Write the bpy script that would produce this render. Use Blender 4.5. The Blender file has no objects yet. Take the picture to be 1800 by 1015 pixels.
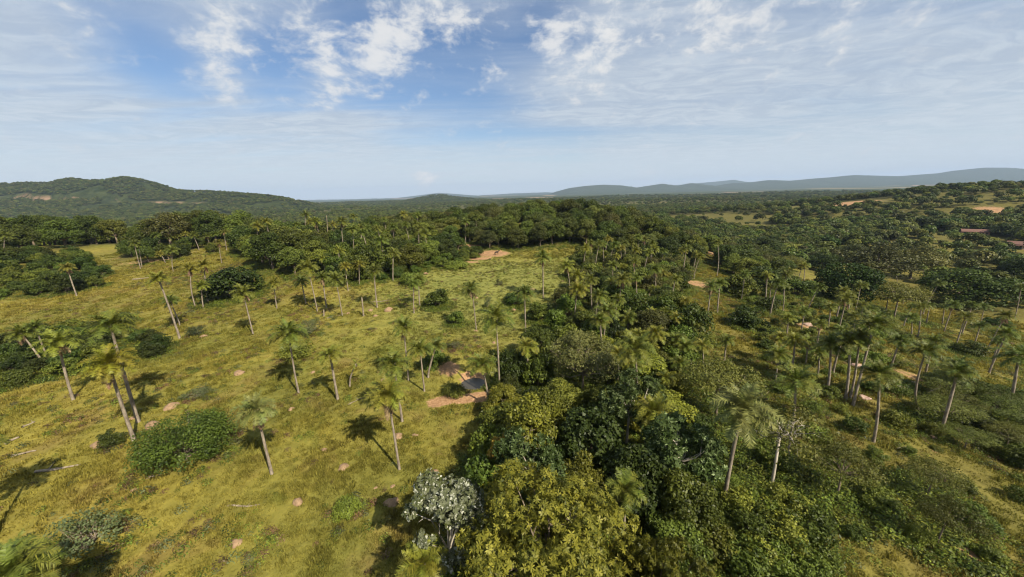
import bpy, bmesh, math, random
import numpy as np
from mathutils import Matrix, Vector

# ------------------------------------------------------------------ camera, sky, sun, exposure
scene = bpy.context.scene
CAM_AXES = [[0.99961, -0.007242, -0.026966], [0.027922, 0.259258, 0.965404], [-0.0, -0.965781, 0.259359]]  # right, up, back
CAM_HEIGHT = 26.0
CAM_LENS = 12.400
cam_data = bpy.data.cameras.new("camera")
cam_data.sensor_width = 36.0
cam_data.lens = CAM_LENS
cam_data.clip_start = 0.5
cam_data.clip_end = 90000.0
cam = bpy.data.objects.new("camera", cam_data)
scene.collection.objects.link(cam)
_r, _u, _b = [Vector(v) for v in CAM_AXES]
cam.matrix_world = Matrix(((_r.x, _u.x, _b.x, 0), (_r.y, _u.y, _b.y, 0), (_r.z, _u.z, _b.z, CAM_HEIGHT), (0, 0, 0, 1)))
scene.camera = cam

SUN_ELEV = math.radians(43.0)
SUN_DIR = Vector((0.69, -0.724, 0)).normalized() * math.cos(SUN_ELEV) + Vector((0, 0, math.sin(SUN_ELEV)))
SUN_STRENGTH = 5.0
SKY_STRENGTH = 0.06
EXPOSURE = 0.88

sun_data = bpy.data.lights.new("sun", 'SUN')
sun_data.energy = SUN_STRENGTH
sun_data.angle = math.radians(0.55)
sun_data.color = (1.0, 0.90, 0.72)
sun = bpy.data.objects.new("sun", sun_data)
scene.collection.objects.link(sun)
sun.rotation_euler = (-SUN_DIR).to_track_quat('-Z', 'Y').to_euler()
sun.location = (60, -60, 80)

scene.view_settings.view_transform = 'Standard'
scene.view_settings.look = 'None'
scene.view_settings.exposure = EXPOSURE
scene.view_settings.gamma = 1.0
scene.render.engine = 'CYCLES'
scene.cycles.max_bounces = 6
scene.cycles.diffuse_bounces = 2
scene.cycles.glossy_bounces = 2
scene.cycles.transmission_bounces = 3
scene.cycles.transparent_max_bounces = 4
scene.cycles.volume_bounces = 0
scene.cycles.use_denoising = True
scene.cycles.sample_clamp_indirect = 4.0
scene.cycles.use_adaptive_sampling = True
scene.cycles.adaptive_threshold = 0.012
scene.cycles.filter_width = 1.1

# ---- node helpers
class Nodes:
    def __init__(self, tree):
        self.t = tree
    def n(self, kind, **props):
        nd = self.t.nodes.new(kind)
        for k, v in props.items():
            setattr(nd, k, v)
        return nd
    def link(self, a, b):
        self.t.links.new(a, b)
    def put(self, sock, v):
        if hasattr(v, 'is_linked') or isinstance(v, bpy.types.NodeSocket):
            self.link(v, sock)
        else:
            sock.default_value = v
    def math(self, op, a, b=0.0, c=None, clamp=False):
        nd = self.n('ShaderNodeMath', operation=op)
        nd.use_clamp = clamp
        self.put(nd.inputs[0], a); self.put(nd.inputs[1], b)
        if c is not None: self.put(nd.inputs[2], c)
        return nd.outputs[0]
    def vmath(self, op, a, b=(0, 0, 0)):
        nd = self.n('ShaderNodeVectorMath', operation=op)
        self.put(nd.inputs[0], a); self.put(nd.inputs[1], b)
        return nd.outputs['Value'] if op in ('DOT_PRODUCT', 'LENGTH') else nd.outputs['Vector']
    def ramp(self, v, lo, hi, a=0.0, b=1.0):
        nd = self.n('ShaderNodeMapRange', interpolation_type='SMOOTHSTEP')
        self.put(nd.inputs['Value'], v)
        nd.inputs['From Min'].default_value = lo; nd.inputs['From Max'].default_value = hi
        nd.inputs['To Min'].default_value = a; nd.inputs['To Max'].default_value = b
        return nd.outputs['Result']
    def noise(self, vec, scale, detail=4.0, rough=0.55, dist=0.0):
        nd = self.n('ShaderNodeTexNoise')
        self.put(nd.inputs['Vector'], vec)
        nd.inputs['Scale'].default_value = scale; nd.inputs['Detail'].default_value = detail
        nd.inputs['Roughness'].default_value = rough; nd.inputs['Distortion'].default_value = dist
        return nd.outputs['Fac']
    def mix(self, f, a, b, blend='MIX'):
        nd = self.n('ShaderNodeMix', data_type='RGBA', blend_type=blend)
        self.put(nd.inputs['Factor'], f); self.put(nd.inputs['A'], None if a is None else a) if False else None
        self.put(nd.inputs[0], f)
        self.put(nd.inputs[6], a if not isinstance(a, tuple) or len(a) == 4 else (*a, 1))
        self.put(nd.inputs[7], b if not isinstance(b, tuple) or len(b) == 4 else (*b, 1))
        return nd.outputs[2]

# ---- world: physical sky with broken cloud and a thin veil, laid on a flat layer high above the land
world = bpy.data.worlds.new("World")
scene.world = world
world.use_nodes = True
wt = world.node_tree
wt.nodes.clear()
N = Nodes(wt)
sky = N.n('ShaderNodeTexSky', sky_type='NISHITA')
sky.sun_disc = False
sky.sun_elevation = SUN_ELEV
sky.sun_rotation = math.atan2(SUN_DIR.x, SUN_DIR.y)
sky.altitude = 200
sky.air_density = 1.0
sky.dust_density = 1.2
sky.ozone_density = 1.4
tc = N.n('ShaderNodeTexCoord')
D = tc.outputs['Generated']
sep = N.n('ShaderNodeSeparateXYZ'); N.link(D, sep.inputs[0])
dz = N.math('MAXIMUM', sep.outputs['Z'], 0.0)
dzs = N.math('ADD', dz, 0.045)
comb = N.n('ShaderNodeCombineXYZ')
N.link(N.math('DIVIDE', sep.outputs['X'], dzs), comb.inputs[0])
N.link(N.math('DIVIDE', sep.outputs['Y'], dzs), comb.inputs[1])
P = comb.outputs[0]
CLOUD_BANKS = [((-0.5347, 0.779, 0.3275), 464.9, 1), ((-0.568, 0.7802, 0.2622), 926.1, 0.8), ((-0.5669, 0.7975, 0.2064), 1332.1, 0.5), ((-0.4243, 0.836, 0.3479), 485.2, 0.7), ((-0.3867, 0.8659, 0.3172), 969.9, 0.6), ((-0.3001, 0.9052, 0.301), 357.5, 1), ((-0.2522, 0.9081, 0.3344), 514.0, 0.8), ((-0.2047, 0.8963, 0.3935), 208.8, 0.9), ((-0.1074, 0.9093, 0.4021), 357.0, 0.7), ((-0.3766, 0.8833, 0.2791), 895.3, 0.5), ((-0.0341, 0.9616, 0.2724), 1159.9, 0.9), ((0.0952, 0.9387, 0.3313), 894.6, 0.9), ((0.1208, 0.9326, 0.34), 1320.5, 0.6), ((0.2376, 0.9223, 0.3048), 507.0, 0.8), ((0.1774, 0.9457, 0.2724), 318.7, 0.7), ((0.2392, 0.8948, 0.377), 470.6, 0.9), ((0.4029, 0.8467, 0.3475), 288.2, 0.9), ((0.491, 0.8018, 0.3407), 287.5, 0.8), ((0.5929, 0.753, 0.2854), 374.2, 0.7), ((0.6764, 0.6829, 0.2759), 377.2, 0.6), ((-0.2239, 0.9736, 0.0452), 1919.2, 1.7), ((-0.4099, 0.883, 0.2287), 890.7, 0.5), ((0.3151, 0.9484, 0.0354), 1179.7, 0.5), ((-0.7024, 0.6596, 0.2676), 288.7, 0.25)]
CLEAR_GAPS = [((-0.635, 0.7169, 0.2877), 249.0, 0.8), ((-0.6286, 0.7447, 0.2241), 552.6, 0.5), ((-0.122, 0.9517, 0.2816), 88.3, 1), ((-0.3284, 0.8803, 0.3423), 139.5, 0.9), ((-0.017, 0.9827, 0.1845), 117.6, 0.6), ((-0.4761, 0.8282, 0.2958), 365.3, 0.8), ((0.0938, 0.9239, 0.371), 254.0, 0.7), ((-0.5029, 0.8319, 0.2347), 356.0, 0.4), ((-0.2656, 0.9439, 0.1964), 130.9, 0.5), ((0.1591, 0.9834, 0.0868), 262.4, 0.6)]
def lobes(items):
    acc = None
    for c, k, w in items:
        d = N.vmath('DOT_PRODUCT', D, tuple(c))
        e = N.math('EXPONENT', N.math('MULTIPLY', N.math('SUBTRACT', d, 1.0), k))
        e = N.math('MULTIPLY', e, w)
        acc = e if acc is None else N.math('ADD', acc, e)
    return acc
banks = lobes(CLOUD_BANKS)
gaps = lobes(CLEAR_GAPS)
# thin veil: long soft streaks over most of the sky
sm = N.n('ShaderNodeMapping'); N.link(P, sm.inputs['Vector'])
sm.inputs['Rotation'].default_value = (0, 0, math.radians(-28)); sm.inputs['Scale'].default_value = (0.22, 0.75, 1)
veil_n = N.noise(sm.outputs[0], 1.1, 7, 0.6, 0.6)
veil = N.ramp(N.math('SUBTRACT', N.math('ADD', veil_n, 0.27), N.math('MULTIPLY', gaps, 0.30)), 0.34, 0.84, 0.0, 0.90)
# small rippled puffs: dense in the banks, faint elsewhere
pm_ = N.n('ShaderNodeMapping'); N.link(D, pm_.inputs['Vector']); pm_.inputs['Scale'].default_value = (1.0, 1.0, 1.7)
wp2 = N.n('ShaderNodeTexNoise'); N.link(pm_.outputs[0], wp2.inputs['Vector']); wp2.inputs['Scale'].default_value = 5.0; wp2.inputs['Detail'].default_value = 3
wv2 = N.n('ShaderNodeVectorMath', operation='MULTIPLY_ADD'); N.link(wp2.outputs['Color'], wv2.inputs[0]); wv2.inputs[1].default_value = (0.10, 0.10, 0.10); N.link(pm_.outputs[0], wv2.inputs[2])
puff_n = N.noise(wv2.outputs[0], 19.0, 9, 0.60)
big = N.noise(P, 0.8, 3, 0.5)
dens = N.math('ADD', puff_n, N.math('MULTIPLY', N.math('MINIMUM', banks, 1.7), 0.22))
dens = N.math('ADD', dens, N.math('MULTIPLY', N.math('SUBTRACT', big, 0.5), 0.25))
puff = N.ramp(dens, 0.56, 0.86, 0.0, 0.85)
# faint ripple on the veil itself
wpr = N.n('ShaderNodeTexNoise'); N.link(P, wpr.inputs['Vector']); wpr.inputs['Scale'].default_value = 0.7; wpr.inputs['Detail'].default_value = 4
wvr = N.n('ShaderNodeVectorMath', operation='MULTIPLY_ADD'); N.link(wpr.outputs['Color'], wvr.inputs[0]); wvr.inputs[1].default_value = (1.1, 1.1, 0.0); N.link(P, wvr.inputs[2])
rp = N.n('ShaderNodeMapping'); N.link(wvr.outputs[0], rp.inputs['Vector']); rp.inputs['Scale'].default_value = (1.0, 1.7, 1)
ripple = N.noise(rp.outputs[0], 2.6, 7, 0.62, 0.8)
veil_col = N.mix(N.ramp(ripple, 0.35, 0.7), (4.5, 5.2, 6.1, 1), (5.8, 6.4, 7.0, 1))
puff_col = N.mix(N.ramp(dens, 0.60, 0.95), (5.9, 6.3, 6.8, 1), (8.0, 7.9, 7.7, 1))
skyblue = N.mix(1.0, sky.outputs[0], (0.90, 1.02, 1.15, 1), 'MULTIPLY')
c1 = N.mix(veil, skyblue, veil_col)
hz = N.ramp(sep.outputs['Z'], 0.0, 0.20, 0.80, 0.0)
c2 = N.mix(hz, c1, (6.2, 7.0, 7.6, 1))
c3 = N.mix(puff, c2, puff_col)
bg = N.n('ShaderNodeBackground'); bg.inputs['Strength'].default_value = SKY_STRENGTH
N.link(c3, bg.inputs['Color'])
wo = N.n('ShaderNodeOutputWorld'); N.link(bg.outputs[0], wo.inputs[0])
world.cycles.sampling_method = 'MANUAL'
world.cycles.sample_map_resolution = 512

# ------------------------------------------------------------------ helpers
rs = np.random.RandomState(7)
rnd = random.Random(11)
ROOT = scene.collection

POND = (-6.0, 47.0)
def smooth(t):
    t = np.clip(t, 0.0, 1.0)
    return t * t * (3.0 - 2.0 * t)

def bump(x, y, cx, cy, sx, sy, h):
    return h * np.exp(-((x - cx) / sx) ** 2 - ((y - cy) / sy) ** 2)

def terrain(x, y):
    """Ground height in metres: a grassy plateau that falls to a wooded valley on the right and behind."""
    x = np.asarray(x, float); y = np.asarray(y, float)
    m = (1 - smooth((x - 18 - 0.05 * y) / 165)) * (1 - smooth((y - 200) / 150)) * (1 - smooth((-x - 230) / 200))
    z = -22.0 * (1 - m)
    z = z + bump(x, y, 22, 208, 72, 44, 12.5) + bump(x, y, -95, 178, 60, 34, 5) + bump(x, y, -205, 145, 85, 55, 10) + bump(x, y, -58, 122, 42, 30, 4.5)
    z = z + bump(x, y, 660, 450, 260, 200, 40) + bump(x, y, 330, 520, 160, 120, 5)
    near = 1 - smooth((np.hypot(x, y) - 250) / 150)
    z = z + near * (0.5 * np.sin(x * 0.06 + 1) * np.cos(y * 0.05) + 0.3 * np.sin(x * 0.13 + 2 + 0.4 * np.sin(y * 0.09)) * np.sin(y * 0.15)
                    + 0.10 * np.sin(x * 0.55 + np.sin(y * 0.4)) * np.sin(y * 0.47 + 1) + 0.05 * np.sin(x * 1.1 + y * 0.6) * np.sin(y * 0.9 - x * 0.3))
    far = smooth((np.hypot(x, y) - 500) / 900)
    z = z + far * (6 * np.sin(x * 0.0041 + 1.3) * np.sin(y * 0.0037) + 3 * np.sin(x * 0.011 + y * 0.006))
    z = z + bump(x, y, POND[0], POND[1], 2.6, 2.2, -1.7) + bump(x, y, POND[0] + 0.3, POND[1] + 4.5, 3.0, 2.0, -0.5)
    return z

GROUPS = [('dark bush along the edge of the thicket by the clearing', 'shrub along the edge of the thicket by the clearing'), ('dark bush at the back of the left pasture', 'small tree at the back of the left pasture'), ('dark bush in the thicket around the left palms', 'dark bush in the thicket around the left palms'), ('dark bush in the thicket below the left forest, by the frame edge', 'dark bush in the thicket below the left forest'), ('dark bush in the thicket below the left forest, pasture end', 'dark bush in the thicket below the left forest'), ('dark bush in the thicket left of the open clearing', 'tree in the thicket left of the open clearing'), ('dark bush on the right slope below the arching palm', 'dark scrub tree on the right slope below the arching palm'), ('dark bush packed into the far part of the belt', 'leafy tree packed into the far part of the belt'), ('dark bush under the front of the left forest, by the frame edge', 'bush under the front of the left forest'), ('dark bush under the front of the left forest, palm row end', 'bush under the front of the left forest'), ('dark green tree at the shaded foot of the wooded hill, left half', 'dark tree of the wooded hill behind the clearing'), ('dark green tree at the shaded foot of the wooded hill, right half', 'dark tree of the wooded hill behind the clearing'), ('dark green tree high on the crest of the wooded hill, left half', 'dark tree of the wooded hill behind the clearing'), ('dark green tree high on the crest of the wooded hill, right half', 'dark tree of the wooded hill behind the clearing'), ('dark green tree in the thicket left of the open clearing', 'tree in the thicket left of the open clearing'), ('dark green tree in the woods behind the clearing, far left part', 'tree in the woods behind the clearing left of the hill'), ('dark green tree in the woods behind the clearing, part next to the hill', 'tree in the woods behind the clearing left of the hill'), ('dark green tree of the dark grove at the head of the brown slope', 'tree of the dark grove at the head of the brown slope'), ('dark green tree of the grove behind the left pasture, left side', 'tree of the dark grove behind the left pasture'), ('dark green tree of the grove behind the left pasture, right side', 'tree of the dark grove behind the left pasture'), ('dark green tree of the left edge forest, end towards the palm row', 'tree of the dark forest along the left edge'), ('dark green tree of the left edge forest, far left corner', 'tree of the dark forest along the left edge'), ('dark green tree of the left edge forest, middle stretch', 'tree of the dark forest along the left edge'), ('dark green tree on the valley floor right of the belt', 'scattered tree on the valley floor right of the belt'), ('dark green tree packed into the far part of the belt', 'leafy tree packed into the far part of the belt'), ('dark green tree packed into the near part of the belt', 'leafy tree packed into the near part of the belt'), ('dark green tree under the front of the left forest, by the frame edge', 'bush under the front of the left forest'), ('dark green tree under the front of the left forest, palm row end', 'bush under the front of the left forest'), ('leafy bush along the edge of the thicket by the clearing', 'shrub along the edge of the thicket by the clearing'), ('leafy bush at the back of the left pasture', 'small tree at the back of the left pasture'), ('leafy bush in the thicket around the left palms', 'dark bush in the thicket around the left palms'), ('leafy bush in the thicket below the left forest, by the frame edge', 'dark bush in the thicket below the left forest'), ('leafy bush in the thicket below the left forest, pasture end', 'dark bush in the thicket below the left forest'), ('leafy bush in the thicket left of the open clearing', 'tree in the thicket left of the open clearing'), ('leafy bush on the scrubby right slope', 'low shrub on the scrubby right slope'), ('leafy bush on the valley floor right of the belt', 'scattered tree on the valley floor right of the belt'), ('leafy bush packed into the far part of the belt', 'leafy tree packed into the far part of the belt'), ('leafy bush packed into the near part of the belt', 'leafy tree packed into the near part of the belt'), ('leafy bush under the front of the left forest, by the frame edge', 'bush under the front of the left forest'), ('leafy bush under the front of the left forest, palm row end', 'bush under the front of the left forest'), ('light green tree at the back of the left pasture', 'small tree at the back of the left pasture'), ('light green tree at the shaded foot of the wooded hill, left half', 'dark tree of the wooded hill behind the clearing'), ('light green tree at the shaded foot of the wooded hill, right half', 'dark tree of the wooded hill behind the clearing'), ('light green tree high on the crest of the wooded hill, left half', 'dark tree of the wooded hill behind the clearing'), ('light green tree high on the crest of the wooded hill, right half', 'dark tree of the wooded hill behind the clearing'), ('light green tree in the thicket left of the open clearing', 'tree in the thicket left of the open clearing'), ('light green tree in the woods behind the clearing, far left part', 'tree in the woods behind the clearing left of the hill'), ('light green tree in the woods behind the clearing, part next to the hill', 'tree in the woods behind the clearing left of the hill'), ('light green tree of the dark grove at the head of the brown slope', 'tree of the dark grove at the head of the brown slope'), ('light green tree of the grove behind the left pasture, left side', 'tree of the dark grove behind the left pasture'), ('light green tree of the grove behind the left pasture, right side', 'tree of the dark grove behind the left pasture'), ('light green tree of the left edge forest, end towards the palm row', 'tree of the dark forest along the left edge'), ('light green tree of the left edge forest, far left corner', 'tree of the dark forest along the left edge'), ('light green tree of the left edge forest, middle stretch', 'tree of the dark forest along the left edge'), ('light green tree packed into the far part of the belt', 'leafy tree packed into the far part of the belt'), ('light green tree packed into the near part of the belt', 'leafy tree packed into the near part of the belt'), ('olive tree at the shaded foot of the wooded hill, left half', 'dark tree of the wooded hill behind the clearing'), ('olive tree high on the crest of the wooded hill, left half', 'dark tree of the wooded hill behind the clearing'), ('olive tree high on the crest of the wooded hill, right half', 'dark tree of the wooded hill behind the clearing'), ('olive tree in the woods behind the clearing, far left part', 'tree in the woods behind the clearing left of the hill'), ('olive tree in the woods behind the clearing, part next to the hill', 'tree in the woods behind the clearing left of the hill'), ('olive tree of the dark grove at the head of the brown slope', 'tree of the dark grove at the head of the brown slope'), ('olive tree of the left edge forest, end towards the palm row', 'tree of the dark forest along the left edge'), ('olive tree of the left edge forest, far left corner', 'tree of the dark forest along the left edge'), ('olive tree of the left edge forest, middle stretch', 'tree of the dark forest along the left edge'), ('olive tree on the valley floor right of the belt', 'scattered tree on the valley floor right of the belt'), ('olive tree packed into the far part of the belt', 'leafy tree packed into the far part of the belt'), ('pale green bush in the undergrowth at the bottom of the belt', 'bright bush in the undergrowth at the bottom of the belt'), ('pale green bush on the scrubby right slope', 'low shrub on the scrubby right slope'), ('spreading tree on the right slope below the arching palm', 'dark scrub tree on the right slope below the arching palm'), ('spreading tree on the valley floor right of the belt', 'scattered tree on the valley floor right of the belt'), ('yellowish shrub in the undergrowth at the bottom of the belt', 'bright bush in the undergrowth at the bottom of the belt'), ('yellowish shrub on the scrubby right slope', 'low shrub on the scrubby right slope')]
PALMS = [
 (-179.36, 124.86, 8.36, 2.94, 0.12, 'g', 0, 'palm at the left edge in front of the dark forest', ''),
 (-129.6, 121.78, 8.76, 0.29, 0.25, 'g', 0, 'palm with two close trunks at the foot of the left forest, front trunk', ''),
 (-131.32, 124.13, 7.69, 0.9, 0.27, 'g', 0, 'second trunk of the close pair below the left forest edge', ''),
 (-113.71, 116.92, 7.1, 1.02, 0.38, 'g', 0, 'slim palm on the pasture beside the pale track by the left forest', ''),
 (-128.24, 129.77, 3.65, -1.07, 0.11, 'y', 0, 'small yellowish palm left of the slim palm by the pale track', ''),
 (-121.39, 95.33, 7.94, -0.35, 0.4, 'y', 1, 'lone palm standing against the dark thicket on the left', ''),
 (-65.58, 64.92, 12.08, -0.04, -0.68, 'y', 0, 'tall yellow palm with thick leaning trunk on the left pasture', ''),
 (-71.91, 72.0, 5.41, -0.46, -0.02, 'd', 0, 'short dark palm hidden behind the tall yellow palm', ''),
 (-79.09, 84.29, 9.54, 0.69, 0.51, 'y', 1, 'thin palm with hanging dead fronds left of the round dark bush', ''),
 (-78.1, 87.25, 9.81, 1.03, 0.18, 'y', 1, 'palm right beside the round dark bush, dead skirt below its crown', ''),
 (-75.61, 82.68, 5.6, 0.6, 0.27, 'y', 0, 'small thin palm between the two skirted palms by the round dark bush', ''),
 (-51.68, 65.72, 8.57, 0.22, -0.4, 'g', 1, 'slim palm with drooping dead skirt right of the round dark bush', ''),
 (-56.39, 80.75, 6.31, 0.59, -0.02, 'y', 1, 'small palm on brown grass between round dark bush and dark short palm', ''),
 (-105.13, 126.93, 7.43, 0.77, -0.23, 'y', 1, 'skirted palm at the back of the left pasture', ''),
 (-120.57, 149.51, 7.63, 1.1, 0.04, 'g', 1, 'taller skirted palm at the very back of the left pasture', ''),
 (-132.02, 149.45, 6.26, -0.78, 0.06, 'g', 0, 'palm in the row at the back of the left pasture, under the flat hill', ''),
 (-146.37, 148.01, 6.18, -0.36, -0.36, 'g', 0, 'palm in front of the trees at the left forest corner', ''),
 (-91.1, 134.6, 13.12, 0.1, -0.45, 'y', 0, 'tall yellow palm in front of the dark grove, upper crown', ''),
 (-79.13, 114.41, 8.81, -0.77, -0.23, 'y', 0, 'yellow palm standing in front of the dark grove, lower crown', ''),
 (-95.01, 164.78, 12.95, 1.53, 0.65, 'g', 0, 'tallest palm of the cluster rising behind the grove', ''),
 (-86.79, 154.72, 11.05, 0.69, 0.35, 'y', 1, 'yellow palm in the cluster behind the grove', ''),
 (-78.57, 147.31, 11.53, -0.89, -0.47, 'y', 1, 'rightmost yellow palm in the cluster behind the grove', ''),
 (-56.64, 105.38, 5.28, -0.33, 0.19, 'y', 1, 'yellow skirted palm among the shrubs below the palm cluster', ''),
 (-45.33, 78.08, 10.38, -0.15, -0.45, 'g', 0, 'tall straight palm beside the short dark palm', ''),
 (-50.84, 83.31, 5.78, -0.21, 0.08, 'd', 0, 'short dark green palm with a dense round crown', ''),
 (-44.26, 80.24, 7.36, 0.41, -0.33, 'g', 1, 'palm with a stump at its foot, left of two straight palms', ''),
 (-37.68, 74.09, 8.42, 0.05, -0.5, 'g', 0, 'tall palm casting a long shadow left of the bare trunk', ''),
 (-52.59, 106.81, 7.08, 0.04, 0.32, 'y', 0, 'yellow palm at the shrub edge above the row of tall palms', ''),
 (-44.5, 92.72, 6.61, 0.22, -0.23, 'y', 0, 'slender yellow palm behind the tall palm left of the bare trunk', ''),
 (-43.29, 97.4, 5.74, 0.8, -0.2, 'y', 0, 'small pale palm on brown grass above the bare trunk', ''),
 (-31.9, 79.38, 8.64, 0.18, 0.5, 'd', 0, 'dark crowned tall palm right of the bare trunk', ''),
 (-35.16, 101.81, 7.97, 0.91, 0.36, 'g', 0, 'palm standing by the brown shrubs left of the open clearing', ''),
 (-47.89, 127.08, 3.94, 0.49, -0.1, 'y', 0, 'yellow palm half hidden in shrubs near the clearing', ''),
 (-36.08, 138.35, 10.25, 0.31, 0.57, 'g', 0, 'tall thin palm in front of the shrub wall left of the clearing', ''),
 (-56.0, 125.3, 10.5, 0.7, 0.05, 'g', 0, 'tall palm rising from the thicket, right of two', ''),
 (-62.98, 132.25, 12.47, 0.83, 0.27, 'g', 1, 'tall palm rising from the thicket, left of two', ''),
 (-196.95, 486.39, 14.0, 0.56, -0.5, 'y', 1, 'lone yellow palm on the dry ground on the skyline', ''),
 (-22.23, 75.6, 6.62, 0.4, 0.35, 'g', 0, 'left palm of the pair beside the round bush on the pasture', ''),
 (-22.2, 80.75, 6.18, 0.18, 0.14, 'g', 0, 'right palm of the pair beside the round bush on the pasture', ''),
 (-7.37, 66.81, 8.38, -0.78, 0.47, 'd', 1, 'leaning palm between small bush and open clearing', ''),
 (7.92, 86.33, 10.45, -0.1, 0.49, 'g', 1, 'tall lone palm with drooping grey skirt in the clearing', ''),
 (2.45, 64.98, 8.17, -0.08, -0.2, 'd', 0, 'bushy headed palm at the right edge of the pasture', ''),
 (-29.88, 43.56, 8.76, 0.34, -0.15, 'g', 0, 'tall palm with bright shrub behind its trunk', ''),
 (-23.74, 41.95, 6.65, 0.15, -0.27, 'y', 0, 'pale green palm with its shadow left, mid pasture', ''),
 (-23.57, 45.25, 3.61, 1.37, -0.15, 'y', 0, 'small sickly palm leaning right on the pasture', ''),
 (-15.58, 46.66, 8.54, 0.4, -0.45, 'g', 1, 'tall palm with bleached lower fronds mid pasture', ''),
 (-12.54, 43.62, 6.34, 0.05, -0.15, 'g', 0, 'upright palm of the pair by the dirt path', ''),
 (-12.77, 47.2, 4.98, 1.59, 0.06, 'd', 0, 'palm leaning right beside the muddy hollow', ''),
 (-13.64, 36.89, 7.8, -0.01, -0.47, 'g', 0, 'large green palm behind the palm with the brown dead skirt', ''),
 (-11.72, 29.34, 8.13, -0.23, 0.17, 'y', 2, 'nearest pasture palm with big brown dead skirt and long shadow', ''),
 (-24.08, 28.91, 7.2, 0.14, -0.14, 'p', 2, 'pale grey green palm with dead skirt, front of the pasture', ''),
 (-3.34, 39.77, 5.96, -0.66, -0.14, 'g', 0, 'short palm standing by the pond', ''),
 (-2.01, 42.0, 11.03, -0.11, 0.42, 'g', 0, 'very tall thin palm on the dirt path by the pond', ''),
 (-83.94, 57.76, 5.16, -1.55, -0.01, 'g', 2, 'leftmost palm leaning out of the thicket with dead fronds', ''),
 (-84.46, 59.06, 5.71, 0.19, -0.13, 'g', 0, 'palm behind the leaning palm in the left thicket', ''),
 (-60.99, 43.51, 8.46, 1.01, -0.02, 'y', 1, 'palm with white flower stalk at the left thicket edge', ''),
 (-46.55, 38.14, 12.52, 0.2, 0.31, 'g', 0, 'tall green palm whose dark trunk stands behind the yellow palm', ''),
 (-43.76, 34.83, 9.85, 0.8, -0.52, 'Y', 1, 'bright yellow palm with drooping fronds at front left', ''),
 (-39.6, 37.38, 1.81, 0.14, 0.1, 'y', 0, 'dwarf palm growing behind the big round shrub', ''),
 (-5.95, 16.45, 4.27, 0.1, -0.24, 'y', 0, 'palm at the bottom edge whose fronds reach the flowering tree', ''),
 (-34.32, 17.5, 4.45, 1.69, 0.13, 'g', 0, 'palm crown poking in at the bottom left corner', ''),
 (2.07, 45.28, 5.4, -0.32, 0.22, 'y', 0, 'yellow green palm in the bushes right of the pond', ''),
 (19.94, 65.28, 6.0, 0.26, -0.35, 'g', 0, 'palm beside the white dead branches', ''),
 (21.85, 75.61, 6.23, 0.1, 0.22, 'g', 0, 'palm left of the white dead branches', ''),
 (30.22, 66.39, 5.27, -0.33, -0.08, 'y', 0, 'bright palm in the tree belt with clear trunk', ''),
 (33.16, 64.38, 5.48, 0.01, 0.05, 'y', 0, 'bright palm at the right edge of the tree belt', ''),
 (19.97, 52.89, 3.82, 0.22, -0.22, 'y', 1, 'straw coloured palm in the middle of the tree belt', ''),
 (21.03, 50.27, 5.25, 0.93, -0.29, 'y', 0, 'palm leaning right in the tree belt', ''),
 (24.56, 50.16, 4.22, 0.32, -0.16, 'g', 0, 'thin palm right of the leaning belt palm', ''),
 (26.68, 47.97, 3.86, -1.16, 0.21, 'g', 0, 'palm leaning left at the belt edge', ''),
 (31.41, 57.47, 3.74, 0.3, -0.14, 'd', 0, 'dark small palm at the belt edge by the brown slope', ''),
 (28.56, 48.14, 3.74, -0.43, 0.11, 'y', 0, 'pale drooping palm at the belt edge above the feathery tree', ''),
 (33.4, 50.94, 3.32, 0.02, 0.17, 'g', 0, 'lone round palm on the brown slope', ''),
 (13.78, 42.15, 5.35, 0.03, 0.28, 'y', 0, 'large palm behind the glossy silver leaved tree', ''),
 (18.93, 39.82, 3.09, 0.03, -0.06, 'y', 1, 'straw palm between glossy tree and feathery tree', ''),
 (13.36, 28.64, 5.72, -0.6, -0.1, 'y', 2, 'big drooping palm in front of the glossy silver leaved tree', ''),
 (41.73, 71.22, 6.95, 0.02, 0.02, 'd', 1, 'left palm of the dark pair on the brown slope', ''),
 (46.45, 75.57, 6.68, -0.32, 0.22, 'g', 0, 'right palm of the dark pair on the brown slope', ''),
 (54.98, 110.29, 10.34, 0.06, -0.49, 'g', 0, 'tall palm with white trunk above the bare brown patch', ''),
 (74.9, 124.68, 12.27, -1.12, 0.37, 'g', 0, 'tall palm with white trunk at the head of the brown slope', ''),
 (142.63, 256.18, 9.6, -1.11, 0.34, 'g', 1, 'palm against the dark grove above the brown slope', ''),
 (121.09, 170.01, 7.12, -1.09, 0.31, 'g', 0, 'palm in front of the dark trees right of the brown slope', ''),
 (71.26, 93.14, 4.26, -0.38, -0.24, 'g', 0, 'palm by the shrubs in the valley mouth', ''),
 (65.62, 80.85, 6.3, -0.41, 0.34, 'g', 0, 'palm with white trunk among valley shrubs', ''),
 (77.42, 87.35, 6.13, 1.62, -0.3, 'd', 0, 'dark leaning palm above the eroded bank', ''),
 (57.76, 65.73, 4.46, -0.15, -0.09, 'g', 0, 'palm with twin trunks on the eroded bank', ''),
 (40.45, 92.46, 4.6, 0.23, 0.06, 'y', 0, 'yellow palm at the upper end of the belt, left of two', ''),
 (42.22, 91.53, 3.78, 0.12, 0.19, 'y', 0, 'yellow palm at the upper end of the belt, right of two', ''),
 (42.5, 103.6, 4.75, -0.02, -0.09, 'y', 0, 'pale palm in the upper belt beside the brown patch', ''),
 (34.53, 87.06, 4.37, -0.02, 0.22, 'y', 0, 'pale palm in the upper belt among shrubs', ''),
 (33.73, 95.14, 4.39, 0.04, 0.02, 'g', 0, 'palm in the upper belt above the dead branches', ''),
 (18.11, 84.23, 3.96, 0.04, -0.09, 'y', 0, 'small palm on the left side of the tree belt', ''),
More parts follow.
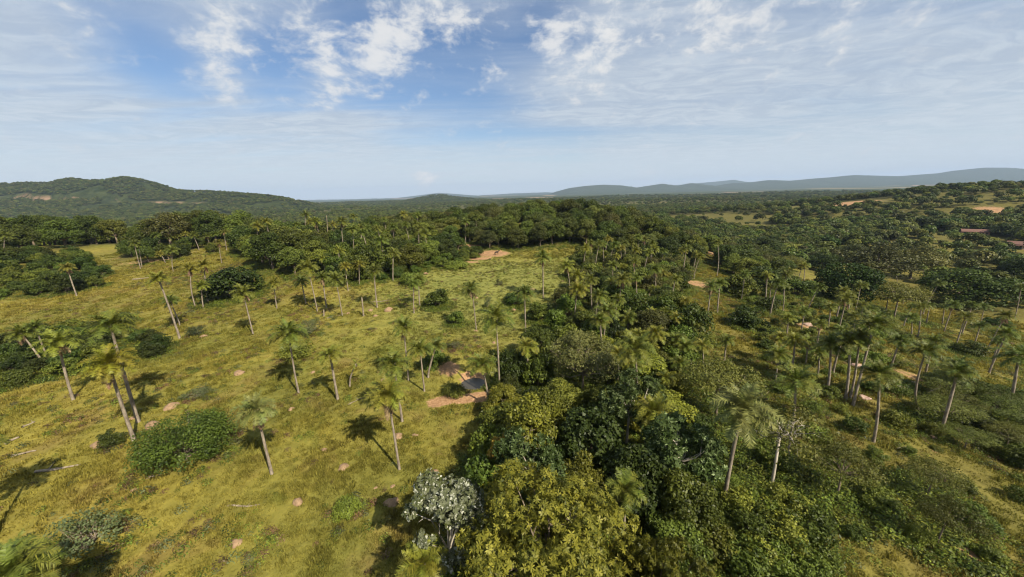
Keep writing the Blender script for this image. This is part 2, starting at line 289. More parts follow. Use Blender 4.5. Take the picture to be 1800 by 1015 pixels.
 (34.44, 113.35, 5.5, -0.09, -0.12, 'y', 0, 'palm at the top of the belt below the hill', ''),
 (32.41, 121.53, 4.44, 0.02, -0.17, 'y', 0, 'palm at the foot of the wooded hill, beside another', ''),
 (107.43, 109.6, 6.92, -0.57, -0.35, 'g', 0, 'thin palm in front of the dark round trees', ''),
 (172.89, 163.61, 6.12, 1.81, -0.26, 'g', 0, 'palm leaning right in front of the olive trees', ''),
 (190.01, 167.62, 4.95, -1.49, 0.11, 'g', 0, 'small palm among the olive trees', ''),
 (94.24, 93.34, 5.0, -0.31, 0.3, 'g', 0, 'thin palm below the dark round trees', ''),
 (114.28, 108.28, 6.5, -0.24, -0.26, 'g', 0, 'twin trunk palm below the dark round trees', ''),
 (140.41, 113.38, 11.01, 1.54, -0.6, 'd', 0, 'palm leaning right beside the largest round tree', ''),
 (187.76, 153.65, 11.19, -2.83, 0.65, 'g', 0, 'upright palm behind the palm that leans by the round tree', ''),
 (100.44, 73.29, 7.4, 0.06, 0.03, 'd', 0, 'left palm of the pair on the right hand pasture', ''),
 (104.65, 73.33, 6.1, -0.24, -0.07, 'd', 0, 'right palm of the pair on the right hand pasture', ''),
 (146.87, 103.07, 6.62, -1.04, -0.21, 'd', 0, 'dark palm behind the pair on the right hand pasture', ''),
 (180.0, 118.23, 11.67, -1.4, 0.13, 'g', 0, 'thin leaning palm at the right edge by the pale ground', ''),
 (42.96, 39.19, 10.8, 0.51, 0.42, 'd', 0, 'long leaning palm of the group above the eroded bank', ''),
 (44.23, 40.94, 8.52, -0.6, -0.05, 'g', 0, 'pale trunk palm left of the long leaning palm', ''),
 (43.28, 40.56, 8.25, -1.37, -0.08, 'g', 0, 'straight palm in the middle of the group above the bank', ''),
 (47.73, 47.44, 5.34, -0.2, -0.28, 'd', 0, 'rear palm of the group above the bank', ''),
 (42.21, 42.13, 6.69, -0.63, 0.33, 'g', 0, 'leftmost palm of the group above the bank', ''),
 (60.09, 50.65, 5.1, -0.13, -0.29, 'd', 0, 'short palm with a broad dark crown on the slope', ''),
 (38.66, 32.32, 8.17, -1.31, -0.01, 'd', 0, 'front palm on the slope with broad dark crown and pale trunk', ''),
 (51.06, 38.27, 8.37, -1.76, 0.34, 'd', 0, 'tall palm in front of the arching palm on the right slope', ''),
 (67.65, 51.98, 5.58, -0.72, -0.25, 'd', 0, 'smaller palm behind the tall right slope palm', ''),
 (48.7, 34.41, 7.75, -0.18, 0.22, 'd', 0, 'curved trunk palm with broad crown on the right slope', ''),
 (58.48, 43.96, 3.99, 2.99, 0.22, 'd', 0, 'arching palm whose trunk bends far to the right', ''),
 (97.27, 64.65, 4.89, -0.34, 0.08, 'd', 0, 'round headed palm near the right edge of the slope', ''),
 (63.76, 39.52, 8.27, -0.81, 0.29, 'd', 0, 'palm leaning out at the right edge', ''),
 (36.14, 43.62, 4.5, -0.44, -0.21, 'g', 0, 'twin palm on the slope left of the bank', ''),
 (41.12, 49.49, 4.29, -0.47, -0.03, 'y', 0, 'yellow green palm behind the twin palm', ''),
 (40.37, 46.2, 5.58, -0.59, -0.23, 'y', 0, 'yellow green palm right of the twin palm', ''),
 (69.5, 66.66, 4.08, -0.57, 0.17, 'd', 0, 'bushy dark palm above the bank group', ''),
 (55.11, 54.5, 4.46, -0.57, -0.11, 'g', 0, 'palm behind the bank group', ''),
 (17.18, 23.79, 9.0, 0.39, -0.05, 'p', 0, 'tall near palm with pale trunk beside the sparse tree', ''),
 (26.55, 28.83, 8.23, -0.4, 0.49, 'g', 0, 'palm with dark trunk behind the sparse bare tree', ''),
 (8.02, 21.12, 4.23, -0.07, 0.18, 'g', 1, 'small palm rising from the near undergrowth', ''),
 (88.29, 72.16, 5.39, -0.81, 0.31, 'g', 0, 'low palm beside the open grass on the right', ''),
 (44.37, 46.27, 3.64, -0.48, -0.02, 'g', 0, 'low palm in the scrub left of the bank group', ''),
 (130.26, 85.62, 4.86, -1.04, -0.01, 'g', 0, 'palm at the right edge above the dark scrub', ''),
 (-144.02, 154.39, 4.95, -0.14, -0.01, 'g', 0, 'small palm in the far palm row under the flat hill', 'small palm in the far palm row under the flat hill'),
 (-143.0, 156.67, 5.5, 0.46, -0.06, 'y', 0, 'yellowish palm just left of the skirted palm at the back of the left pasture', 'small palm in the far palm row under the flat hill'),
 (-129.4, 152.22, 5.37, 0.12, -0.08, 'g', 1, 'green palm just behind the skirted palm at the back of the left pasture', 'small palm in the far palm row under the flat hill'),
 (-130.02, 156.48, 5.24, 0.53, 0.29, 'g', 0, 'small palm in the far palm row under the flat hill', 'small palm in the far palm row under the flat hill'),
 (-125.03, 160.24, 5.1, 0.67, -0.0, 'y', 0, 'yellowish palm just behind the taller skirted palm at the very back of the left pasture', 'small palm in the far palm row under the flat hill'),
 (-119.91, 158.39, 4.3, 0.46, -0.21, 'g', 0, 'green palm just behind the yellow palm standing in front of the dark grove, lower crown', 'small palm in the far palm row under the flat hill'),
 (-146.94, 153.84, 4.44, 0.24, 0.15, 'g', 0, 'small palm in the far palm row under the flat hill', 'small palm in the far palm row under the flat hill'),
 (-181.55, 482.55, 14.0, 0.39, -0.23, 'y', 0, 'yellowish palm just behind the yellow palm half hidden in shrubs near the clearing', 'small palm rising from the thicket towards the skyline'),
 (-174.18, 494.93, 14.0, 0.31, 0.46, 'g', 0, 'green palm just right of the lone yellow palm on the dry ground on the skyline', 'small palm rising from the thicket towards the skyline'),
 (-65.17, 198.46, 5.95, 0.05, 0.12, 'g', 0, 'small palm rising from the thicket towards the skyline', 'small palm rising from the thicket towards the skyline'),
 (-83.98, 168.84, 8.02, 0.46, -0.13, 'y', 0, 'yellowish palm just behind the rightmost yellow palm in the cluster behind the grove', 'small palm rising from the thicket towards the skyline'),
 (-101.32, 168.95, 8.01, 0.94, -0.21, 'g', 0, 'green palm just left of the tallest palm of the cluster rising behind the grove', 'small palm rising from the thicket towards the skyline'),
 (-99.5, 162.48, 6.46, 0.69, 0.21, 'y', 0, 'yellowish palm just left of the tallest palm of the cluster rising behind the grove', 'small palm rising from the thicket towards the skyline'),
 (59.05, 155.89, 5.83, -0.41, -0.14, 'g', 0, 'small palm in the woods right of the hill', 'small palm in the woods right of the hill'),
 (67.34, 154.84, 5.06, -0.42, 0.09, 'g', 0, 'small palm in the woods right of the hill', 'small palm in the woods right of the hill'),
 (47.19, 143.37, 4.7, -0.27, -0.28, 'g', 0, 'small palm in the woods right of the hill', 'small palm in the woods right of the hill'),
 (69.44, 150.79, 5.45, -0.49, -0.16, 'y', 0, 'yellowish palm just left of the palm against the dark grove above the brown slope', 'small palm in the woods right of the hill'),
 (46.06, 127.16, 4.86, -0.11, -0.02, 'y', 0, 'yellowish palm just right of the palm at the foot of the wooded hill, beside another', 'small palm in the woods right of the hill'),
 (91.33, 177.6, 5.78, -0.32, 0.1, 'g', 0, 'green palm just left of the palm against the dark grove above the brown slope', 'small palm in the woods right of the hill'),
 (54.94, 135.88, 4.95, -0.37, -0.09, 'g', 0, 'small palm in the woods right of the hill', 'small palm in the woods right of the hill'),
 (33.64, 104.11, 3.88, -0.04, 0.11, 'y', 0, 'yellowish palm just behind the palm in the upper belt above the dead branches', 'small palm in the woods right of the hill'),
 (26.17, 104.77, 3.55, -0.13, -0.06, 'y', 0, 'yellowish palm just left of the palm at the top of the belt below the hill', 'palm crown crowded among the tree belt bushes'),
 (26.65, 79.36, 3.63, -0.07, 0.16, 'y', 0, 'yellowish palm just right of the palm left of the white dead branches', 'palm crown crowded among the tree belt bushes'),
 (27.16, 70.0, 3.77, -0.02, 0.22, 'g', 0, 'green palm just left of the bright palm in the tree belt with clear trunk', 'palm crown crowded among the tree belt bushes'),
 (25.69, 61.73, 3.97, 0.02, 0.01, 'y', 0, 'yellowish palm just in front of the bright palm in the tree belt with clear trunk', 'palm crown crowded among the tree belt bushes'),
 (21.0, 60.51, 3.9, 0.09, -0.16, 'g', 0, 'green palm just in front of the palm beside the white dead branches', 'palm crown crowded among the tree belt bushes'),
 (29.22, 58.86, 4.36, -0.1, 0.23, 'y', 0, 'yellowish palm just behind the thin palm right of the leaning belt palm', 'palm crown crowded among the tree belt bushes'),
 (19.93, 74.61, 3.7, 0.11, 0.09, 'g', 0, 'green palm just left of the palm left of the white dead branches', 'palm crown crowded among the tree belt bushes'),
 (19.77, 47.65, 3.7, 0.07, 0.1, 'y', 0, 'yellowish palm just in front of the palm leaning right in the tree belt', 'palm crown crowded among the tree belt bushes'),
 (15.36, 42.06, 3.79, 0.08, 0.13, 'g', 1, 'green palm just right of the large palm behind the glossy silver leaved tree', 'palm crown crowded among the tree belt bushes'),
 (22.61, 43.31, 3.45, -0.18, 0.07, 'g', 0, 'green palm just in front of the palm leaning left at the belt edge', 'palm crown crowded among the tree belt bushes'),
 (33.18, 79.11, 3.9, -0.03, 0.06, 'y', 0, 'yellowish palm just in front of the pale palm in the upper belt among shrubs', 'palm crown crowded among the tree belt bushes'),
 (39.63, 82.97, 3.63, -0.05, 0.06, 'g', 0, 'green palm just behind the bright palm at the right edge of the tree belt', 'palm crown crowded among the tree belt bushes'),
 (28.37, 61.46, 4.51, -0.17, -0.26, 'g', 0, 'green palm just in front of the bright palm in the tree belt with clear trunk', 'palm crown crowded among the tree belt bushes'),
 (34.26, 63.87, 4.08, -0.1, -0.03, 'y', 1, 'yellowish palm just right of the bright palm at the right edge of the tree belt', 'palm crown crowded among the tree belt bushes'),
 (31.75, 84.59, 3.68, 0.04, -0.12, 'y', 0, 'yellowish palm just left of the pale palm in the upper belt among shrubs', 'palm crown crowded among the tree belt bushes'),
 (67.81, 70.67, 4.51, -0.45, 0.07, 'g', 0, 'green palm just right of the palm with twin trunks on the eroded bank', 'palm among the scrub on the right slope'),
 (82.25, 75.88, 4.88, -0.63, -0.02, 'g', 1, 'green palm just right of the bushy dark palm above the bank group', 'palm among the scrub on the right slope'),
 (55.23, 59.02, 3.87, -0.36, -0.21, 'g', 1, 'green palm just in front of the palm with twin trunks on the eroded bank', 'palm among the scrub on the right slope'),
 (117.92, 104.95, 5.27, -0.77, -0.12, 'g', 1, 'green palm just left of the spreading olive tree in front of the large olive tree', 'palm among the scrub on the right slope'),
 (148.24, 126.73, 5.85, -0.88, -0.22, 'g', 1, 'green palm just behind the spreading olive tree in front of the large olive tree', 'palm among the scrub on the right slope'),
 (45.54, 49.86, 3.85, -0.38, -0.02, 'g', 1, 'green palm just behind the low palm in the scrub left of the bank group', 'palm among the scrub on the right slope'),
 (129.71, 99.29, 5.45, -0.9, 0.07, 'g', 0, 'green palm just right of the palm leaning right beside the largest round tree', 'palm among the scrub on the right slope'),
 (51.18, 61.14, 3.97, -0.38, -0.12, 'y', 0, 'yellowish palm just left of the palm with twin trunks on the eroded bank', 'palm among the scrub on the right slope'),
 (88.59, 84.14, 4.58, -0.62, -0.27, 'g', 0, 'green palm just in front of the thin palm below the dark round trees', 'palm among the scrub on the right slope'),
 (37.3, 97.6, 9.37, 0.95, -0.12, 'y', 0, 'yellowish palm just right of the palm in the upper belt above the dead branches', 'palm crown crowded among the tree belt bushes'),
 (17.2, 72.8, 7.93, -0.53, -0.47, 'g', 0, 'green palm just left of the palm beside the white dead branches', 'palm crown crowded among the tree belt bushes'),
 (32.7, 91.2, 7.89, -0.18, 0.31, 'g', 1, 'green palm just in front of the palm in the upper belt above the dead branches', 'palm crown crowded among the tree belt bushes'),
 (43.1, 131.5, 7.09, -0.28, 0.37, 'g', 0, 'green palm just behind the palm in the upper belt above the dead branches', 'palm crown crowded among the tree belt bushes'),
 (67.6, 128.0, 6.83, 0.83, 0.54, 'y', 1, 'yellowish palm just in front of the palm against the dark grove above the brown slope', 'palm crown crowded among the tree belt bushes'),
 (14.8, 79.0, 7.44, 0.31, -0.01, 'y', 0, 'yellowish palm just left of the small palm on the left side of the tree belt', 'palm crown crowded among the tree belt bushes'),
 (15.2, 61.8, 8.21, 0.52, -0.28, 'g', 0, 'green palm just left of the dead tree with bleached white branches in the belt', 'palm crown crowded among the tree belt bushes'),
 (14.7, 54.3, 7.61, 0.6, -0.39, 'g', 0, 'green palm just in front of the dead tree with bleached white branches in the belt', 'palm crown crowded among the tree belt bushes'),
 (35.6, 124.6, 6.59, 0.5, -0.47, 'g', 0, 'green palm just right of the palm at the foot of the wooded hill, beside another', 'palm crown crowded among the tree belt bushes'),
 (23.3, 112.7, 7.63, 0.81, -0.26, 'y', 0, 'yellowish palm just left of the palm at the foot of the wooded hill, beside another', 'palm crown crowded among the tree belt bushes'),
 (41.6, 115.3, 7.57, -0.3, 0.16, 'y', 0, 'yellowish palm just left of the pale palm in the upper belt beside the brown patch', 'palm crown crowded among the tree belt bushes'),
 (51.7, 136.2, 8.36, -0.04, -0.05, 'g', 1, 'palm crown crowded among the tree belt bushes', 'palm crown crowded among the tree belt bushes'),
 (37.9, 119.0, 7.45, -0.78, -0.57, 'y', 0, 'yellowish palm just right of the palm at the top of the belt below the hill', 'palm crown crowded among the tree belt bushes'),
 (31.1, 116.5, 8.65, -0.66, -0.36, 'g', 0, 'green palm just left of the palm at the top of the belt below the hill', 'palm crown crowded among the tree belt bushes'),
 (28.1, 75.9, 7.42, -0.79, -0.55, 'g', 1, 'green palm just in front of the pale palm in the upper belt among shrubs', 'palm crown crowded among the tree belt bushes'),
 (65.8, 132.1, 7.14, -0.82, 0.05, 'y', 0, 'yellowish palm just behind the tall palm with white trunk above the bare brown patch', 'palm crown crowded among the tree belt bushes'),
 (53.2, 122.5, 7.29, -0.08, -0.43, 'g', 0, 'green palm just left of the tall palm with white trunk above the bare brown patch', 'palm crown crowded among the tree belt bushes'),
 (27.4, 113.0, 8.89, 1.05, 0.55, 'g', 0, 'green palm just left of the palm at the foot of the wooded hill, beside another', 'palm crown crowded among the tree belt bushes'),
 (34.5, 119.0, 8.17, 1.0, 0.2, 'g', 0, 'green palm just behind the palm at the top of the belt below the hill', 'palm crown crowded among the tree belt bushes'),
 (29.4, 126.5, 7.65, -0.65, -0.53, 'g', 1, 'palm crown crowded among the tree belt bushes', 'palm crown crowded among the tree belt bushes'),
 (13.8, 50.1, 7.57, -0.58, 0.14, 'g', 0, 'green palm just behind the small bleached dead tree right of the greyish tree', 'palm crown crowded among the tree belt bushes'),
 (48.6, 120.9, 9.31, 0.22, 0.7, 'g', 1, 'green palm just behind the pale palm in the upper belt beside the brown patch', 'palm crown crowded among the tree belt bushes'),
 (34.3, 72.9, 7.93, 0.55, -0.13, 'g', 0, 'green palm just behind the bright palm in the tree belt with clear trunk', 'palm crown crowded among the tree belt bushes'),
 (60.9, 114.4, 7.62, 0.91, -0.35, 'y', 0, 'yellowish palm just right of the tall palm with white trunk above the bare brown patch', 'palm crown crowded among the tree belt bushes'),
 (25.4, 85.4, 8.29, -0.45, -0.11, 'g', 0, 'green palm just behind the palm left of the white dead branches', 'palm crown crowded among the tree belt bushes'),
 (35.0, 131.3, 8.44, 1.1, -0.37, 'y', 0, 'yellowish palm just behind the palm at the foot of the wooded hill, beside another', 'palm crown crowded among the tree belt bushes'),
 (12.3, 67.0, 7.6, 0.65, 0.09, 'y', 0, 'yellowish palm just left of the dead tree with bleached white branches in the belt', 'palm crown crowded among the tree belt bushes'),
 (22.7, 71.8, 7.88, 0.5, 0.31, 'g', 1, 'green palm just right of the palm left of the white dead branches', 'palm crown crowded among the tree belt bushes'),
 (14.2, 35.5, 8.95, -0.73, 0.45, 'g', 0, 'green palm just behind the glossy tree with blue green silver leaves in the belt', 'palm crown crowded among the tree belt bushes'),
 (43.2, 122.3, 7.8, 0.31, 0.5, 'g', 1, 'green palm just right of the palm at the top of the belt below the hill', 'palm crown crowded among the tree belt bushes'),
 (46.4, 115.4, 8.94, 0.92, -0.1, 'y', 1, 'yellowish palm just behind the pale palm in the upper belt beside the brown patch', 'palm crown crowded among the tree belt bushes'),
 (34.9, 82.3, 7.9, -0.78, -0.17, 'g', 1, 'green palm just right of the pale palm in the upper belt among shrubs', 'palm crown crowded among the tree belt bushes'),
 (48.8, 133.8, 9.4, -0.77, -0.73, 'g', 0, 'palm crown crowded among the tree belt bushes', 'palm crown crowded among the tree belt bushes'),
 (14.7, 85.1, 8.62, -1.02, 0.37, 'y', 1, 'yellowish palm just right of the tall lone palm with drooping grey skirt in the clearing', 'palm crown crowded among the tree belt bushes'),
 (61.3, 90.0, 7.28, -0.11, -0.14, 'g', 0, 'green palm just in front of the leafy tree at the foot of the dark grove', 'palm among the scrub on the right slope'),
 (122.4, 97.4, 5.67, -0.36, 0.11, 'g', 0, 'green palm just in front of the palm leaning right beside the largest round tree', 'palm among the scrub on the right slope'),
 (64.9, 86.2, 7.99, -0.66, -0.19, 'y', 1, 'yellowish palm just behind the dark bush behind the bush on the brown slope', 'palm among the scrub on the right slope'),
 (104.7, 88.0, 5.63, 0.45, -0.34, 'g', 0, 'green palm just behind the low palm beside the open grass on the right', 'palm among the scrub on the right slope'),
 (125.3, 91.0, 8.13, 1.03, 0.44, 'g', 0, 'green palm just left of the dark palm behind the pair on the right hand pasture', 'palm among the scrub on the right slope'),
 (81.9, 83.7, 6.83, 0.24, 0.04, 'g', 0, 'green palm just left of the thin palm below the dark round trees', 'palm among the scrub on the right slope'),
 (101.2, 120.7, 8.37, 0.53, -0.3, 'y', 0, 'yellowish palm just behind the leafy tree left of the eroded bank head', 'palm among the scrub on the right slope'),
 (113.2, 98.1, 6.02, -0.5, -0.01, 'y', 0, 'yellowish palm just left of the palm leaning right beside the largest round tree', 'palm among the scrub on the right slope'),
 (97.4, 78.4, 7.63, -0.74, 0.38, 'g', 0, 'green palm just right of the low palm beside the open grass on the right', 'palm among the scrub on the right slope'),
 (77.6, 96.4, 7.67, -0.38, -0.11, 'd', 0, 'dark palm just right of the palm by the shrubs in the valley mouth', 'palm among the scrub on the right slope'),
 (101.2, 98.2, 7.54, -0.25, -0.17, 'g', 0, 'green palm just right of the thin palm below the dark round trees', 'palm among the scrub on the right slope'),
 (90.6, 111.0, 7.31, -0.61, -0.35, 'g', 0, 'green palm just left of the leafy tree left of the eroded bank head', 'palm among the scrub on the right slope'),
 (58.6, 75.7, 7.53, 0.73, -0.02, 'd', 0, 'dark palm just in front of the dark bush behind the bush on the brown slope', 'palm among the scrub on the right slope'),
 (115.9, 78.6, 8.12, 1.04, -0.28, 'd', 1, 'dark palm just left of the palm at the right edge above the dark scrub', 'palm among the scrub on the right slope'),
 (64.1, 64.5, 7.82, -0.33, -0.38, 'g', 1, 'green palm just left of the bushy dark palm above the bank group', 'palm among the scrub on the right slope'),
 (118.5, 89.8, 7.73, 0.12, -0.08, 'd', 1, 'dark palm just behind the left palm of the pair on the right hand pasture', 'palm among the scrub on the right slope'),
 (110.6, 129.0, 8.05, -0.52, 0.2, 'y', 0, 'yellowish palm just behind the dark leaning palm above the eroded bank', 'palm among the scrub on the right slope'),
 (84.3, 56.0, 7.69, -0.12, -0.41, 'g', 0, 'palm among the scrub on the right slope', 'palm among the scrub on the right slope'),
 (-40.4, 110.4, 9.71, 0.02, -0.14, 'g', 0, 'green palm just behind the palm standing by the brown shrubs left of the open clearing', 'small palm rising from the thicket towards the skyline'),
 (-99.8, 139.2, 10.94, 1.12, 0.7, 'y', 0, 'yellowish palm just behind the yellow palm standing in front of the dark grove, lower crown', 'small palm rising from the thicket towards the skyline'),
 (-51.0, 155.2, 9.01, -0.04, -0.09, 'g', 1, 'green palm just right of the yellow palm half hidden in shrubs near the clearing', 'small palm rising from the thicket towards the skyline'),
 (-28.8, 123.3, 10.53, -0.91, 0.03, 'g', 0, 'green palm just left of the long low bush lying in the open clearing', 'small palm rising from the thicket towards the skyline'),
 (-16.8, 175.4, 8.76, 0.1, 0.53, 'g', 0, 'small palm rising from the thicket towards the skyline', 'small palm rising from the thicket towards the skyline'),
 (-40.8, 143.4, 11.12, -1.16, -0.48, 'g', 0, 'small palm rising from the thicket towards the skyline', 'small palm rising from the thicket towards the skyline'),
 (-61.6, 151.9, 8.78, 0.16, 0.54, 'g', 0, 'green palm just behind the tall palm rising from the thicket, right of two', 'small palm rising from the thicket towards the skyline'),
 (-50.0, 136.8, 9.78, -0.83, -0.1, 'g', 0, 'green palm just behind the yellow palm half hidden in shrubs near the clearing', 'small palm rising from the thicket towards the skyline'),
 (-48.5, 119.8, 10.47, -1.16, -0.07, 'g', 0, 'green palm just left of the yellow palm half hidden in shrubs near the clearing', 'small palm rising from the thicket towards the skyline'),
 (-56.7, 135.4, 9.9, 0.05, -0.73, 'g', 0, 'green palm just right of the tall palm rising from the thicket, right of two', 'small palm rising from the thicket towards the skyline'),
 (-70.5, 118.9, 9.02, -0.08, 0.62, 'g', 0, 'green palm just in front of the yellow palm in the cluster behind the grove', 'small palm rising from the thicket towards the skyline'),
 (-77.2, 176.8, 11.13, 0.67, -0.84, 'g', 0, 'green palm just left of the lone yellow palm on the dry ground on the skyline', 'small palm rising from the thicket towards the skyline'),
 (-82.1, 214.0, 9.96, 1.06, 0.39, 'y', 0, 'yellowish palm just right of the lone yellow palm on the dry ground on the skyline', 'small palm rising from the thicket towards the skyline'),
 (-20.7, 161.8, 9.86, 0.64, 0.14, 'g', 1, 'green palm just behind the long low bush lying in the open clearing', 'small palm rising from the thicket towards the skyline'),
 (-43.6, 161.8, 9.35, 0.72, -0.44, 'g', 1, 'small palm rising from the thicket towards the skyline', 'small palm rising from the thicket towards the skyline'),
 (-53.0, 178.7, 10.7, 0.12, 0.64, 'y', 0, 'small palm rising from the thicket towards the skyline', 'small palm rising from the thicket towards the skyline'),
 (-45.5, 174.7, 10.42, 0.35, 0.74, 'g', 0, 'small palm rising from the thicket towards the skyline', 'small palm rising from the thicket towards the skyline'),
 (-57.2, 164.8, 10.47, -0.37, -0.37, 'g', 0, 'small palm rising from the thicket towards the skyline', 'small palm rising from the thicket towards the skyline'),
 (-43.28, 23.2, 8.2, 0.1, 0.1, 'g', 0, 'palm off the left edge whose shadow crosses the front grass', ''),
 (-26.47, 13.91, 8.2, 0.1, 0.1, 'g', 0, 'palm below the frame whose shadow shows at the bottom edge', ''),
]
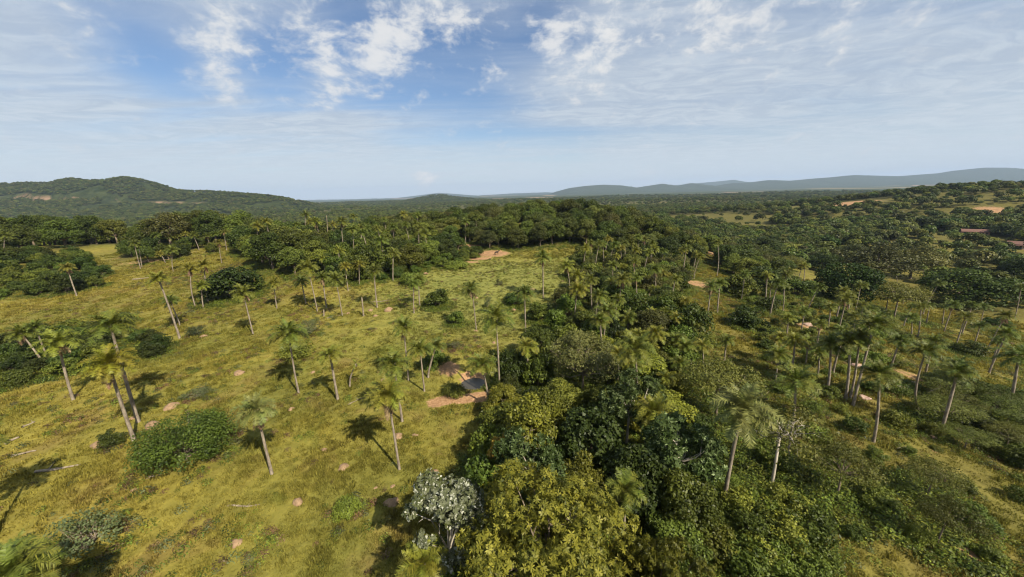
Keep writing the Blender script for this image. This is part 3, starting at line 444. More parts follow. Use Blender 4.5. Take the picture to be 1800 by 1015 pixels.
TREES = [
 (2.0, 14.8, 5.3, 10.2, 'flush', 'big near tree with golden new leaves filling the bottom centre'),
 (7.6, 14.5, 2.6, 8.0, 'flush', 'smaller golden green tree against the big near tree'),
 (-4.7, 18.6, 2.45, 8.6, 'white', 'round tree covered in white leaf clusters beside the pasture'),
 (1.2, 23.6, 3.0, 8.0, 'silver', 'silvery leaved tree just behind the big golden tree'),
 (1.2, 28.2, 2.5, 8.5, 'yellow', 'tall yellow green tree at the pasture edge behind the silvery tree'),
 (2.6, 32.5, 2.3, 7.5, 'yellow', 'yellow green tree by the end of the dirt path'),
 (-1.0, 26.4, 1.6, 6.2, 'lemon', 'bright lemon yellow small tree at the pasture edge'),
 (6.6, 27.5, 2.9, 7.5, 'dark', 'dark shaded tree in the middle of the near belt'),
 (9.2, 23.0, 2.4, 6.0, 'dark', 'low dark tree left of the silver tree with white limbs'),
 (4.9, 22.6, 2.0, 6.5, 'yellow', 'small golden green tree behind the big golden tree'),
 (11.6, 31.5, 3.1, 8.5, 'silver', 'glossy tree with blue green silver leaves in the belt'),
 (13.6, 24.8, 3.2, 7.6, 'silver', 'silver leaved tree with white forking limbs, right of the belt'),
 (9.3, 43.0, 5.2, 9.0, 'grey', 'broad greyish tree with bare twigs in its crown'),
 (16.5, 61.0, 2.8, 7.0, 'deadwhite', 'dead tree with bleached white branches in the belt'),
 (14.5, 47.5, 2.0, 5.5, 'deadwhite', 'small bleached dead tree right of the greyish tree'),
 (-1.3, 45.6, 2.4, 5.6, 'darkbush', 'dark leafy tree overhanging the pond'),
 (3.4, 44.0, 2.4, 5.2, 'bush', 'leafy bushy tree between the pond and the greyish tree'),
 (23.6, 36.0, 5.0, 6.6, 'feather', 'wide feathery dark tree on the slope right of the belt'),
 (22.8, 25.8, 3.3, 8.6, 'sparse', 'sparse thin tree with bare forking limbs on the slope'),
 (27.8, 24.8, 2.9, 4.6, 'feather', 'spreading dark tree low on the near right slope'),
 (31.5, 20.5, 1.9, 3.8, 'feather', 'small spreading tree at the bottom right slope'),
 (36, 25, 2.0, 3.4, 'feather', 'spreading olive tree right of the eroded gully'),
 (-34.52, 31.28, 4.46, 4.76, 'roundbush', 'big round green shrub alone on the front pasture'),
 (-74.72, 91.69, 7.27, 8.51, 'darkbush', 'large round dark bush on the left pasture'),
 (-18.26, 81.39, 3.03, 4.32, 'bush', 'round bush beside the palm pair in mid pasture'),
 (-11.93, 69.82, 1.8, 3.11, 'bush', 'small dark bush left of the leaning palm'),
 (5.98, 72.1, 2.96, 4.17, 'bush', 'round bush beside the bushy headed palm at the pasture edge'),
 (0.59, 82.23, 2.78, 3.15, 'darkbush', 'dark bush behind the bushy headed palm'),
 (-18.45, 117.02, 4.42, 2.4, 'lowbush', 'long low bush lying in the open clearing'),
 (-28.36, 99.43, 3.96, 3.52, 'lowbush', 'bright flat topped bush behind the palm pair'),
 (-36.72, 55.31, 2.91, 2.18, 'lowbush', 'bright low shrub behind the tall palm'),
 (-39.6, 64.59, 2.22, 3.01, 'weedbush', 'thin dark shrub on the pasture below the short dark palm'),
 (-43.46, 43.2, 1.79, 1.4, 'weedbush', 'small leafy shrub above the big round shrub'),
 (-45.36, 34.44, 1.23, 1.76, 'darkbush', 'small dark shrub at the foot of the yellow palm'),
 (-34.25, 22.11, 2.27, 2.93, 'weedbush', 'straggly grey shrub lying in the front left grass'),
 (-14.61, 24.17, 1.21, 1.42, 'lowbush', 'small leafy plant patch left of the flowering tree'),
 (-62.99, 66.09, 1.59, 1.94, 'spiky', 'spiky tuft by a termite mound under the tall yellow palm'),
 (-3.56, 97.89, 0.98, 1.91, 'weedbush', 'tiny shrub in the middle of the clearing'),
 (-5.99, 80.53, 0.95, 2.7, 'weedbush', 'tiny sapling left of the bushy headed palm'),
 (-10.56, 57.62, 1.31, 1.24, 'weedbush', 'small dark shrub above the muddy hollow'),
 (-12.7, 51.78, 1.56, 2.64, 'bush', 'leafy shrub at the foot of the leaning palm by the hollow'),
 (-8.11, 42.48, 1.7, 1.31, 'lowbush', 'olive shrubs on the bank between pond and dirt path'),
 (110.83, 111.13, 9.25, 13.18, 'mango', 'dense dark round tree, left of the two big ones in the valley'),
 (182.53, 133.8, 14.28, 14.73, 'mango', 'largest dense dark round tree in the valley'),
 (174.39, 192.71, 8.31, 10.15, 'mango', 'small round dark tree left of the valley round tree'),
 (234.1, 156.03, 7.89, 14.03, 'mango', 'dense dark tree at the right edge of the valley'),
 (176.94, 164.81, 15.21, 19.06, 'olive', 'large olive brown tree behind the round trees'),
 (213.87, 217.55, 10.76, 12.69, 'olive', 'olive tree left of the large olive brown tree'),
 (206.66, 176.57, 11.81, 16.43, 'olive', 'olive tree right of the large olive brown tree'),
 (116.59, 101.1, 7.48, 9.96, 'feather', 'spreading olive tree in front of the large olive tree'),
 (47.95, 66.32, 3.56, 4.14, 'darkbush', 'dark bush on the brown slope'),
 (60.75, 80.19, 3.01, 3.4, 'darkbush', 'dark bush behind the bush on the brown slope'),
 (65.09, 96.56, 4.89, 6.36, 'bush', 'leafy tree at the foot of the dark grove'),
 (88.15, 116.81, 7.84, 7.61, 'bush', 'leafy tree right of the dark grove foot'),
 (91.78, 108.77, 5.51, 6.3, 'bush', 'leafy tree left of the eroded bank head'),
 (99.32, 153.89, 8.89, 10.9, 'broad', 'dark tree above the head of the brown slope'),
 (173.5, 239.78, 11.79, 14.92, 'broad', 'tall dark tree right of the head of the brown slope'),
 (97.97, 69.2, 2.83, 3.43, 'darkbush', 'dark bush below the palm pair on the right pasture'),
 (170.22, 127.54, 5.47, 5.45, 'darkbush', 'dark bush in front of the largest round tree'),
 (160.15, 108.78, 2.83, 3.07, 'darkbush', 'small dark bush on the right pasture'),
 (33.9, 184.5, 4.67, 9.68, 'broad', 13),
 (17.3, 179.5, 4.01, 9.11, 'broad', 12),
 (-17.0, 241.7, 4.93, 9.95, 'broad', 12),
 (47.7, 218.1, 3.94, 9.07, 'broad', 13),
 (65.0, 189.3, 4.85, 11.83, 'olivebroad', 58),
 (15.2, 162.5, 5.76, 11.33, 'olivebroad', 56),
 (93.2, 191.6, 4.77, 11.09, 'broad', 13),
 (-20.0, 203.9, 4.47, 9.61, 'light', 43),
 (44.9, 164.0, 5.42, 10.34, 'broad', 11),
 (83.2, 211.2, 5.86, 11.75, 'broad', 13),
 (56.9, 171.5, 5.13, 10.72, 'broad', 13),
 (-32.7, 239.9, 5.06, 10.68, 'broad', 12),
 (-9.8, 228.5, 5.1, 12.35, 'olivebroad', 57),
 (41.0, 208.1, 6.22, 11.76, 'broad', 13),
 (58.0, 243.5, 4.51, 10.54, 'broad', 13),
 (57.2, 184.0, 5.61, 11.69, 'broad', 13),
 (20.6, 233.4, 4.42, 10.19, 'broad', 12),
 (16.5, 202.7, 5.47, 11.3, 'broad', 12),
 (59.3, 213.7, 4.95, 9.03, 'broad', 13),
 (-17.0, 179.9, 5.17, 11.84, 'broad', 12),
 (-49.7, 203.1, 5.32, 12.22, 'olivebroad', 57),
 (-19.8, 187.6, 3.76, 9.0, 'broad', 12),
 (-23.2, 178.6, 5.28, 9.82, 'broad', 12),
 (26.6, 174.6, 5.37, 10.86, 'broad', 13),
 (78.8, 194.6, 3.96, 9.01, 'light', 44),
 (51.0, 231.3, 4.75, 11.84, 'broad', 13),
 (26.9, 161.2, 5.69, 11.52, 'broad', 11),
 (6.1, 205.9, 4.73, 10.59, 'olivebroad', 57),
 (-43.0, 213.2, 5.35, 11.25, 'olivebroad', 57),
 (21.2, 223.8, 5.43, 11.35, 'broad', 12),
 (-28.7, 228.2, 4.48, 9.08, 'olivebroad', 57),
 (-7.7, 172.3, 4.79, 10.1, 'broad', 12),
 (7.0, 223.6, 4.34, 10.64, 'broad', 12),
 (-52.2, 194.8, 5.83, 11.93, 'broad', 12),
 (90.1, 220.7, 5.83, 11.01, 'olivebroad', 58),
 (14.8, 248.7, 5.49, 10.04, 'broad', 12),
 (43.6, 187.1, 6.09, 11.13, 'broad', 13),
 (41.6, 251.3, 4.62, 11.38, 'broad', 13),
 (-2.4, 236.9, 5.47, 11.97, 'olivebroad', 57),
 (-2.2, 176.2, 5.66, 10.44, 'light', 43),
 (1.3, 211.0, 4.62, 10.32, 'broad', 12),
 (-6.0, 193.3, 5.16, 9.98, 'olivebroad', 57),
 (-37.1, 183.4, 5.89, 11.44, 'broad', 12),
 (13.4, 255.8, 5.47, 10.54, 'broad', 12),
 (36.4, 214.0, 5.96, 11.76, 'broad', 13),
 (-43.6, 233.4, 5.46, 10.8, 'light', 43),
 (80.7, 227.0, 5.36, 9.77, 'broad', 13),
 (-35.0, 215.8, 5.88, 10.69, 'olivebroad', 57),
 (13.0, 210.7, 4.96, 11.3, 'broad', 12),
 (63.6, 154.8, 4.32, 9.36, 'broad', 11),
 (36.2, 244.8, 5.91, 12.45, 'olivebroad', 58),
 (-54.3, 215.4, 5.05, 10.13, 'broad', 12),
 (-5.8, 160.1, 6.07, 11.85, 'broad', 10),
 (43.6, 226.5, 3.99, 9.96, 'light', 44),
 (20.5, 169.5, 5.56, 11.12, 'light', 43),
 (53.3, 195.9, 4.91, 11.03, 'broad', 13),
 (-38.4, 201.7, 5.12, 10.29, 'olivebroad', 57),
 (73.8, 218.8, 3.83, 9.47, 'broad', 13),
 (31.4, 198.6, 4.95, 10.68, 'broad', 13),
 (-9.4, 186.1, 5.84, 11.63, 'olivebroad', 57),
 (-9.4, 249.9, 4.3, 10.44, 'broad', 12),
 (0.4, 159.6, 4.68, 11.39, 'light', 41),
 (87.2, 203.3, 5.26, 11.64, 'broad', 13),
 (32.8, 167.3, 5.16, 12.5, 'broad', 11),
 (37.7, 150.6, 4.11, 9.0, 'broad', 11),
 (74.9, 165.3, 4.8, 11.82, 'light', 42),
 (67.6, 200.4, 6.4, 12.14, 'light', 44),
 (11.8, 169.6, 6.81, 12.45, 'broad', 12),
 (76.8, 159.6, 5.47, 11.07, 'broad', 11),
 (46.0, 177.0, 4.77, 11.08, 'broad', 13),
 (-0.4, 247.2, 4.62, 9.61, 'broad', 12),
 (-31.4, 195.5, 4.19, 9.58, 'broad', 12),
 (8.1, 244.2, 6.2, 12.43, 'olivebroad', 57),
 (-53.0, 184.8, 4.08, 9.8, 'broad', 12),
 (61.7, 227.6, 5.34, 10.36, 'broad', 13),
 (-7.4, 241.7, 4.8, 10.95, 'broad', 12),
 (29.8, 241.8, 4.68, 11.22, 'broad', 12),
 (11.1, 194.1, 6.01, 12.24, 'broad', 12),
 (47.5, 154.3, 5.08, 10.16, 'broad', 11),
 (34.1, 158.3, 5.37, 12.09, 'broad', 11),
 (23.8, 203.2, 4.52, 9.69, 'broad', 12),
 (-37.9, 231.4, 4.42, 10.3, 'broad', 12),
 (83.2, 221.1, 4.66, 9.22, 'broad', 13),
 (87.6, 228.0, 5.18, 12.27, 'broad', 13),
 (74.1, 171.4, 6.48, 12.26, 'broad', 13),
 (12.1, 183.1, 5.79, 10.64, 'broad', 12),
 (-17.7, 252.6, 5.43, 11.13, 'olivebroad', 57),
 (-9.3, 208.6, 4.83, 10.91, 'light', 43),
 (-18.9, 230.3, 4.65, 10.25, 'light', 43),
 (-21.7, 211.4, 6.75, 12.31, 'light', 43),
 (-12.0, 196.5, 5.13, 12.05, 'broad', 12),
 (31.8, 191.6, 6.35, 12.18, 'broad', 13),
 (53.6, 156.4, 5.02, 9.71, 'light', 42),
 (59.6, 234.2, 5.78, 10.94, 'broad', 13),
 (77.6, 185.5, 5.6, 11.0, 'broad', 13),
 (-25.0, 245.2, 5.72, 11.06, 'broad', 12),
 (87.3, 172.0, 6.22, 11.85, 'olivebroad', 'olive tree just left of the palm against the dark grove above the brown slope'),
 (37.5, 226.8, 4.8, 10.38, 'broad', 13),
 (3.0, 153.5, 5.03, 9.26, 'broad', 10),
 (48.0, 169.9, 5.11, 12.16, 'olivebroad', 58),
 (-45.1, 207.2, 5.64, 11.7, 'broad', 12),
 (-6.5, 200.1, 4.11, 10.01, 'olivebroad', 57),
 (-30.9, 204.0, 6.22, 12.11, 'broad', 12),
 (50.2, 243.8, 4.44, 9.62, 'light', 44),
 (46.7, 204.5, 5.64, 11.84, 'broad', 13),
 (-30.1, 219.8, 5.39, 10.05, 'light', 43),
 (19.0, 188.1, 5.35, 10.6, 'light', 43),
 (1.0, 193.9, 5.81, 11.97, 'broad', 12),
 (-48.3, 219.4, 5.24, 11.51, 'broad', 12),
 (74.7, 200.3, 4.67, 10.86, 'broad', 13),
 (13.4, 231.8, 5.71, 11.95, 'light', 43),
 (53.5, 204.2, 5.32, 10.22, 'broad', 13),
 (12.8, 154.3, 4.75, 10.53, 'broad', 10),
 (24.5, 255.0, 5.81, 12.39, 'light', 43),
 (17.4, 216.3, 5.02, 10.5, 'broad', 12),
 (93.0, 184.0, 3.98, 9.53, 'broad', 13),
 (60.6, 199.2, 4.63, 11.45, 'broad', 13),
 (2.6, 241.5, 4.87, 10.36, 'broad', 12),
 (-46.6, 184.4, 4.84, 11.94, 'broad', 12),
 (32.5, 256.4, 3.89, 9.14, 'broad', 12),
 (21.9, 245.9, 4.91, 11.56, 'broad', 12),
 (-22.8, 236.9, 4.29, 9.67, 'broad', 12),
 (72.0, 177.6, 5.86, 12.47, 'light', 44),
 (23.2, 194.4, 4.29, 9.86, 'broad', 12),
 (80.1, 175.3, 5.42, 11.18, 'broad', 13),
 (7.5, 161.4, 4.53, 10.73, 'broad', 10),
 (39.4, 182.0, 4.48, 9.63, 'broad', 13),
 (0.0, 184.5, 5.76, 11.95, 'broad', 12),
 (74.6, 240.9, 5.33, 10.56, 'light', 44),
 (62.3, 206.1, 5.68, 10.38, 'broad', 13),
 (75.2, 211.2, 5.43, 10.47, 'olivebroad', 58),
 (3.0, 254.8, 5.14, 9.62, 'broad', 12),
 (69.2, 212.7, 5.18, 9.73, 'broad', 13),
 (62.4, 179.8, 4.79, 11.51, 'light', 44),
 (18.5, 156.8, 6.09, 11.74, 'broad', 10),
 (-42.5, 226.0, 5.43, 10.28, 'broad', 12),
 (29.8, 211.4, 5.73, 10.56, 'broad', 13),
 (-1.3, 165.9, 5.27, 10.25, 'light', 41),
 (75.2, 232.8, 5.38, 11.0, 'broad', 13),
 (-42.6, 195.7, 5.01, 11.76, 'broad', 12),
 (-58.1, 208.3, 4.29, 9.68, 'broad', 12),
 (84.8, 196.5, 5.08, 10.65, 'broad', 13),
 (27.2, 220.2, 4.72, 11.41, 'broad', 12),
 (-2.2, 228.8, 5.01, 12.12, 'light', 43),
 (4.2, 235.5, 6.56, 12.45, 'broad', 12),
 (69.6, 185.4, 4.61, 11.13, 'light', 44),
 (6.4, 198.6, 5.19, 9.78, 'olivebroad', 57),
 (65.1, 238.3, 4.94, 9.73, 'broad', 13),
 (-36.5, 208.7, 4.81, 9.02, 'olivebroad', 57),
 (-18.2, 196.5, 3.94, 9.55, 'olivebroad', 57),
 (-183.1, 131.8, 5.87, 11.92, 'broad', 21),
 (-208.0, 216.9, 6.07, 14.06, 'olivebroad', 62),
 (-305.0, 219.1, 6.63, 14.62, 'light', 52),
 (-142.0, 183.6, 6.42, 11.81, 'light', 51),
 (-287.0, 179.2, 6.51, 13.33, 'olivebroad', 63),
 (-150.7, 175.9, 7.8, 16.07, 'broad', 20),
 (-278.8, 158.6, 6.61, 13.81, 'broad', 21),
 (-200.8, 149.8, 5.94, 13.12, 'broad', 21),
 (-258.4, 125.8, 8.08, 14.71, 'broad', 21),
 (-160.1, 174.6, 7.39, 16.34, 'light', 51),
 (-219.8, 195.1, 7.7, 14.81, 'light', 51),
 (-186.3, 199.7, 6.82, 12.76, 'broad', 20),
 (-222.2, 188.4, 5.97, 13.22, 'light', 51),
 (-209.6, 153.1, 5.52, 12.88, 'broad', 21),
 (-197.7, 191.5, 6.26, 12.02, 'broad', 20),
 (-305.1, 237.0, 6.59, 13.7, 'broad', 22),
 (-294.5, 143.9, 6.43, 12.32, 'broad', 21),
 (-242.2, 171.7, 6.66, 12.6, 'light', 52),
 (-256.6, 164.2, 6.45, 12.3, 'olivebroad', 63),
 (-234.1, 146.3, 6.96, 16.08, 'broad', 21),
 (-258.2, 183.7, 7.73, 15.02, 'broad', 21),
 (-207.6, 143.2, 6.43, 14.84, 'broad', 21),
 (-182.6, 145.7, 6.41, 11.88, 'broad', 22),
 (-180.7, 196.4, 6.76, 15.96, 'olivebroad', 62),
 (-150.9, 157.5, 8.45, 15.68, 'olivebroad', 62),
 (-288.9, 162.2, 5.58, 13.2, 'broad', 21),
 (-249.4, 147.5, 8.1, 15.51, 'light', 52),
 (-290.1, 131.7, 7.64, 16.47, 'olivebroad', 63),
 (-219.8, 140.6, 7.46, 15.13, 'broad', 21),
 (-169.9, 211.9, 7.49, 14.47, 'broad', 20),
 (-281.0, 227.5, 6.36, 11.94, 'olivebroad', 64),
 (-292.7, 224.1, 6.76, 15.08, 'broad', 22),
 (-290.7, 123.8, 6.14, 14.24, 'broad', 21),
 (-273.6, 127.0, 7.17, 14.29, 'light', 52),
 (-200.7, 212.5, 8.04, 15.04, 'broad', 20),
 (-233.2, 131.5, 6.89, 13.72, 'olivebroad', 63),
 (-277.0, 232.9, 5.62, 13.14, 'olivebroad', 62),
 (-176.3, 159.5, 5.46, 12.05, 'light', 51),
 (-238.2, 211.0, 8.02, 16.35, 'olivebroad', 62),
 (-224.0, 127.4, 6.38, 14.35, 'broad', 21),
 (-258.0, 226.8, 6.62, 12.81, 'broad', 20),
 (-239.2, 187.0, 5.1, 11.53, 'broad', 22),
 (-226.0, 159.8, 6.46, 12.94, 'light', 52),
 (-225.1, 117.3, 7.79, 15.27, 'broad', 21),
 (-157.4, 191.3, 9.05, 16.48, 'light', 51),
 (-303.0, 226.0, 8.29, 15.53, 'broad', 22),
 (-232.2, 229.9, 5.78, 13.66, 'broad', 20),
 (-250.9, 128.4, 5.61, 12.98, 'light', 52),
 (-271.3, 140.6, 8.28, 15.34, 'light', 52),
 (-282.0, 115.0, 7.01, 13.6, 'olivebroad', 63),
 (-274.2, 153.2, 6.24, 12.34, 'light', 52),
 (-164.5, 188.2, 5.66, 12.38, 'broad', 20),
 (-191.7, 162.9, 7.17, 13.95, 'broad', 20),
 (-206.8, 227.4, 5.94, 13.65, 'broad', 20),
 (-203.3, 135.2, 6.42, 14.55, 'light', 52),
 (-272.2, 170.8, 7.92, 15.94, 'broad', 21),
 (-282.9, 168.7, 6.86, 15.5, 'broad', 21),
 (-304.7, 162.5, 7.11, 15.06, 'broad', 21),
 (-145.3, 202.6, 8.29, 15.48, 'olivebroad', 'olive tree just behind the tall yellow palm in front of the dark grove, upper crown'),
 (-217.3, 215.6, 6.06, 13.05, 'light', 51),
 (-289.8, 217.6, 6.23, 12.0, 'broad', 22),
 (-166.5, 168.6, 6.63, 12.52, 'light', 51),
 (-206.3, 164.9, 6.06, 13.77, 'broad', 22),
 (-244.3, 230.5, 6.2, 14.03, 'olivebroad', 'olive tree just behind the second trunk of the close pair below the left forest edge'),
 (-158.3, 199.0, 5.16, 12.06, 'olivebroad', 'olive tree just behind the taller skirted palm at the very back of the left pasture'),
 (-256.5, 142.6, 6.79, 15.68, 'broad', 21),
 (-231.2, 198.4, 6.01, 13.69, 'broad', 20),
 (-181.5, 155.7, 5.23, 12.33, 'broad', 20),
 (-204.0, 157.6, 6.84, 12.77, 'broad', 22),
 (-224.7, 171.1, 6.69, 14.53, 'light', 53),
 (-213.9, 166.6, 7.66, 14.93, 'broad', 22),
 (-264.6, 127.4, 5.24, 11.59, 'broad', 21),
 (-196.9, 236.5, 5.78, 11.76, 'broad', 'dark green tree just behind the skirted palm at the back of the left pasture'),
 (-264.5, 227.2, 6.52, 12.54, 'light', 51),
 (-302.1, 185.0, 6.65, 15.38, 'light', 52),
 (-293.1, 235.0, 5.93, 13.08, 'broad', 22),
 (-160.6, 181.5, 5.54, 11.94, 'broad', 20),
 (-273.7, 118.3, 5.7, 13.48, 'broad', 21),
 (-303.3, 156.3, 6.92, 14.12, 'broad', 21),
 (-139.1, 167.3, 6.41, 15.25, 'broad', 20),
 (-157.2, 157.2, 6.05, 12.19, 'broad', 20),
 (-163.7, 213.3, 6.73, 13.8, 'broad', 20),
 (-236.5, 121.6, 6.27, 11.6, 'broad', 21),
 (-140.6, 190.4, 6.03, 11.58, 'broad', 20),
 (-130.8, 175.2, 8.16, 15.11, 'light', 51),
 (-123.0, 170.2, 4.42, 9.13, 'broad', 18),
 (-71.6, 115.9, 6.34, 12.41, 'broad', 19),
 (-103.0, 158.0, 6.38, 12.67, 'light', 49),
 (-77.4, 119.4, 4.32, 8.56, 'broad', 19),
 (-87.2, 143.4, 4.21, 9.39, 'light', 'light green tree just left of the yellow palm in the cluster behind the grove'),
 (-112.0, 161.6, 5.07, 12.03, 'broad', 18),
 (-87.0, 122.1, 5.23, 10.43, 'light', 49),
 (-106.6, 142.6, 5.6, 11.9, 'broad', 'dark green tree just right of the skirted palm at the back of the left pasture'),
 (-74.9, 133.2, 5.19, 11.04, 'light', 'light green tree just left of the rightmost yellow palm in the cluster behind the grove'),
 (-98.8, 135.0, 4.94, 9.01, 'light', 49),
 (-104.3, 150.0, 4.47, 10.38, 'broad', 18),
 (-80.9, 139.8, 5.88, 11.13, 'broad', 'dark green tree just in front of the yellow palm in the cluster behind the grove'),
 (-67.2, 107.5, 4.41, 9.03, 'broad', 19),
 (-76.4, 111.3, 5.36, 12.99, 'broad', 18),
 (-96.6, 156.5, 4.87, 9.45, 'light', 'light green tree just left of the tallest palm of the cluster rising behind the grove'),
 (-98.6, 144.6, 5.1, 11.45, 'broad', 18),
 (-109.3, 154.2, 5.56, 11.51, 'light', 49),
 (-63.6, 114.2, 4.64, 8.59, 'light', 'light green tree just behind the yellow skirted palm among the shrubs below the palm cluster'),
 (-71.0, 128.9, 4.23, 9.77, 'broad', 19),
 (-114.4, 154.0, 4.95, 10.61, 'broad', 18),
 (-111.6, 149.2, 4.74, 9.75, 'broad', 18),
 (-80.2, 127.0, 4.87, 9.32, 'broad', 19),
 (-91.8, 148.0, 4.42, 9.02, 'light', 50),
 (-117.0, 162.3, 5.76, 12.26, 'broad', 18),
 (-105.8, 163.2, 5.14, 10.67, 'broad', 18),
 (-91.8, 139.8, 6.45, 11.99, 'broad', 18),
 (-92.4, 132.5, 4.77, 8.75, 'broad', 18),
 (-113.5, 167.5, 4.53, 8.95, 'broad', 18),
 (-86.8, 136.9, 5.51, 11.42, 'light', 50),
 (-98.7, 150.1, 5.72, 11.15, 'broad', 18),
 (-103.9, 168.2, 5.13, 10.04, 'broad', 19),
 (-73.7, 124.6, 5.37, 11.94, 'light', 'light green tree just in front of the yellow palm in the cluster behind the grove'),
 (-83.5, 132.0, 6.53, 12.52, 'broad', 19),
 (-92.4, 153.5, 4.11, 8.56, 'broad', 'dark green tree just left of the tallest palm of the cluster rising behind the grove'),
 (-85.5, 149.0, 5.58, 11.06, 'broad', 'dark green tree just left of the yellow palm in the cluster behind the grove'),
 (-67.3, 121.5, 4.08, 9.41, 'broad', 19),
 (-48.2, 123.3, 4.26, 7.97, 'bush', 'leafy bush just left of the yellow palm half hidden in shrubs near the clearing'),
 (-51.9, 145.4, 3.89, 8.48, 'bush', 'leafy bush just behind the yellow palm half hidden in shrubs near the clearing'),
 (-34.5, 144.6, 4.2, 7.63, 'bush', 33),
 (-37.4, 129.0, 4.06, 7.04, 'light', 45),
 (-71.4, 154.7, 3.02, 5.23, 'broad', 'dark green tree just behind the tall palm rising from the thicket, left of two'),
 (-66.5, 134.6, 3.33, 6.01, 'darkbush', 'dark bush just left of the tall palm rising from the thicket, left of two'),
 (-30.0, 121.8, 4.69, 8.63, 'light', 45),
 (-45.3, 100.6, 3.67, 8.48, 'bush', 'leafy bush just behind the small pale palm on brown grass above the bare trunk'),
 (-43.2, 131.9, 3.6, 7.57, 'darkbush', 'dark bush just right of the yellow palm half hidden in shrubs near the clearing'),
 (-55.7, 141.4, 2.24, 5.2, 'light', 'light green tree just right of the tall palm rising from the thicket, left of two'),
 (-65.3, 142.7, 4.34, 7.58, 'broad', 'dark green tree just behind the tall palm rising from the thicket, right of two'),
 (-32.8, 118.4, 4.07, 7.62, 'bush', 33),
 (-60.6, 128.6, 3.22, 6.24, 'broad', 'dark green tree just right of the tall palm rising from the thicket, left of two'),
 (-46.6, 114.6, 4.18, 8.48, 'bush', 'leafy bush just in front of the yellow palm half hidden in shrubs near the clearing'),
 (-24.4, 130.6, 3.88, 8.61, 'broad', 'dark green tree just left of the long low bush lying in the open clearing'),
 (-56.6, 115.9, 3.86, 8.47, 'bush', 'leafy bush just in front of the tall palm rising from the thicket, left of two'),
 (-45.4, 109.2, 3.36, 6.23, 'bush', 33),
 (-55.6, 165.6, 3.78, 7.18, 'bush', 33),
 (-72.1, 159.5, 3.36, 7.33, 'light', 'light green tree just behind the tall palm rising from the thicket, left of two'),
 (-51.2, 159.7, 4.06, 8.15, 'broad', 'dark green tree just right of the yellow palm half hidden in shrubs near the clearing'),
 (-54.7, 155.3, 4.03, 7.32, 'light', 45),
 (-45.0, 152.7, 3.79, 7.27, 'light', 45),
 (-59.0, 156.2, 2.59, 5.46, 'light', 45),
 (-31.5, 160.5, 2.73, 5.3, 'bush', 33),
 (-49.7, 132.9, 3.42, 6.8, 'light', 'light green tree just behind the yellow palm half hidden in shrubs near the clearing'),
 (-40.0, 147.8, 3.23, 6.17, 'broad', 14),
 (-43.3, 164.7, 2.73, 5.57, 'broad', 14),
 (-61.3, 146.4, 4.98, 8.76, 'darkbush', 'dark bush just left of the yellow palm half hidden in shrubs near the clearing'),
 (-74.7, 148.8, 4.6, 8.42, 'broad', 'dark green tree just right of the rightmost yellow palm in the cluster behind the grove'),
 (-27.2, 142.2, 3.76, 8.17, 'darkbush', 5),
 (-36.6, 152.5, 3.29, 5.89, 'bush', 33),
 (-70.4, 146.1, 4.21, 8.85, 'darkbush', 'dark bush just behind the tall palm rising from the thicket, left of two'),
 (-43.0, 140.7, 3.09, 5.8, 'darkbush', 5),
 (-46.2, 161.2, 3.21, 7.44, 'bush', 33),
 (-61.6, 159.6, 3.36, 7.28, 'bush', 'leafy bush just right of the tall palm rising from the thicket, right of two'),
 (-67.9, 150.6, 3.47, 7.0, 'bush', 'leafy bush just behind the tall palm rising from the thicket, left of two'),
 (-49.6, 117.7, 3.49, 7.91, 'light', 'light green tree just right of the tall palm rising from the thicket, right of two'),
 (-39.9, 108.5, 4.17, 8.43, 'bush', 'leafy bush just left of the bright flat topped bush behind the palm pair'),
 (-75.4, 137.7, 3.75, 8.69, 'broad', 'dark green tree just left of the tall palm rising from the thicket, left of two'),
 (-57.3, 132.4, 3.18, 6.75, 'bush', 'leafy bush just behind the tall palm rising from the thicket, right of two'),
 (-32.4, 112.4, 4.43, 8.91, 'light', 'light green tree just behind the bright flat topped bush behind the palm pair'),
 (-36.0, 121.6, 2.78, 6.56, 'light', 45),
 (-67.1, 157.9, 2.17, 5.1, 'bush', 'leafy bush just right of the tall palm rising from the thicket, left of two'),
 (-54.7, 120.4, 2.64, 5.04, 'light', 'light green tree just left of the yellow palm half hidden in shrubs near the clearing'),
 (-29.1, 128.9, 4.35, 8.82, 'light', 'light green tree just left of the long low bush lying in the open clearing'),
 (-59.4, 136.8, 2.46, 5.6, 'darkbush', 'dark bush just behind the tall palm rising from the thicket, right of two'),
 (-61.8, 116.5, 3.24, 7.49, 'darkbush', 'dark bush just behind the yellow skirted palm among the shrubs below the palm cluster'),
 (-37.9, 138.0, 2.17, 5.06, 'darkbush', 5),
 (-30.2, 150.4, 2.98, 5.34, 'bush', 33),
 (-60.1, 165.1, 3.25, 7.16, 'bush', 'leafy bush just right of the lone yellow palm on the dry ground on the skyline'),
 (-22.7, 151.2, 3.46, 6.24, 'broad', 'dark green tree just behind the long low bush lying in the open clearing'),
 (-60.4, 141.7, 2.26, 5.01, 'light', 'light green tree just behind the tall palm rising from the thicket, right of two'),
 (-57.6, 108.7, 2.91, 6.51, 'broad', 'dark green tree just behind the yellow skirted palm among the shrubs below the palm cluster'),
 (-47.0, 136.8, 3.54, 7.44, 'light', 'light green tree just right of the yellow palm half hidden in shrubs near the clearing'),
 (-53.8, 105.3, 3.26, 6.48, 'bush', 'leafy bush just right of the yellow skirted palm among the shrubs below the palm cluster'),
 (-41.6, 123.4, 2.39, 5.33, 'light', 45),
 (-50.4, 164.4, 4.87, 8.46, 'light', 45),
 (-50.2, 99.0, 2.57, 5.92, 'darkbush', 'dark bush just right of the yellow skirted palm among the shrubs below the palm cluster'),
 (-37.8, 113.6, 3.12, 6.82, 'bush', 'leafy bush just right of the yellow palm half hidden in shrubs near the clearing'),
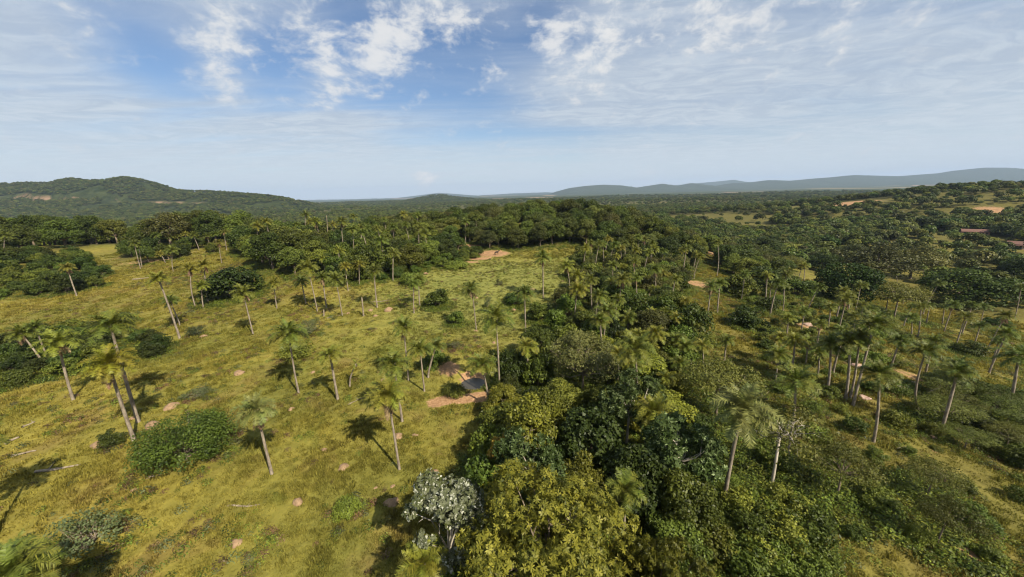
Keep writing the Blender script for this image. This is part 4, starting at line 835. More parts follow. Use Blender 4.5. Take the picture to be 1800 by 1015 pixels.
 (-29.8, 133.2, 3.04, 6.01, 'darkbush', 5),
 (-34.1, 156.7, 2.67, 5.28, 'broad', 14),
 (-63.9, 153.9, 2.19, 5.21, 'bush', 33),
 (-42.8, 102.1, 2.12, 4.06, 'bush', 'leafy bush just right of the small pale palm on brown grass above the bare trunk'),
 (-28.1, 115.3, 1.78, 2.8, 'bush', 28),
 (-33.6, 120.7, 1.29, 2.41, 'bush', 28),
 (-59.0, 111.2, 1.66, 2.75, 'bush', 'leafy bush just behind the yellow skirted palm among the shrubs below the palm cluster'),
 (-44.6, 113.9, 1.6, 2.45, 'darkbush', 'dark bush just right of the tall palm rising from the thicket, right of two'),
 (-46.6, 105.2, 2.39, 4.11, 'darkbush', 'dark bush just behind the small pale palm on brown grass above the bare trunk'),
 (-21.9, 130.9, 2.73, 4.17, 'darkbush', 'dark bush just behind the long low bush lying in the open clearing'),
 (-63.3, 118.5, 1.97, 2.84, 'bush', 'leafy bush just left of the tall palm rising from the thicket, left of two'),
 (-34.7, 104.1, 2.13, 4.0, 'darkbush', 'dark bush just left of the bright flat topped bush behind the palm pair'),
 (-22.6, 141.3, 1.72, 3.12, 'bush', 28),
 (-18.9, 124.4, 1.69, 2.47, 'bush', 'leafy bush just behind the long low bush lying in the open clearing'),
 (-38.3, 110.6, 2.4, 3.6, 'bush', 'leafy bush just behind the palm standing by the brown shrubs left of the open clearing'),
 (-14.1, 135.8, 1.76, 2.68, 'bush', 'leafy bush just right of the long low bush lying in the open clearing'),
 (-30.3, 109.5, 1.73, 2.62, 'bush', 'leafy bush just behind the bright flat topped bush behind the palm pair'),
 (-23.5, 126.1, 2.38, 4.08, 'bush', 'leafy bush just left of the long low bush lying in the open clearing'),
 (-47.8, 100.5, 1.81, 3.03, 'bush', 'leafy bush just left of the small pale palm on brown grass above the bare trunk'),
 (-51.7, 107.7, 1.92, 3.02, 'darkbush', 0),
 (-26.0, 121.4, 2.62, 3.78, 'bush', 28),
 (-34.6, 127.6, 1.61, 2.63, 'bush', 28),
 (-25.4, 134.2, 1.51, 2.6, 'darkbush', 0),
 (-58.4, 116.4, 2.03, 3.45, 'darkbush', 'dark bush just in front of the tall palm rising from the thicket, left of two'),
 (-49.2, 114.1, 2.12, 3.35, 'darkbush', 'dark bush just in front of the tall palm rising from the thicket, right of two'),
 (-27.7, 137.7, 1.69, 3.32, 'darkbush', 'dark bush just left of the long low bush lying in the open clearing'),
 (-37.0, 115.9, 2.13, 3.49, 'bush', 28),
 (-39.6, 122.3, 2.08, 3.48, 'darkbush', 0),
 (-18.7, 144.2, 2.69, 3.9, 'bush', 28),
 (-41.2, 116.7, 2.06, 3.94, 'darkbush', 'dark bush just in front of the yellow palm half hidden in shrubs near the clearing'),
 (-16.9, 128.5, 1.62, 2.84, 'bush', 28),
 (-34.6, 108.3, 1.9, 3.32, 'darkbush', 'dark bush just behind the palm standing by the brown shrubs left of the open clearing'),
 (-18.8, 134.8, 1.6, 2.97, 'darkbush', 0),
 (-23.4, 117.2, 2.18, 3.49, 'bush', 28),
 (-29.0, 126.0, 2.59, 3.83, 'bush', 28),
 (-38.3, 102.0, 1.77, 2.69, 'darkbush', 'dark bush just right of the small pale palm on brown grass above the bare trunk'),
 (-31.9, 133.2, 1.61, 2.77, 'bush', 28),
 (-53.7, 112.1, 1.76, 3.16, 'bush', 'leafy bush just in front of the tall palm rising from the thicket, right of two'),
 (-13.6, 140.7, 2.81, 4.17, 'darkbush', 'dark bush just right of the long low bush lying in the open clearing'),
 (-18.1, 139.9, 2.64, 3.82, 'bush', 28),
 (-67.2, 123.8, 2.39, 4.1, 'bush', 'leafy bush just in front of the rightmost yellow palm in the cluster behind the grove'),
 (-12.9, 181.0, 4.25, 8.26, 'broad', 16),
 (-26.3, 185.1, 5.89, 11.58, 'broad', 16),
 (-49.1, 197.3, 3.63, 8.31, 'olivebroad', 59),
 (-33.5, 184.8, 3.85, 9.12, 'light', 47),
 (-69.1, 188.8, 4.99, 10.56, 'olivebroad', 'olive tree just right of the lone yellow palm on the dry ground on the skyline'),
 (-68.8, 200.8, 6.08, 11.3, 'olivebroad', 59),
 (-13.2, 159.3, 3.61, 8.33, 'olivebroad', 60),
 (-56.0, 176.3, 5.02, 9.52, 'olivebroad', 59),
 (-21.0, 172.8, 4.39, 8.51, 'broad', 16),
 (-63.3, 194.9, 4.82, 9.8, 'broad', 15),
 (-19.3, 165.2, 4.99, 10.5, 'broad', 16),
 (-40.5, 169.3, 4.35, 8.56, 'light', 46),
 (-41.9, 175.2, 5.35, 9.76, 'broad', 15),
 (-7.5, 165.0, 5.05, 9.91, 'light', 47),
 (-73.3, 168.3, 5.65, 10.41, 'light', 46),
 (-18.3, 192.1, 4.2, 8.86, 'light', 47),
 (-58.3, 167.5, 3.95, 9.33, 'broad', 'dark green tree just behind the yellow palm half hidden in shrubs near the clearing'),
 (-57.9, 182.3, 3.91, 8.07, 'light', 46),
 (-67.8, 180.1, 6.27, 11.72, 'broad', 15),
 (-27.5, 163.8, 4.21, 8.57, 'broad', 16),
 (-49.3, 191.8, 5.4, 10.66, 'broad', 15),
 (-51.5, 180.9, 4.47, 10.47, 'olivebroad', 59),
 (-34.9, 170.5, 4.67, 8.89, 'olivebroad', 60),
 (-68.4, 173.9, 4.72, 10.98, 'broad', 15),
 (-33.3, 192.6, 5.24, 10.43, 'olivebroad', 60),
 (-42.6, 181.2, 5.67, 11.11, 'olivebroad', 59),
 (-11.7, 193.1, 4.27, 8.09, 'olivebroad', 60),
 (-43.2, 200.5, 5.35, 10.68, 'broad', 16),
 (-52.6, 167.0, 4.8, 9.41, 'light', 46),
 (-21.8, 197.9, 5.69, 10.9, 'broad', 16),
 (-18.5, 184.1, 4.91, 9.71, 'broad', 16),
 (-55.9, 197.0, 4.61, 9.47, 'olivebroad', 59),
 (-12.4, 171.1, 4.77, 9.0, 'olivebroad', 60),
 (-56.1, 187.7, 4.34, 8.86, 'broad', 15),
 (-34.1, 177.6, 5.09, 9.38, 'broad', 16),
 (-23.8, 190.4, 4.13, 9.06, 'broad', 16),
 (-67.3, 167.1, 4.86, 9.83, 'light', 46),
 (-39.1, 163.2, 5.81, 10.75, 'light', 46),
 (-62.4, 201.7, 5.95, 11.23, 'broad', 15),
 (-46.4, 164.3, 5.79, 11.65, 'olivebroad', 59),
 (-27.7, 173.1, 5.11, 10.31, 'light', 47),
 (-9.2, 154.2, 4.42, 8.73, 'olivebroad', 60),
 (-62.1, 175.6, 4.1, 9.05, 'broad', 15),
 (-15.2, 200.2, 5.04, 11.71, 'broad', 16),
 (-46.7, 171.5, 4.39, 10.12, 'olivebroad', 59),
 (-195.1, 121.8, 2.39, 4.58, 'darkbush', 8),
 (-297.3, 96.3, 2.95, 5.09, 'darkbush', 8),
 (-197.3, 116.0, 3.52, 6.9, 'broad', 26),
 (-203.4, 100.4, 3.02, 5.05, 'darkbush', 8),
 (-165.6, 133.5, 2.31, 4.53, 'darkbush', 9),
 (-132.3, 135.4, 3.78, 6.21, 'bush', 'leafy bush just right of the palm at the foot of the left forest, front trunk'),
 (-175.7, 124.0, 3.06, 5.52, 'broad', 26),
 (-289.6, 106.6, 2.61, 4.35, 'darkbush', 8),
 (-159.7, 126.4, 2.44, 4.8, 'broad', 27),
 (-177.8, 114.6, 4.39, 7.28, 'darkbush', 8),
 (-135.8, 131.0, 3.33, 6.21, 'broad', 'dark green tree just behind the palm at the foot of the left forest, front trunk'),
 (-263.8, 106.3, 2.28, 4.47, 'bush', 38),
 (-203.3, 113.8, 3.55, 6.21, 'broad', 26),
 (-216.2, 109.2, 2.36, 4.71, 'bush', 38),
 (-273.2, 103.0, 3.64, 5.8, 'darkbush', 8),
 (-146.9, 143.8, 3.63, 7.01, 'darkbush', 'dark bush just behind the second trunk of the close pair below the left forest edge'),
 (-156.7, 120.6, 3.08, 4.96, 'bush', 39),
 (-172.4, 118.7, 3.68, 6.79, 'bush', 38),
 (-284.3, 98.6, 3.41, 6.45, 'broad', 26),
 (-240.4, 102.1, 2.86, 5.46, 'broad', 26),
 (-149.7, 122.6, 3.91, 6.66, 'broad', 27),
 (-182.9, 108.9, 2.57, 4.27, 'darkbush', 8),
 (-201.0, 107.2, 3.73, 6.87, 'broad', 26),
 (-299.9, 107.8, 3.73, 6.43, 'darkbush', 8),
 (-245.7, 108.0, 2.27, 4.5, 'darkbush', 8),
 (-190.3, 118.0, 4.0, 6.7, 'darkbush', 8),
 (-209.4, 106.7, 4.24, 6.85, 'broad', 26),
 (-137.3, 151.5, 3.71, 6.01, 'darkbush', 9),
 (-257.7, 104.4, 3.6, 6.04, 'bush', 38),
 (-226.8, 104.6, 2.91, 4.93, 'darkbush', 8),
 (-146.0, 135.2, 4.49, 7.12, 'broad', 27),
 (-210.8, 99.8, 4.31, 6.92, 'broad', 26),
 (-149.5, 139.6, 3.87, 7.44, 'bush', 'leafy bush just behind the second trunk of the close pair below the left forest edge'),
 (-187.8, 113.1, 2.65, 4.1, 'bush', 38),
 (-123.4, 145.9, 2.5, 4.31, 'bush', 'leafy bush just behind the skirted palm at the back of the left pasture'),
 (-296.0, 102.9, 3.81, 6.46, 'bush', 38),
 (-234.9, 108.4, 3.7, 6.37, 'bush', 38),
 (-282.7, 107.8, 3.93, 6.91, 'darkbush', 8),
 (-181.9, 119.5, 2.52, 4.47, 'darkbush', 8),
 (-169.4, 123.8, 3.07, 4.92, 'darkbush', 8),
 (13.0, 44.2, 1.65, 3.91, 'dark', 'dark tree just left of the large palm behind the glossy silver leaved tree'),
 (21.1, 45.7, 2.04, 4.3, 'light', 'light green tree just in front of the thin palm right of the leaning belt palm'),
 (7.9, 32.6, 1.94, 4.32, 'bush', 'leafy bush just left of the glossy tree with blue green silver leaves in the belt'),
 (16.8, 49.4, 2.82, 5.06, 'bush', 'leafy bush just right of the small bleached dead tree right of the greyish tree'),
 (10.7, 50.1, 2.23, 4.31, 'dark', 'dark tree just left of the small bleached dead tree right of the greyish tree'),
 (5.5, 50.5, 2.18, 3.65, 'bush', 'leafy bush just behind the yellow green palm in the bushes right of the pond'),
 (5.3, 37.5, 2.71, 4.82, 'light', 'light green tree just behind the yellow green tree by the end of the dirt path'),
 (2.1, 39.0, 1.44, 3.2, 'dark', 'dark tree just in front of the dark leafy tree overhanging the pond'),
 (5.1, 56.9, 1.75, 3.25, 'light', 55),
 (8.8, 58.7, 2.04, 3.61, 'bush', 37),
 (10.1, 27.1, 1.52, 3.55, 'broad', 25),
 (22.8, 55.0, 1.45, 3.32, 'dark', 'dark tree just right of the straw coloured palm in the middle of the tree belt'),
 (19.0, 53.7, 2.65, 4.91, 'yellow', 'golden tree just left of the straw coloured palm in the middle of the tree belt'),
 (23.3, 51.6, 2.89, 5.5, 'broad', 'dark green tree just right of the palm leaning right in the tree belt'),
 (-2.7, 29.6, 2.1, 4.63, 'bush', 'leafy bush just behind the bright lemon yellow small tree at the pasture edge'),
 (14.3, 27.8, 2.25, 3.84, 'broad', 25),
 (12.9, 21.7, 2.49, 5.57, 'light', 'light green tree just right of the small palm rising from the near undergrowth'),
 (18.1, 40.9, 1.82, 4.06, 'bush', 'leafy bush just left of the straw palm between glossy tree and feathery tree'),
 (17.4, 37.1, 1.78, 3.48, 'broad', 'dark green tree just in front of the straw palm between glossy tree and feathery tree'),
 (0.2, 47.4, 2.03, 4.21, 'broad', 'dark green tree just right of the dark leafy tree overhanging the pond'),
 (-1.3, 32.5, 2.54, 5.31, 'yellow', 'golden tree just left of the yellow green tree by the end of the dirt path'),
 (14.2, 51.3, 2.07, 4.82, 'yellow', 'golden tree just behind the small bleached dead tree right of the greyish tree'),
 (16.4, 33.1, 2.84, 5.2, 'yellow', 'golden tree just right of the glossy tree with blue green silver leaves in the belt'),
 (14.1, 38.0, 2.44, 4.67, 'light', 'light green tree just in front of the large palm behind the glossy silver leaved tree'),
 (17.6, 57.3, 2.61, 5.37, 'dark', 'dark tree just right of the dead tree with bleached white branches in the belt'),
 (4.0, 24.3, 1.67, 3.64, 'broad', 'dark green tree just behind the small golden green tree behind the big golden tree'),
 (20.2, 49.2, 1.92, 4.35, 'broad', 'dark green tree just in front of the palm leaning right in the tree belt'),
 (-0.6, 41.3, 1.73, 3.29, 'dark', 'dark tree just right of the short palm standing by the pond'),
 (1.4, 34.6, 1.61, 3.45, 'dark', 'dark tree just behind the yellow green tree by the end of the dirt path'),
 (11.7, 53.3, 2.41, 4.46, 'yellow', 'golden tree just in front of the dead tree with bleached white branches in the belt'),
 (4.2, 19.4, 1.74, 3.41, 'broad', 'dark green tree just left of the small palm rising from the near undergrowth'),
 (-1.9, 19.9, 3.17, 5.57, 'yellow', 'golden tree just right of the round tree covered in white leaf clusters beside the pasture'),
 (5.6, 40.6, 1.73, 3.1, 'dark', 'dark tree just right of the leafy bushy tree between the pond and the greyish tree'),
 (18.5, 31.0, 2.03, 3.77, 'broad', 25),
 (4.0, 47.2, 1.76, 3.29, 'light', 'light green tree just behind the leafy bushy tree between the pond and the greyish tree'),
 (5.5, 30.2, 1.91, 3.73, 'bush', 'leafy bush just behind the dark shaded tree in the middle of the near belt'),
 (21.3, 41.0, 1.86, 3.37, 'yellow', 'golden tree just right of the straw palm between glossy tree and feathery tree'),
 (14.0, 56.3, 3.06, 5.66, 'bush', 'leafy bush just in front of the dead tree with bleached white branches in the belt'),
 (10.2, 38.2, 2.0, 3.44, 'broad', 'dark green tree just in front of the large palm behind the glossy silver leaved tree'),
 (10.9, 19.0, 2.16, 3.81, 'light', 55),
 (9.5, 55.2, 2.96, 5.1, 'bush', 'leafy bush just left of the dead tree with bleached white branches in the belt'),
 (-1.4, 37.6, 2.1, 4.46, 'yellow', 'golden tree just right of the short palm standing by the pond'),
 (26.9, 51.8, 2.31, 4.52, 'light', 'light green tree just right of the thin palm right of the leaning belt palm'),
 (17.9, 44.1, 2.98, 5.54, 'yellow', 'golden tree just right of the large palm behind the glossy silver leaved tree'),
 (3.7, 53.5, 2.92, 5.46, 'broad', 'dark green tree just behind the yellow green palm in the bushes right of the pond'),
 (-2.4, 24.2, 2.46, 5.78, 'bush', 'leafy bush just in front of the bright lemon yellow small tree at the pasture edge'),
 (13.5, 34.4, 2.18, 3.74, 'yellow', 'golden tree just behind the glossy tree with blue green silver leaves in the belt'),
 (24.7, 47.9, 2.64, 4.5, 'bush', 'leafy bush just in front of the thin palm right of the leaning belt palm'),
 (47.5, 118.5, 3.06, 5.11, 'bush', 'leafy bush just behind the pale palm in the upper belt beside the brown patch'),
 (34.4, 138.5, 2.75, 5.07, 'broad', 24),
 (23.7, 74.9, 3.27, 6.94, 'broad', 'dark green tree just right of the palm left of the white dead branches'),
 (21.7, 90.0, 3.11, 6.42, 'darkbush', 'dark bush just behind the small palm on the left side of the tree belt'),
 (39.7, 113.2, 3.89, 7.28, 'broad', 'dark green tree just behind the palm in the upper belt above the dead branches'),
 (62.5, 127.3, 3.42, 6.36, 'olivebroad', 'olive tree just behind the tall palm with white trunk above the bare brown patch'),
 (47.1, 96.2, 3.5, 6.6, 'olivebroad', 66),
 (28.9, 122.3, 2.31, 4.12, 'olivebroad', 'olive tree just left of the palm at the foot of the wooded hill, beside another'),
 (31.5, 66.8, 3.23, 7.48, 'broad', 'dark green tree just right of the bright palm in the tree belt with clear trunk'),
 (41.6, 95.3, 2.32, 4.04, 'olivebroad', 'olive tree just right of the pale palm in the upper belt among shrubs'),
 (32.9, 74.0, 3.06, 6.52, 'olivebroad', 'olive tree just behind the bright palm in the tree belt with clear trunk'),
 (59.4, 119.6, 3.16, 5.44, 'bush', 'leafy bush just behind the tall palm with white trunk above the bare brown patch'),
 (13.5, 66.9, 1.93, 4.39, 'light', 'light green tree just left of the palm beside the white dead branches'),
 (22.1, 98.8, 3.5, 6.49, 'bush', 'leafy bush just behind the small palm on the left side of the tree belt'),
 (21.0, 69.5, 2.73, 5.53, 'bush', 'leafy bush just behind the palm beside the white dead branches'),
 (38.2, 120.6, 3.02, 5.39, 'olivebroad', 'olive tree just behind the palm at the top of the belt below the hill'),
 (29.0, 97.9, 2.82, 5.63, 'darkbush', 'dark bush just left of the palm in the upper belt above the dead branches'),
 (44.7, 142.0, 3.75, 7.49, 'broad', 24),
 (54.8, 113.5, 3.2, 5.4, 'light', 54),
 (35.6, 105.0, 2.93, 5.25, 'bush', 'leafy bush just behind the palm in the upper belt above the dead branches'),
 (23.7, 102.7, 3.23, 5.46, 'light', 'light green tree just behind the small palm on the left side of the tree belt'),
 (32.4, 113.8, 2.58, 6.02, 'olivebroad', 'olive tree just left of the palm at the top of the belt below the hill'),
 (46.2, 103.6, 3.57, 7.0, 'bush', 'leafy bush just right of the pale palm in the upper belt beside the brown patch'),
 (27.5, 132.4, 3.34, 6.16, 'bush', 36),
 (26.7, 89.7, 3.41, 7.08, 'olivebroad', 'olive tree just left of the palm in the upper belt above the dead branches'),
 (44.1, 99.3, 3.45, 6.53, 'broad', 'dark green tree just right of the pale palm in the upper belt among shrubs'),
 (30.4, 80.5, 2.4, 4.16, 'light', 'light green tree just in front of the pale palm in the upper belt among shrubs'),
 (44.6, 90.8, 2.65, 5.85, 'bush', 'leafy bush just right of the pale palm in the upper belt among shrubs'),
 (12.1, 72.5, 2.91, 5.3, 'bush', 36),
 (34.7, 91.3, 3.5, 6.43, 'light', 'light green tree just behind the pale palm in the upper belt among shrubs'),
 (54.0, 134.4, 3.91, 7.12, 'darkbush', 7),
 (39.8, 85.0, 2.32, 5.31, 'olivebroad', 66),
 (25.7, 68.5, 3.68, 6.33, 'darkbush', 'dark bush just right of the palm beside the white dead branches'),
 (23.4, 107.1, 2.97, 5.18, 'darkbush', 'dark bush just left of the palm at the foot of the wooded hill, beside another'),
 (50.8, 115.4, 4.04, 7.19, 'olivebroad', 'olive tree just right of the pale palm in the upper belt beside the brown patch'),
 (43.8, 134.2, 2.93, 5.0, 'broad', 'dark green tree just behind the palm at the top of the belt below the hill'),
 (18.7, 65.7, 2.43, 4.16, 'bush', 'leafy bush just left of the palm beside the white dead branches'),
 (58.4, 133.1, 3.1, 5.2, 'bush', 36),
 (18.0, 85.8, 3.82, 6.52, 'olivebroad', 'olive tree just behind the small palm on the left side of the tree belt'),
 (24.4, 58.8, 3.3, 6.71, 'olivebroad', 'olive tree just behind the straw coloured palm in the middle of the tree belt'),
 (34.2, 84.6, 3.59, 6.61, 'olivebroad', 'olive tree just in front of the pale palm in the upper belt among shrubs'),
 (41.1, 103.6, 2.67, 4.94, 'bush', 'leafy bush just left of the pale palm in the upper belt beside the brown patch'),
 (22.8, 82.1, 3.24, 6.96, 'broad', 'dark green tree just behind the palm left of the white dead branches'),
 (18.8, 94.7, 3.54, 6.69, 'olivebroad', 66),
 (44.5, 111.9, 3.48, 6.79, 'olivebroad', 'olive tree just behind the pale palm in the upper belt beside the brown patch'),
 (38.4, 130.8, 1.84, 4.11, 'olivebroad', 'olive tree just right of the palm at the foot of the wooded hill, beside another'),
 (51.0, 103.3, 2.29, 4.37, 'broad', 24),
 (47.9, 109.0, 2.83, 6.32, 'light', 54),
 (47.3, 127.0, 4.02, 7.29, 'broad', 'dark green tree just behind the pale palm in the upper belt beside the brown patch'),
 (19.4, 76.2, 2.48, 5.05, 'olivebroad', 'olive tree just left of the palm left of the white dead branches'),
 (39.1, 139.0, 3.13, 6.21, 'broad', 'dark green tree just behind the palm at the foot of the wooded hill, beside another'),
 (22.2, 121.4, 1.99, 4.53, 'darkbush', 7),
 (28.1, 64.1, 3.68, 7.06, 'bush', 'leafy bush just in front of the bright palm in the tree belt with clear trunk'),
 (26.5, 126.2, 2.77, 5.87, 'bush', 'leafy bush just left of the palm at the foot of the wooded hill, beside another'),
 (33.8, 133.5, 2.13, 4.21, 'light', 'light green tree just behind the palm at the top of the belt below the hill'),
 (36.1, 79.2, 2.57, 5.37, 'broad', 'dark green tree just behind the bright palm in the tree belt with clear trunk'),
 (55.5, 122.1, 2.24, 4.13, 'light', 54),
 (18.7, 105.9, 2.69, 5.28, 'light', 54),
 (52.1, 140.3, 2.31, 4.5, 'bush', 'leafy bush just right of the palm at the top of the belt below the hill'),
 (29.0, 105.1, 1.99, 4.13, 'olivebroad', 66),
 (50.8, 130.7, 2.57, 4.82, 'darkbush', 'dark bush just right of the palm at the top of the belt below the hill'),
 (69.0, 132.4, 2.75, 5.44, 'bush', 'leafy bush just in front of the palm against the dark grove above the brown slope'),
 (28.0, 54.9, 2.16, 5.04, 'bush', 'leafy bush just behind the thin palm right of the leaning belt palm'),
 (12.5, 77.3, 3.37, 5.99, 'olivebroad', 'olive tree just left of the small palm on the left side of the tree belt'),
 (34.4, 128.4, 2.75, 5.23, 'light', 'light green tree just behind the palm at the foot of the wooded hill, beside another'),
 (35.7, 142.8, 2.73, 5.68, 'light', 54),
 (42.9, 107.9, 2.13, 5.06, 'broad', 'dark green tree just right of the palm in the upper belt above the dead branches'),
 (25.1, 112.3, 2.68, 5.04, 'olivebroad', 66),
 (13.1, 60.7, 3.33, 6.18, 'light', 'light green tree just left of the dead tree with bleached white branches in the belt'),
 (54.5, 128.0, 3.81, 7.23, 'darkbush', 'dark bush just behind the pale palm in the upper belt beside the brown patch'),
 (8.1, 64.1, 2.46, 5.44, 'bush', 'leafy bush just right of the bushy headed palm at the right edge of the pasture'),
 (42.2, 124.0, 2.41, 5.53, 'olivebroad', 'olive tree just right of the palm at the top of the belt below the hill'),
 (30.9, 88.3, 2.21, 4.53, 'bush', 'leafy bush just in front of the palm in the upper belt above the dead branches'),
 (32.1, 59.8, 3.7, 7.34, 'darkbush', 'dark bush just behind the dark small palm at the belt edge by the brown slope'),
 (43.2, 118.4, 4.04, 6.74, 'darkbush', 'dark bush just left of the pale palm in the upper belt beside the brown patch'),
 (35.8, 97.2, 2.92, 4.95, 'light', 'light green tree just right of the palm in the upper belt above the dead branches'),
 (49.8, 136.1, 2.58, 4.33, 'olivebroad', 66),
 (51.1, 123.9, 3.56, 6.38, 'bush', 'leafy bush just left of the tall palm with white trunk above the bare brown patch'),
 (40.3, 91.0, 1.96, 4.31, 'light', 'light green tree just right of the pale palm in the upper belt among shrubs'),
 (64.9, 134.1, 3.24, 5.98, 'light', 'light green tree just behind the tall palm with white trunk above the bare brown patch'),
 (134.1, 233.2, 4.19, 9.17, 'olivebroad', 'olive tree just left of the dark tree above the head of the brown slope'),
 (81.5, 155.2, 4.44, 10.85, 'light', 48),
 (101.9, 167.1, 3.98, 8.44, 'broad', 17),
 (146.5, 211.7, 4.74, 10.0, 'broad', 17),
 (164.0, 235.4, 5.04, 9.48, 'light', 48),
 (137.3, 240.0, 4.71, 10.95, 'light', 'light green tree just right of the palm against the dark grove above the brown slope'),
 (153.6, 218.0, 4.13, 7.96, 'olivebroad', 61),
 (111.9, 164.1, 5.0, 9.82, 'broad', 'dark green tree just right of the dark tree above the head of the brown slope'),
 (111.4, 191.2, 4.33, 9.93, 'light', 'light green tree just left of the dark tree above the head of the brown slope'),
 (88.0, 127.5, 4.52, 8.34, 'light', 'light green tree just left of the leafy tree right of the dark grove foot'),
 (129.5, 200.1, 3.43, 7.8, 'broad', 'dark green tree just behind the dark tree above the head of the brown slope'),
 (105.3, 186.8, 5.81, 10.77, 'light', 48),
 (75.7, 144.0, 4.74, 9.19, 'broad', 'dark green tree just behind the tall palm with white trunk above the bare brown patch'),
 (127.8, 182.5, 3.85, 8.78, 'light', 'light green tree just right of the dark tree above the head of the brown slope'),
 (153.1, 242.8, 5.56, 10.87, 'olivebroad', 61),
 (113.3, 154.7, 4.31, 8.38, 'olivebroad', 'olive tree just behind the leafy tree right of the dark grove foot'),
 (120.1, 172.2, 4.1, 9.91, 'olivebroad', 'olive tree just right of the dark tree above the head of the brown slope'),
 (136.7, 221.1, 3.1, 7.41, 'olivebroad', 61),
 (148.7, 187.3, 3.01, 7.11, 'olivebroad', 61),
 (166.9, 214.9, 4.23, 8.78, 'broad', 17),
 (137.5, 180.5, 4.41, 8.22, 'olivebroad', 61),
 (154.0, 204.8, 3.54, 8.6, 'broad', 17),
 (118.7, 180.7, 4.48, 10.55, 'olivebroad', 'olive tree just behind the dark tree above the head of the brown slope'),
 (86.0, 133.8, 4.37, 8.14, 'light', 'light green tree just behind the leafy tree at the foot of the dark grove'),
 (157.7, 249.5, 4.86, 10.75, 'broad', 17),
 (83.4, 166.1, 3.48, 8.49, 'broad', 17),
 (157.1, 231.2, 4.78, 10.84, 'light', 'light green tree just behind the dark tree above the head of the brown slope'),
 (128.2, 220.0, 4.02, 8.32, 'olivebroad', 61),
 (147.7, 197.9, 3.58, 7.72, 'broad', 17),
 (139.5, 251.6, 4.33, 9.75, 'broad', 'dark green tree just left of the palm against the dark grove above the brown slope'),
 (58.2, 150.4, 3.85, 9.32, 'olivebroad', 61),
 (145.2, 257.6, 3.86, 8.57, 'olivebroad', 'olive tree just right of the palm against the dark grove above the brown slope'),
 (160.8, 209.4, 4.41, 8.56, 'broad', 17),
 (158.4, 196.4, 3.95, 7.39, 'olivebroad', 61),
 (112.0, 203.6, 4.59, 8.85, 'broad', 17),
 (108.7, 174.3, 5.32, 10.87, 'olivebroad', 61),
 (167.2, 227.8, 3.81, 8.83, 'broad', 17),
 (145.7, 179.6, 3.24, 7.58, 'broad', 17),
 (66.3, 149.4, 5.19, 9.47, 'broad', 17),
 (98.5, 137.4, 4.05, 7.95, 'light', 'light green tree just behind the leafy tree right of the dark grove foot'),
 (147.9, 233.7, 4.48, 8.5, 'broad', 17),
 (91.1, 150.5, 3.82, 8.13, 'broad', 17),
 (131.5, 171.7, 3.13, 7.8, 'broad', 17),
 (89.8, 143.3, 4.47, 10.81, 'broad', 'dark green tree just left of the dark tree above the head of the brown slope'),
 (130.4, 226.9, 5.69, 10.61, 'broad', 'dark green tree just right of the palm against the dark grove above the brown slope'),
 (122.1, 166.1, 3.96, 9.18, 'broad', 17),
 (178.0, 214.1, 4.75, 9.49, 'olivebroad', 61),
 (177.9, 229.1, 5.25, 10.35, 'light', 48),
 (174.5, 202.3, 4.77, 8.61, 'olive', 'olive tree just left of the small round dark tree left of the valley round tree'),
 (115.6, 166.9, 4.14, 9.0, 'bush', 'leafy bush just right of the dark tree above the head of the brown slope'),
 (192.1, 259.6, 3.31, 5.45, 'feather', 'spreading tree just behind the tall dark tree right of the head of the brown slope'),
 (207.3, 200.4, 2.55, 5.48, 'bush', 'leafy bush just right of the olive tree left of the large olive brown tree'),
 (157.1, 217.0, 3.63, 6.04, 'broad', 23),
 (230.0, 194.1, 5.73, 8.37, 'feather', 'spreading tree just behind the olive tree right of the large olive brown tree'),
 (207.3, 213.1, 3.1, 5.66, 'olive', 'olive tree just left of the olive tree left of the large olive brown tree'),
 (200.1, 225.2, 4.01, 7.07, 'feather', 'spreading tree just behind the small round dark tree left of the valley round tree'),
 (245.4, 165.6, 4.21, 8.0, 'bush', 'leafy bush just behind the dense dark tree at the right edge of the valley'),
 (214.3, 150.8, 5.8, 8.7, 'broad', 'dark green tree just right of the largest dense dark round tree in the valley'),
 (142.3, 200.6, 5.59, 8.71, 'broad', 23),
 (224.5, 249.7, 5.46, 7.86, 'broad', 23),
 (188.1, 205.0, 3.27, 5.95, 'broad', 'dark green tree just left of the olive tree left of the large olive brown tree'),
 (113.0, 147.9, 4.22, 8.88, 'bush', 'leafy bush just behind the leafy tree right of the dark grove foot'),
 (249.0, 189.1, 5.32, 8.12, 'olive', 65),
 (96.6, 141.8, 4.34, 7.15, 'broad', 'dark green tree just left of the leafy tree right of the dark grove foot'),
 (204.7, 261.2, 2.99, 5.98, 'broad', 23),
 (197.8, 248.4, 4.82, 7.65, 'broad', 23),
 (224.0, 230.4, 4.78, 7.81, 'bush', 'leafy bush just behind the olive tree left of the large olive brown tree'),
 (264.3, 185.9, 4.42, 7.42, 'olive', 'olive tree just behind the dense dark tree at the right edge of the valley'),
 (162.7, 197.9, 4.71, 7.45, 'olive', 65),
 (131.5, 166.8, 4.7, 7.47, 'broad', 'dark green tree just behind the leafy tree right of the dark grove foot'),
 (214.5, 167.7, 2.41, 5.12, 'feather', 70),
 (178.5, 222.7, 3.79, 7.46, 'olive', 65),
 (203.7, 236.7, 4.9, 7.63, 'feather', 70),
 (140.9, 174.6, 5.63, 8.29, 'feather', 'spreading tree just behind the leafy tree right of the dark grove foot'),
 (231.9, 171.6, 3.0, 5.62, 'bush', 35),
 (256.3, 171.3, 3.27, 5.13, 'broad', 'dark green tree just behind the dense dark tree at the right edge of the valley'),
 (182.6, 248.6, 4.45, 7.34, 'bush', 35),
 (193.0, 184.5, 4.07, 7.68, 'olive', 'olive tree just behind the palm leaning right in front of the olive trees'),
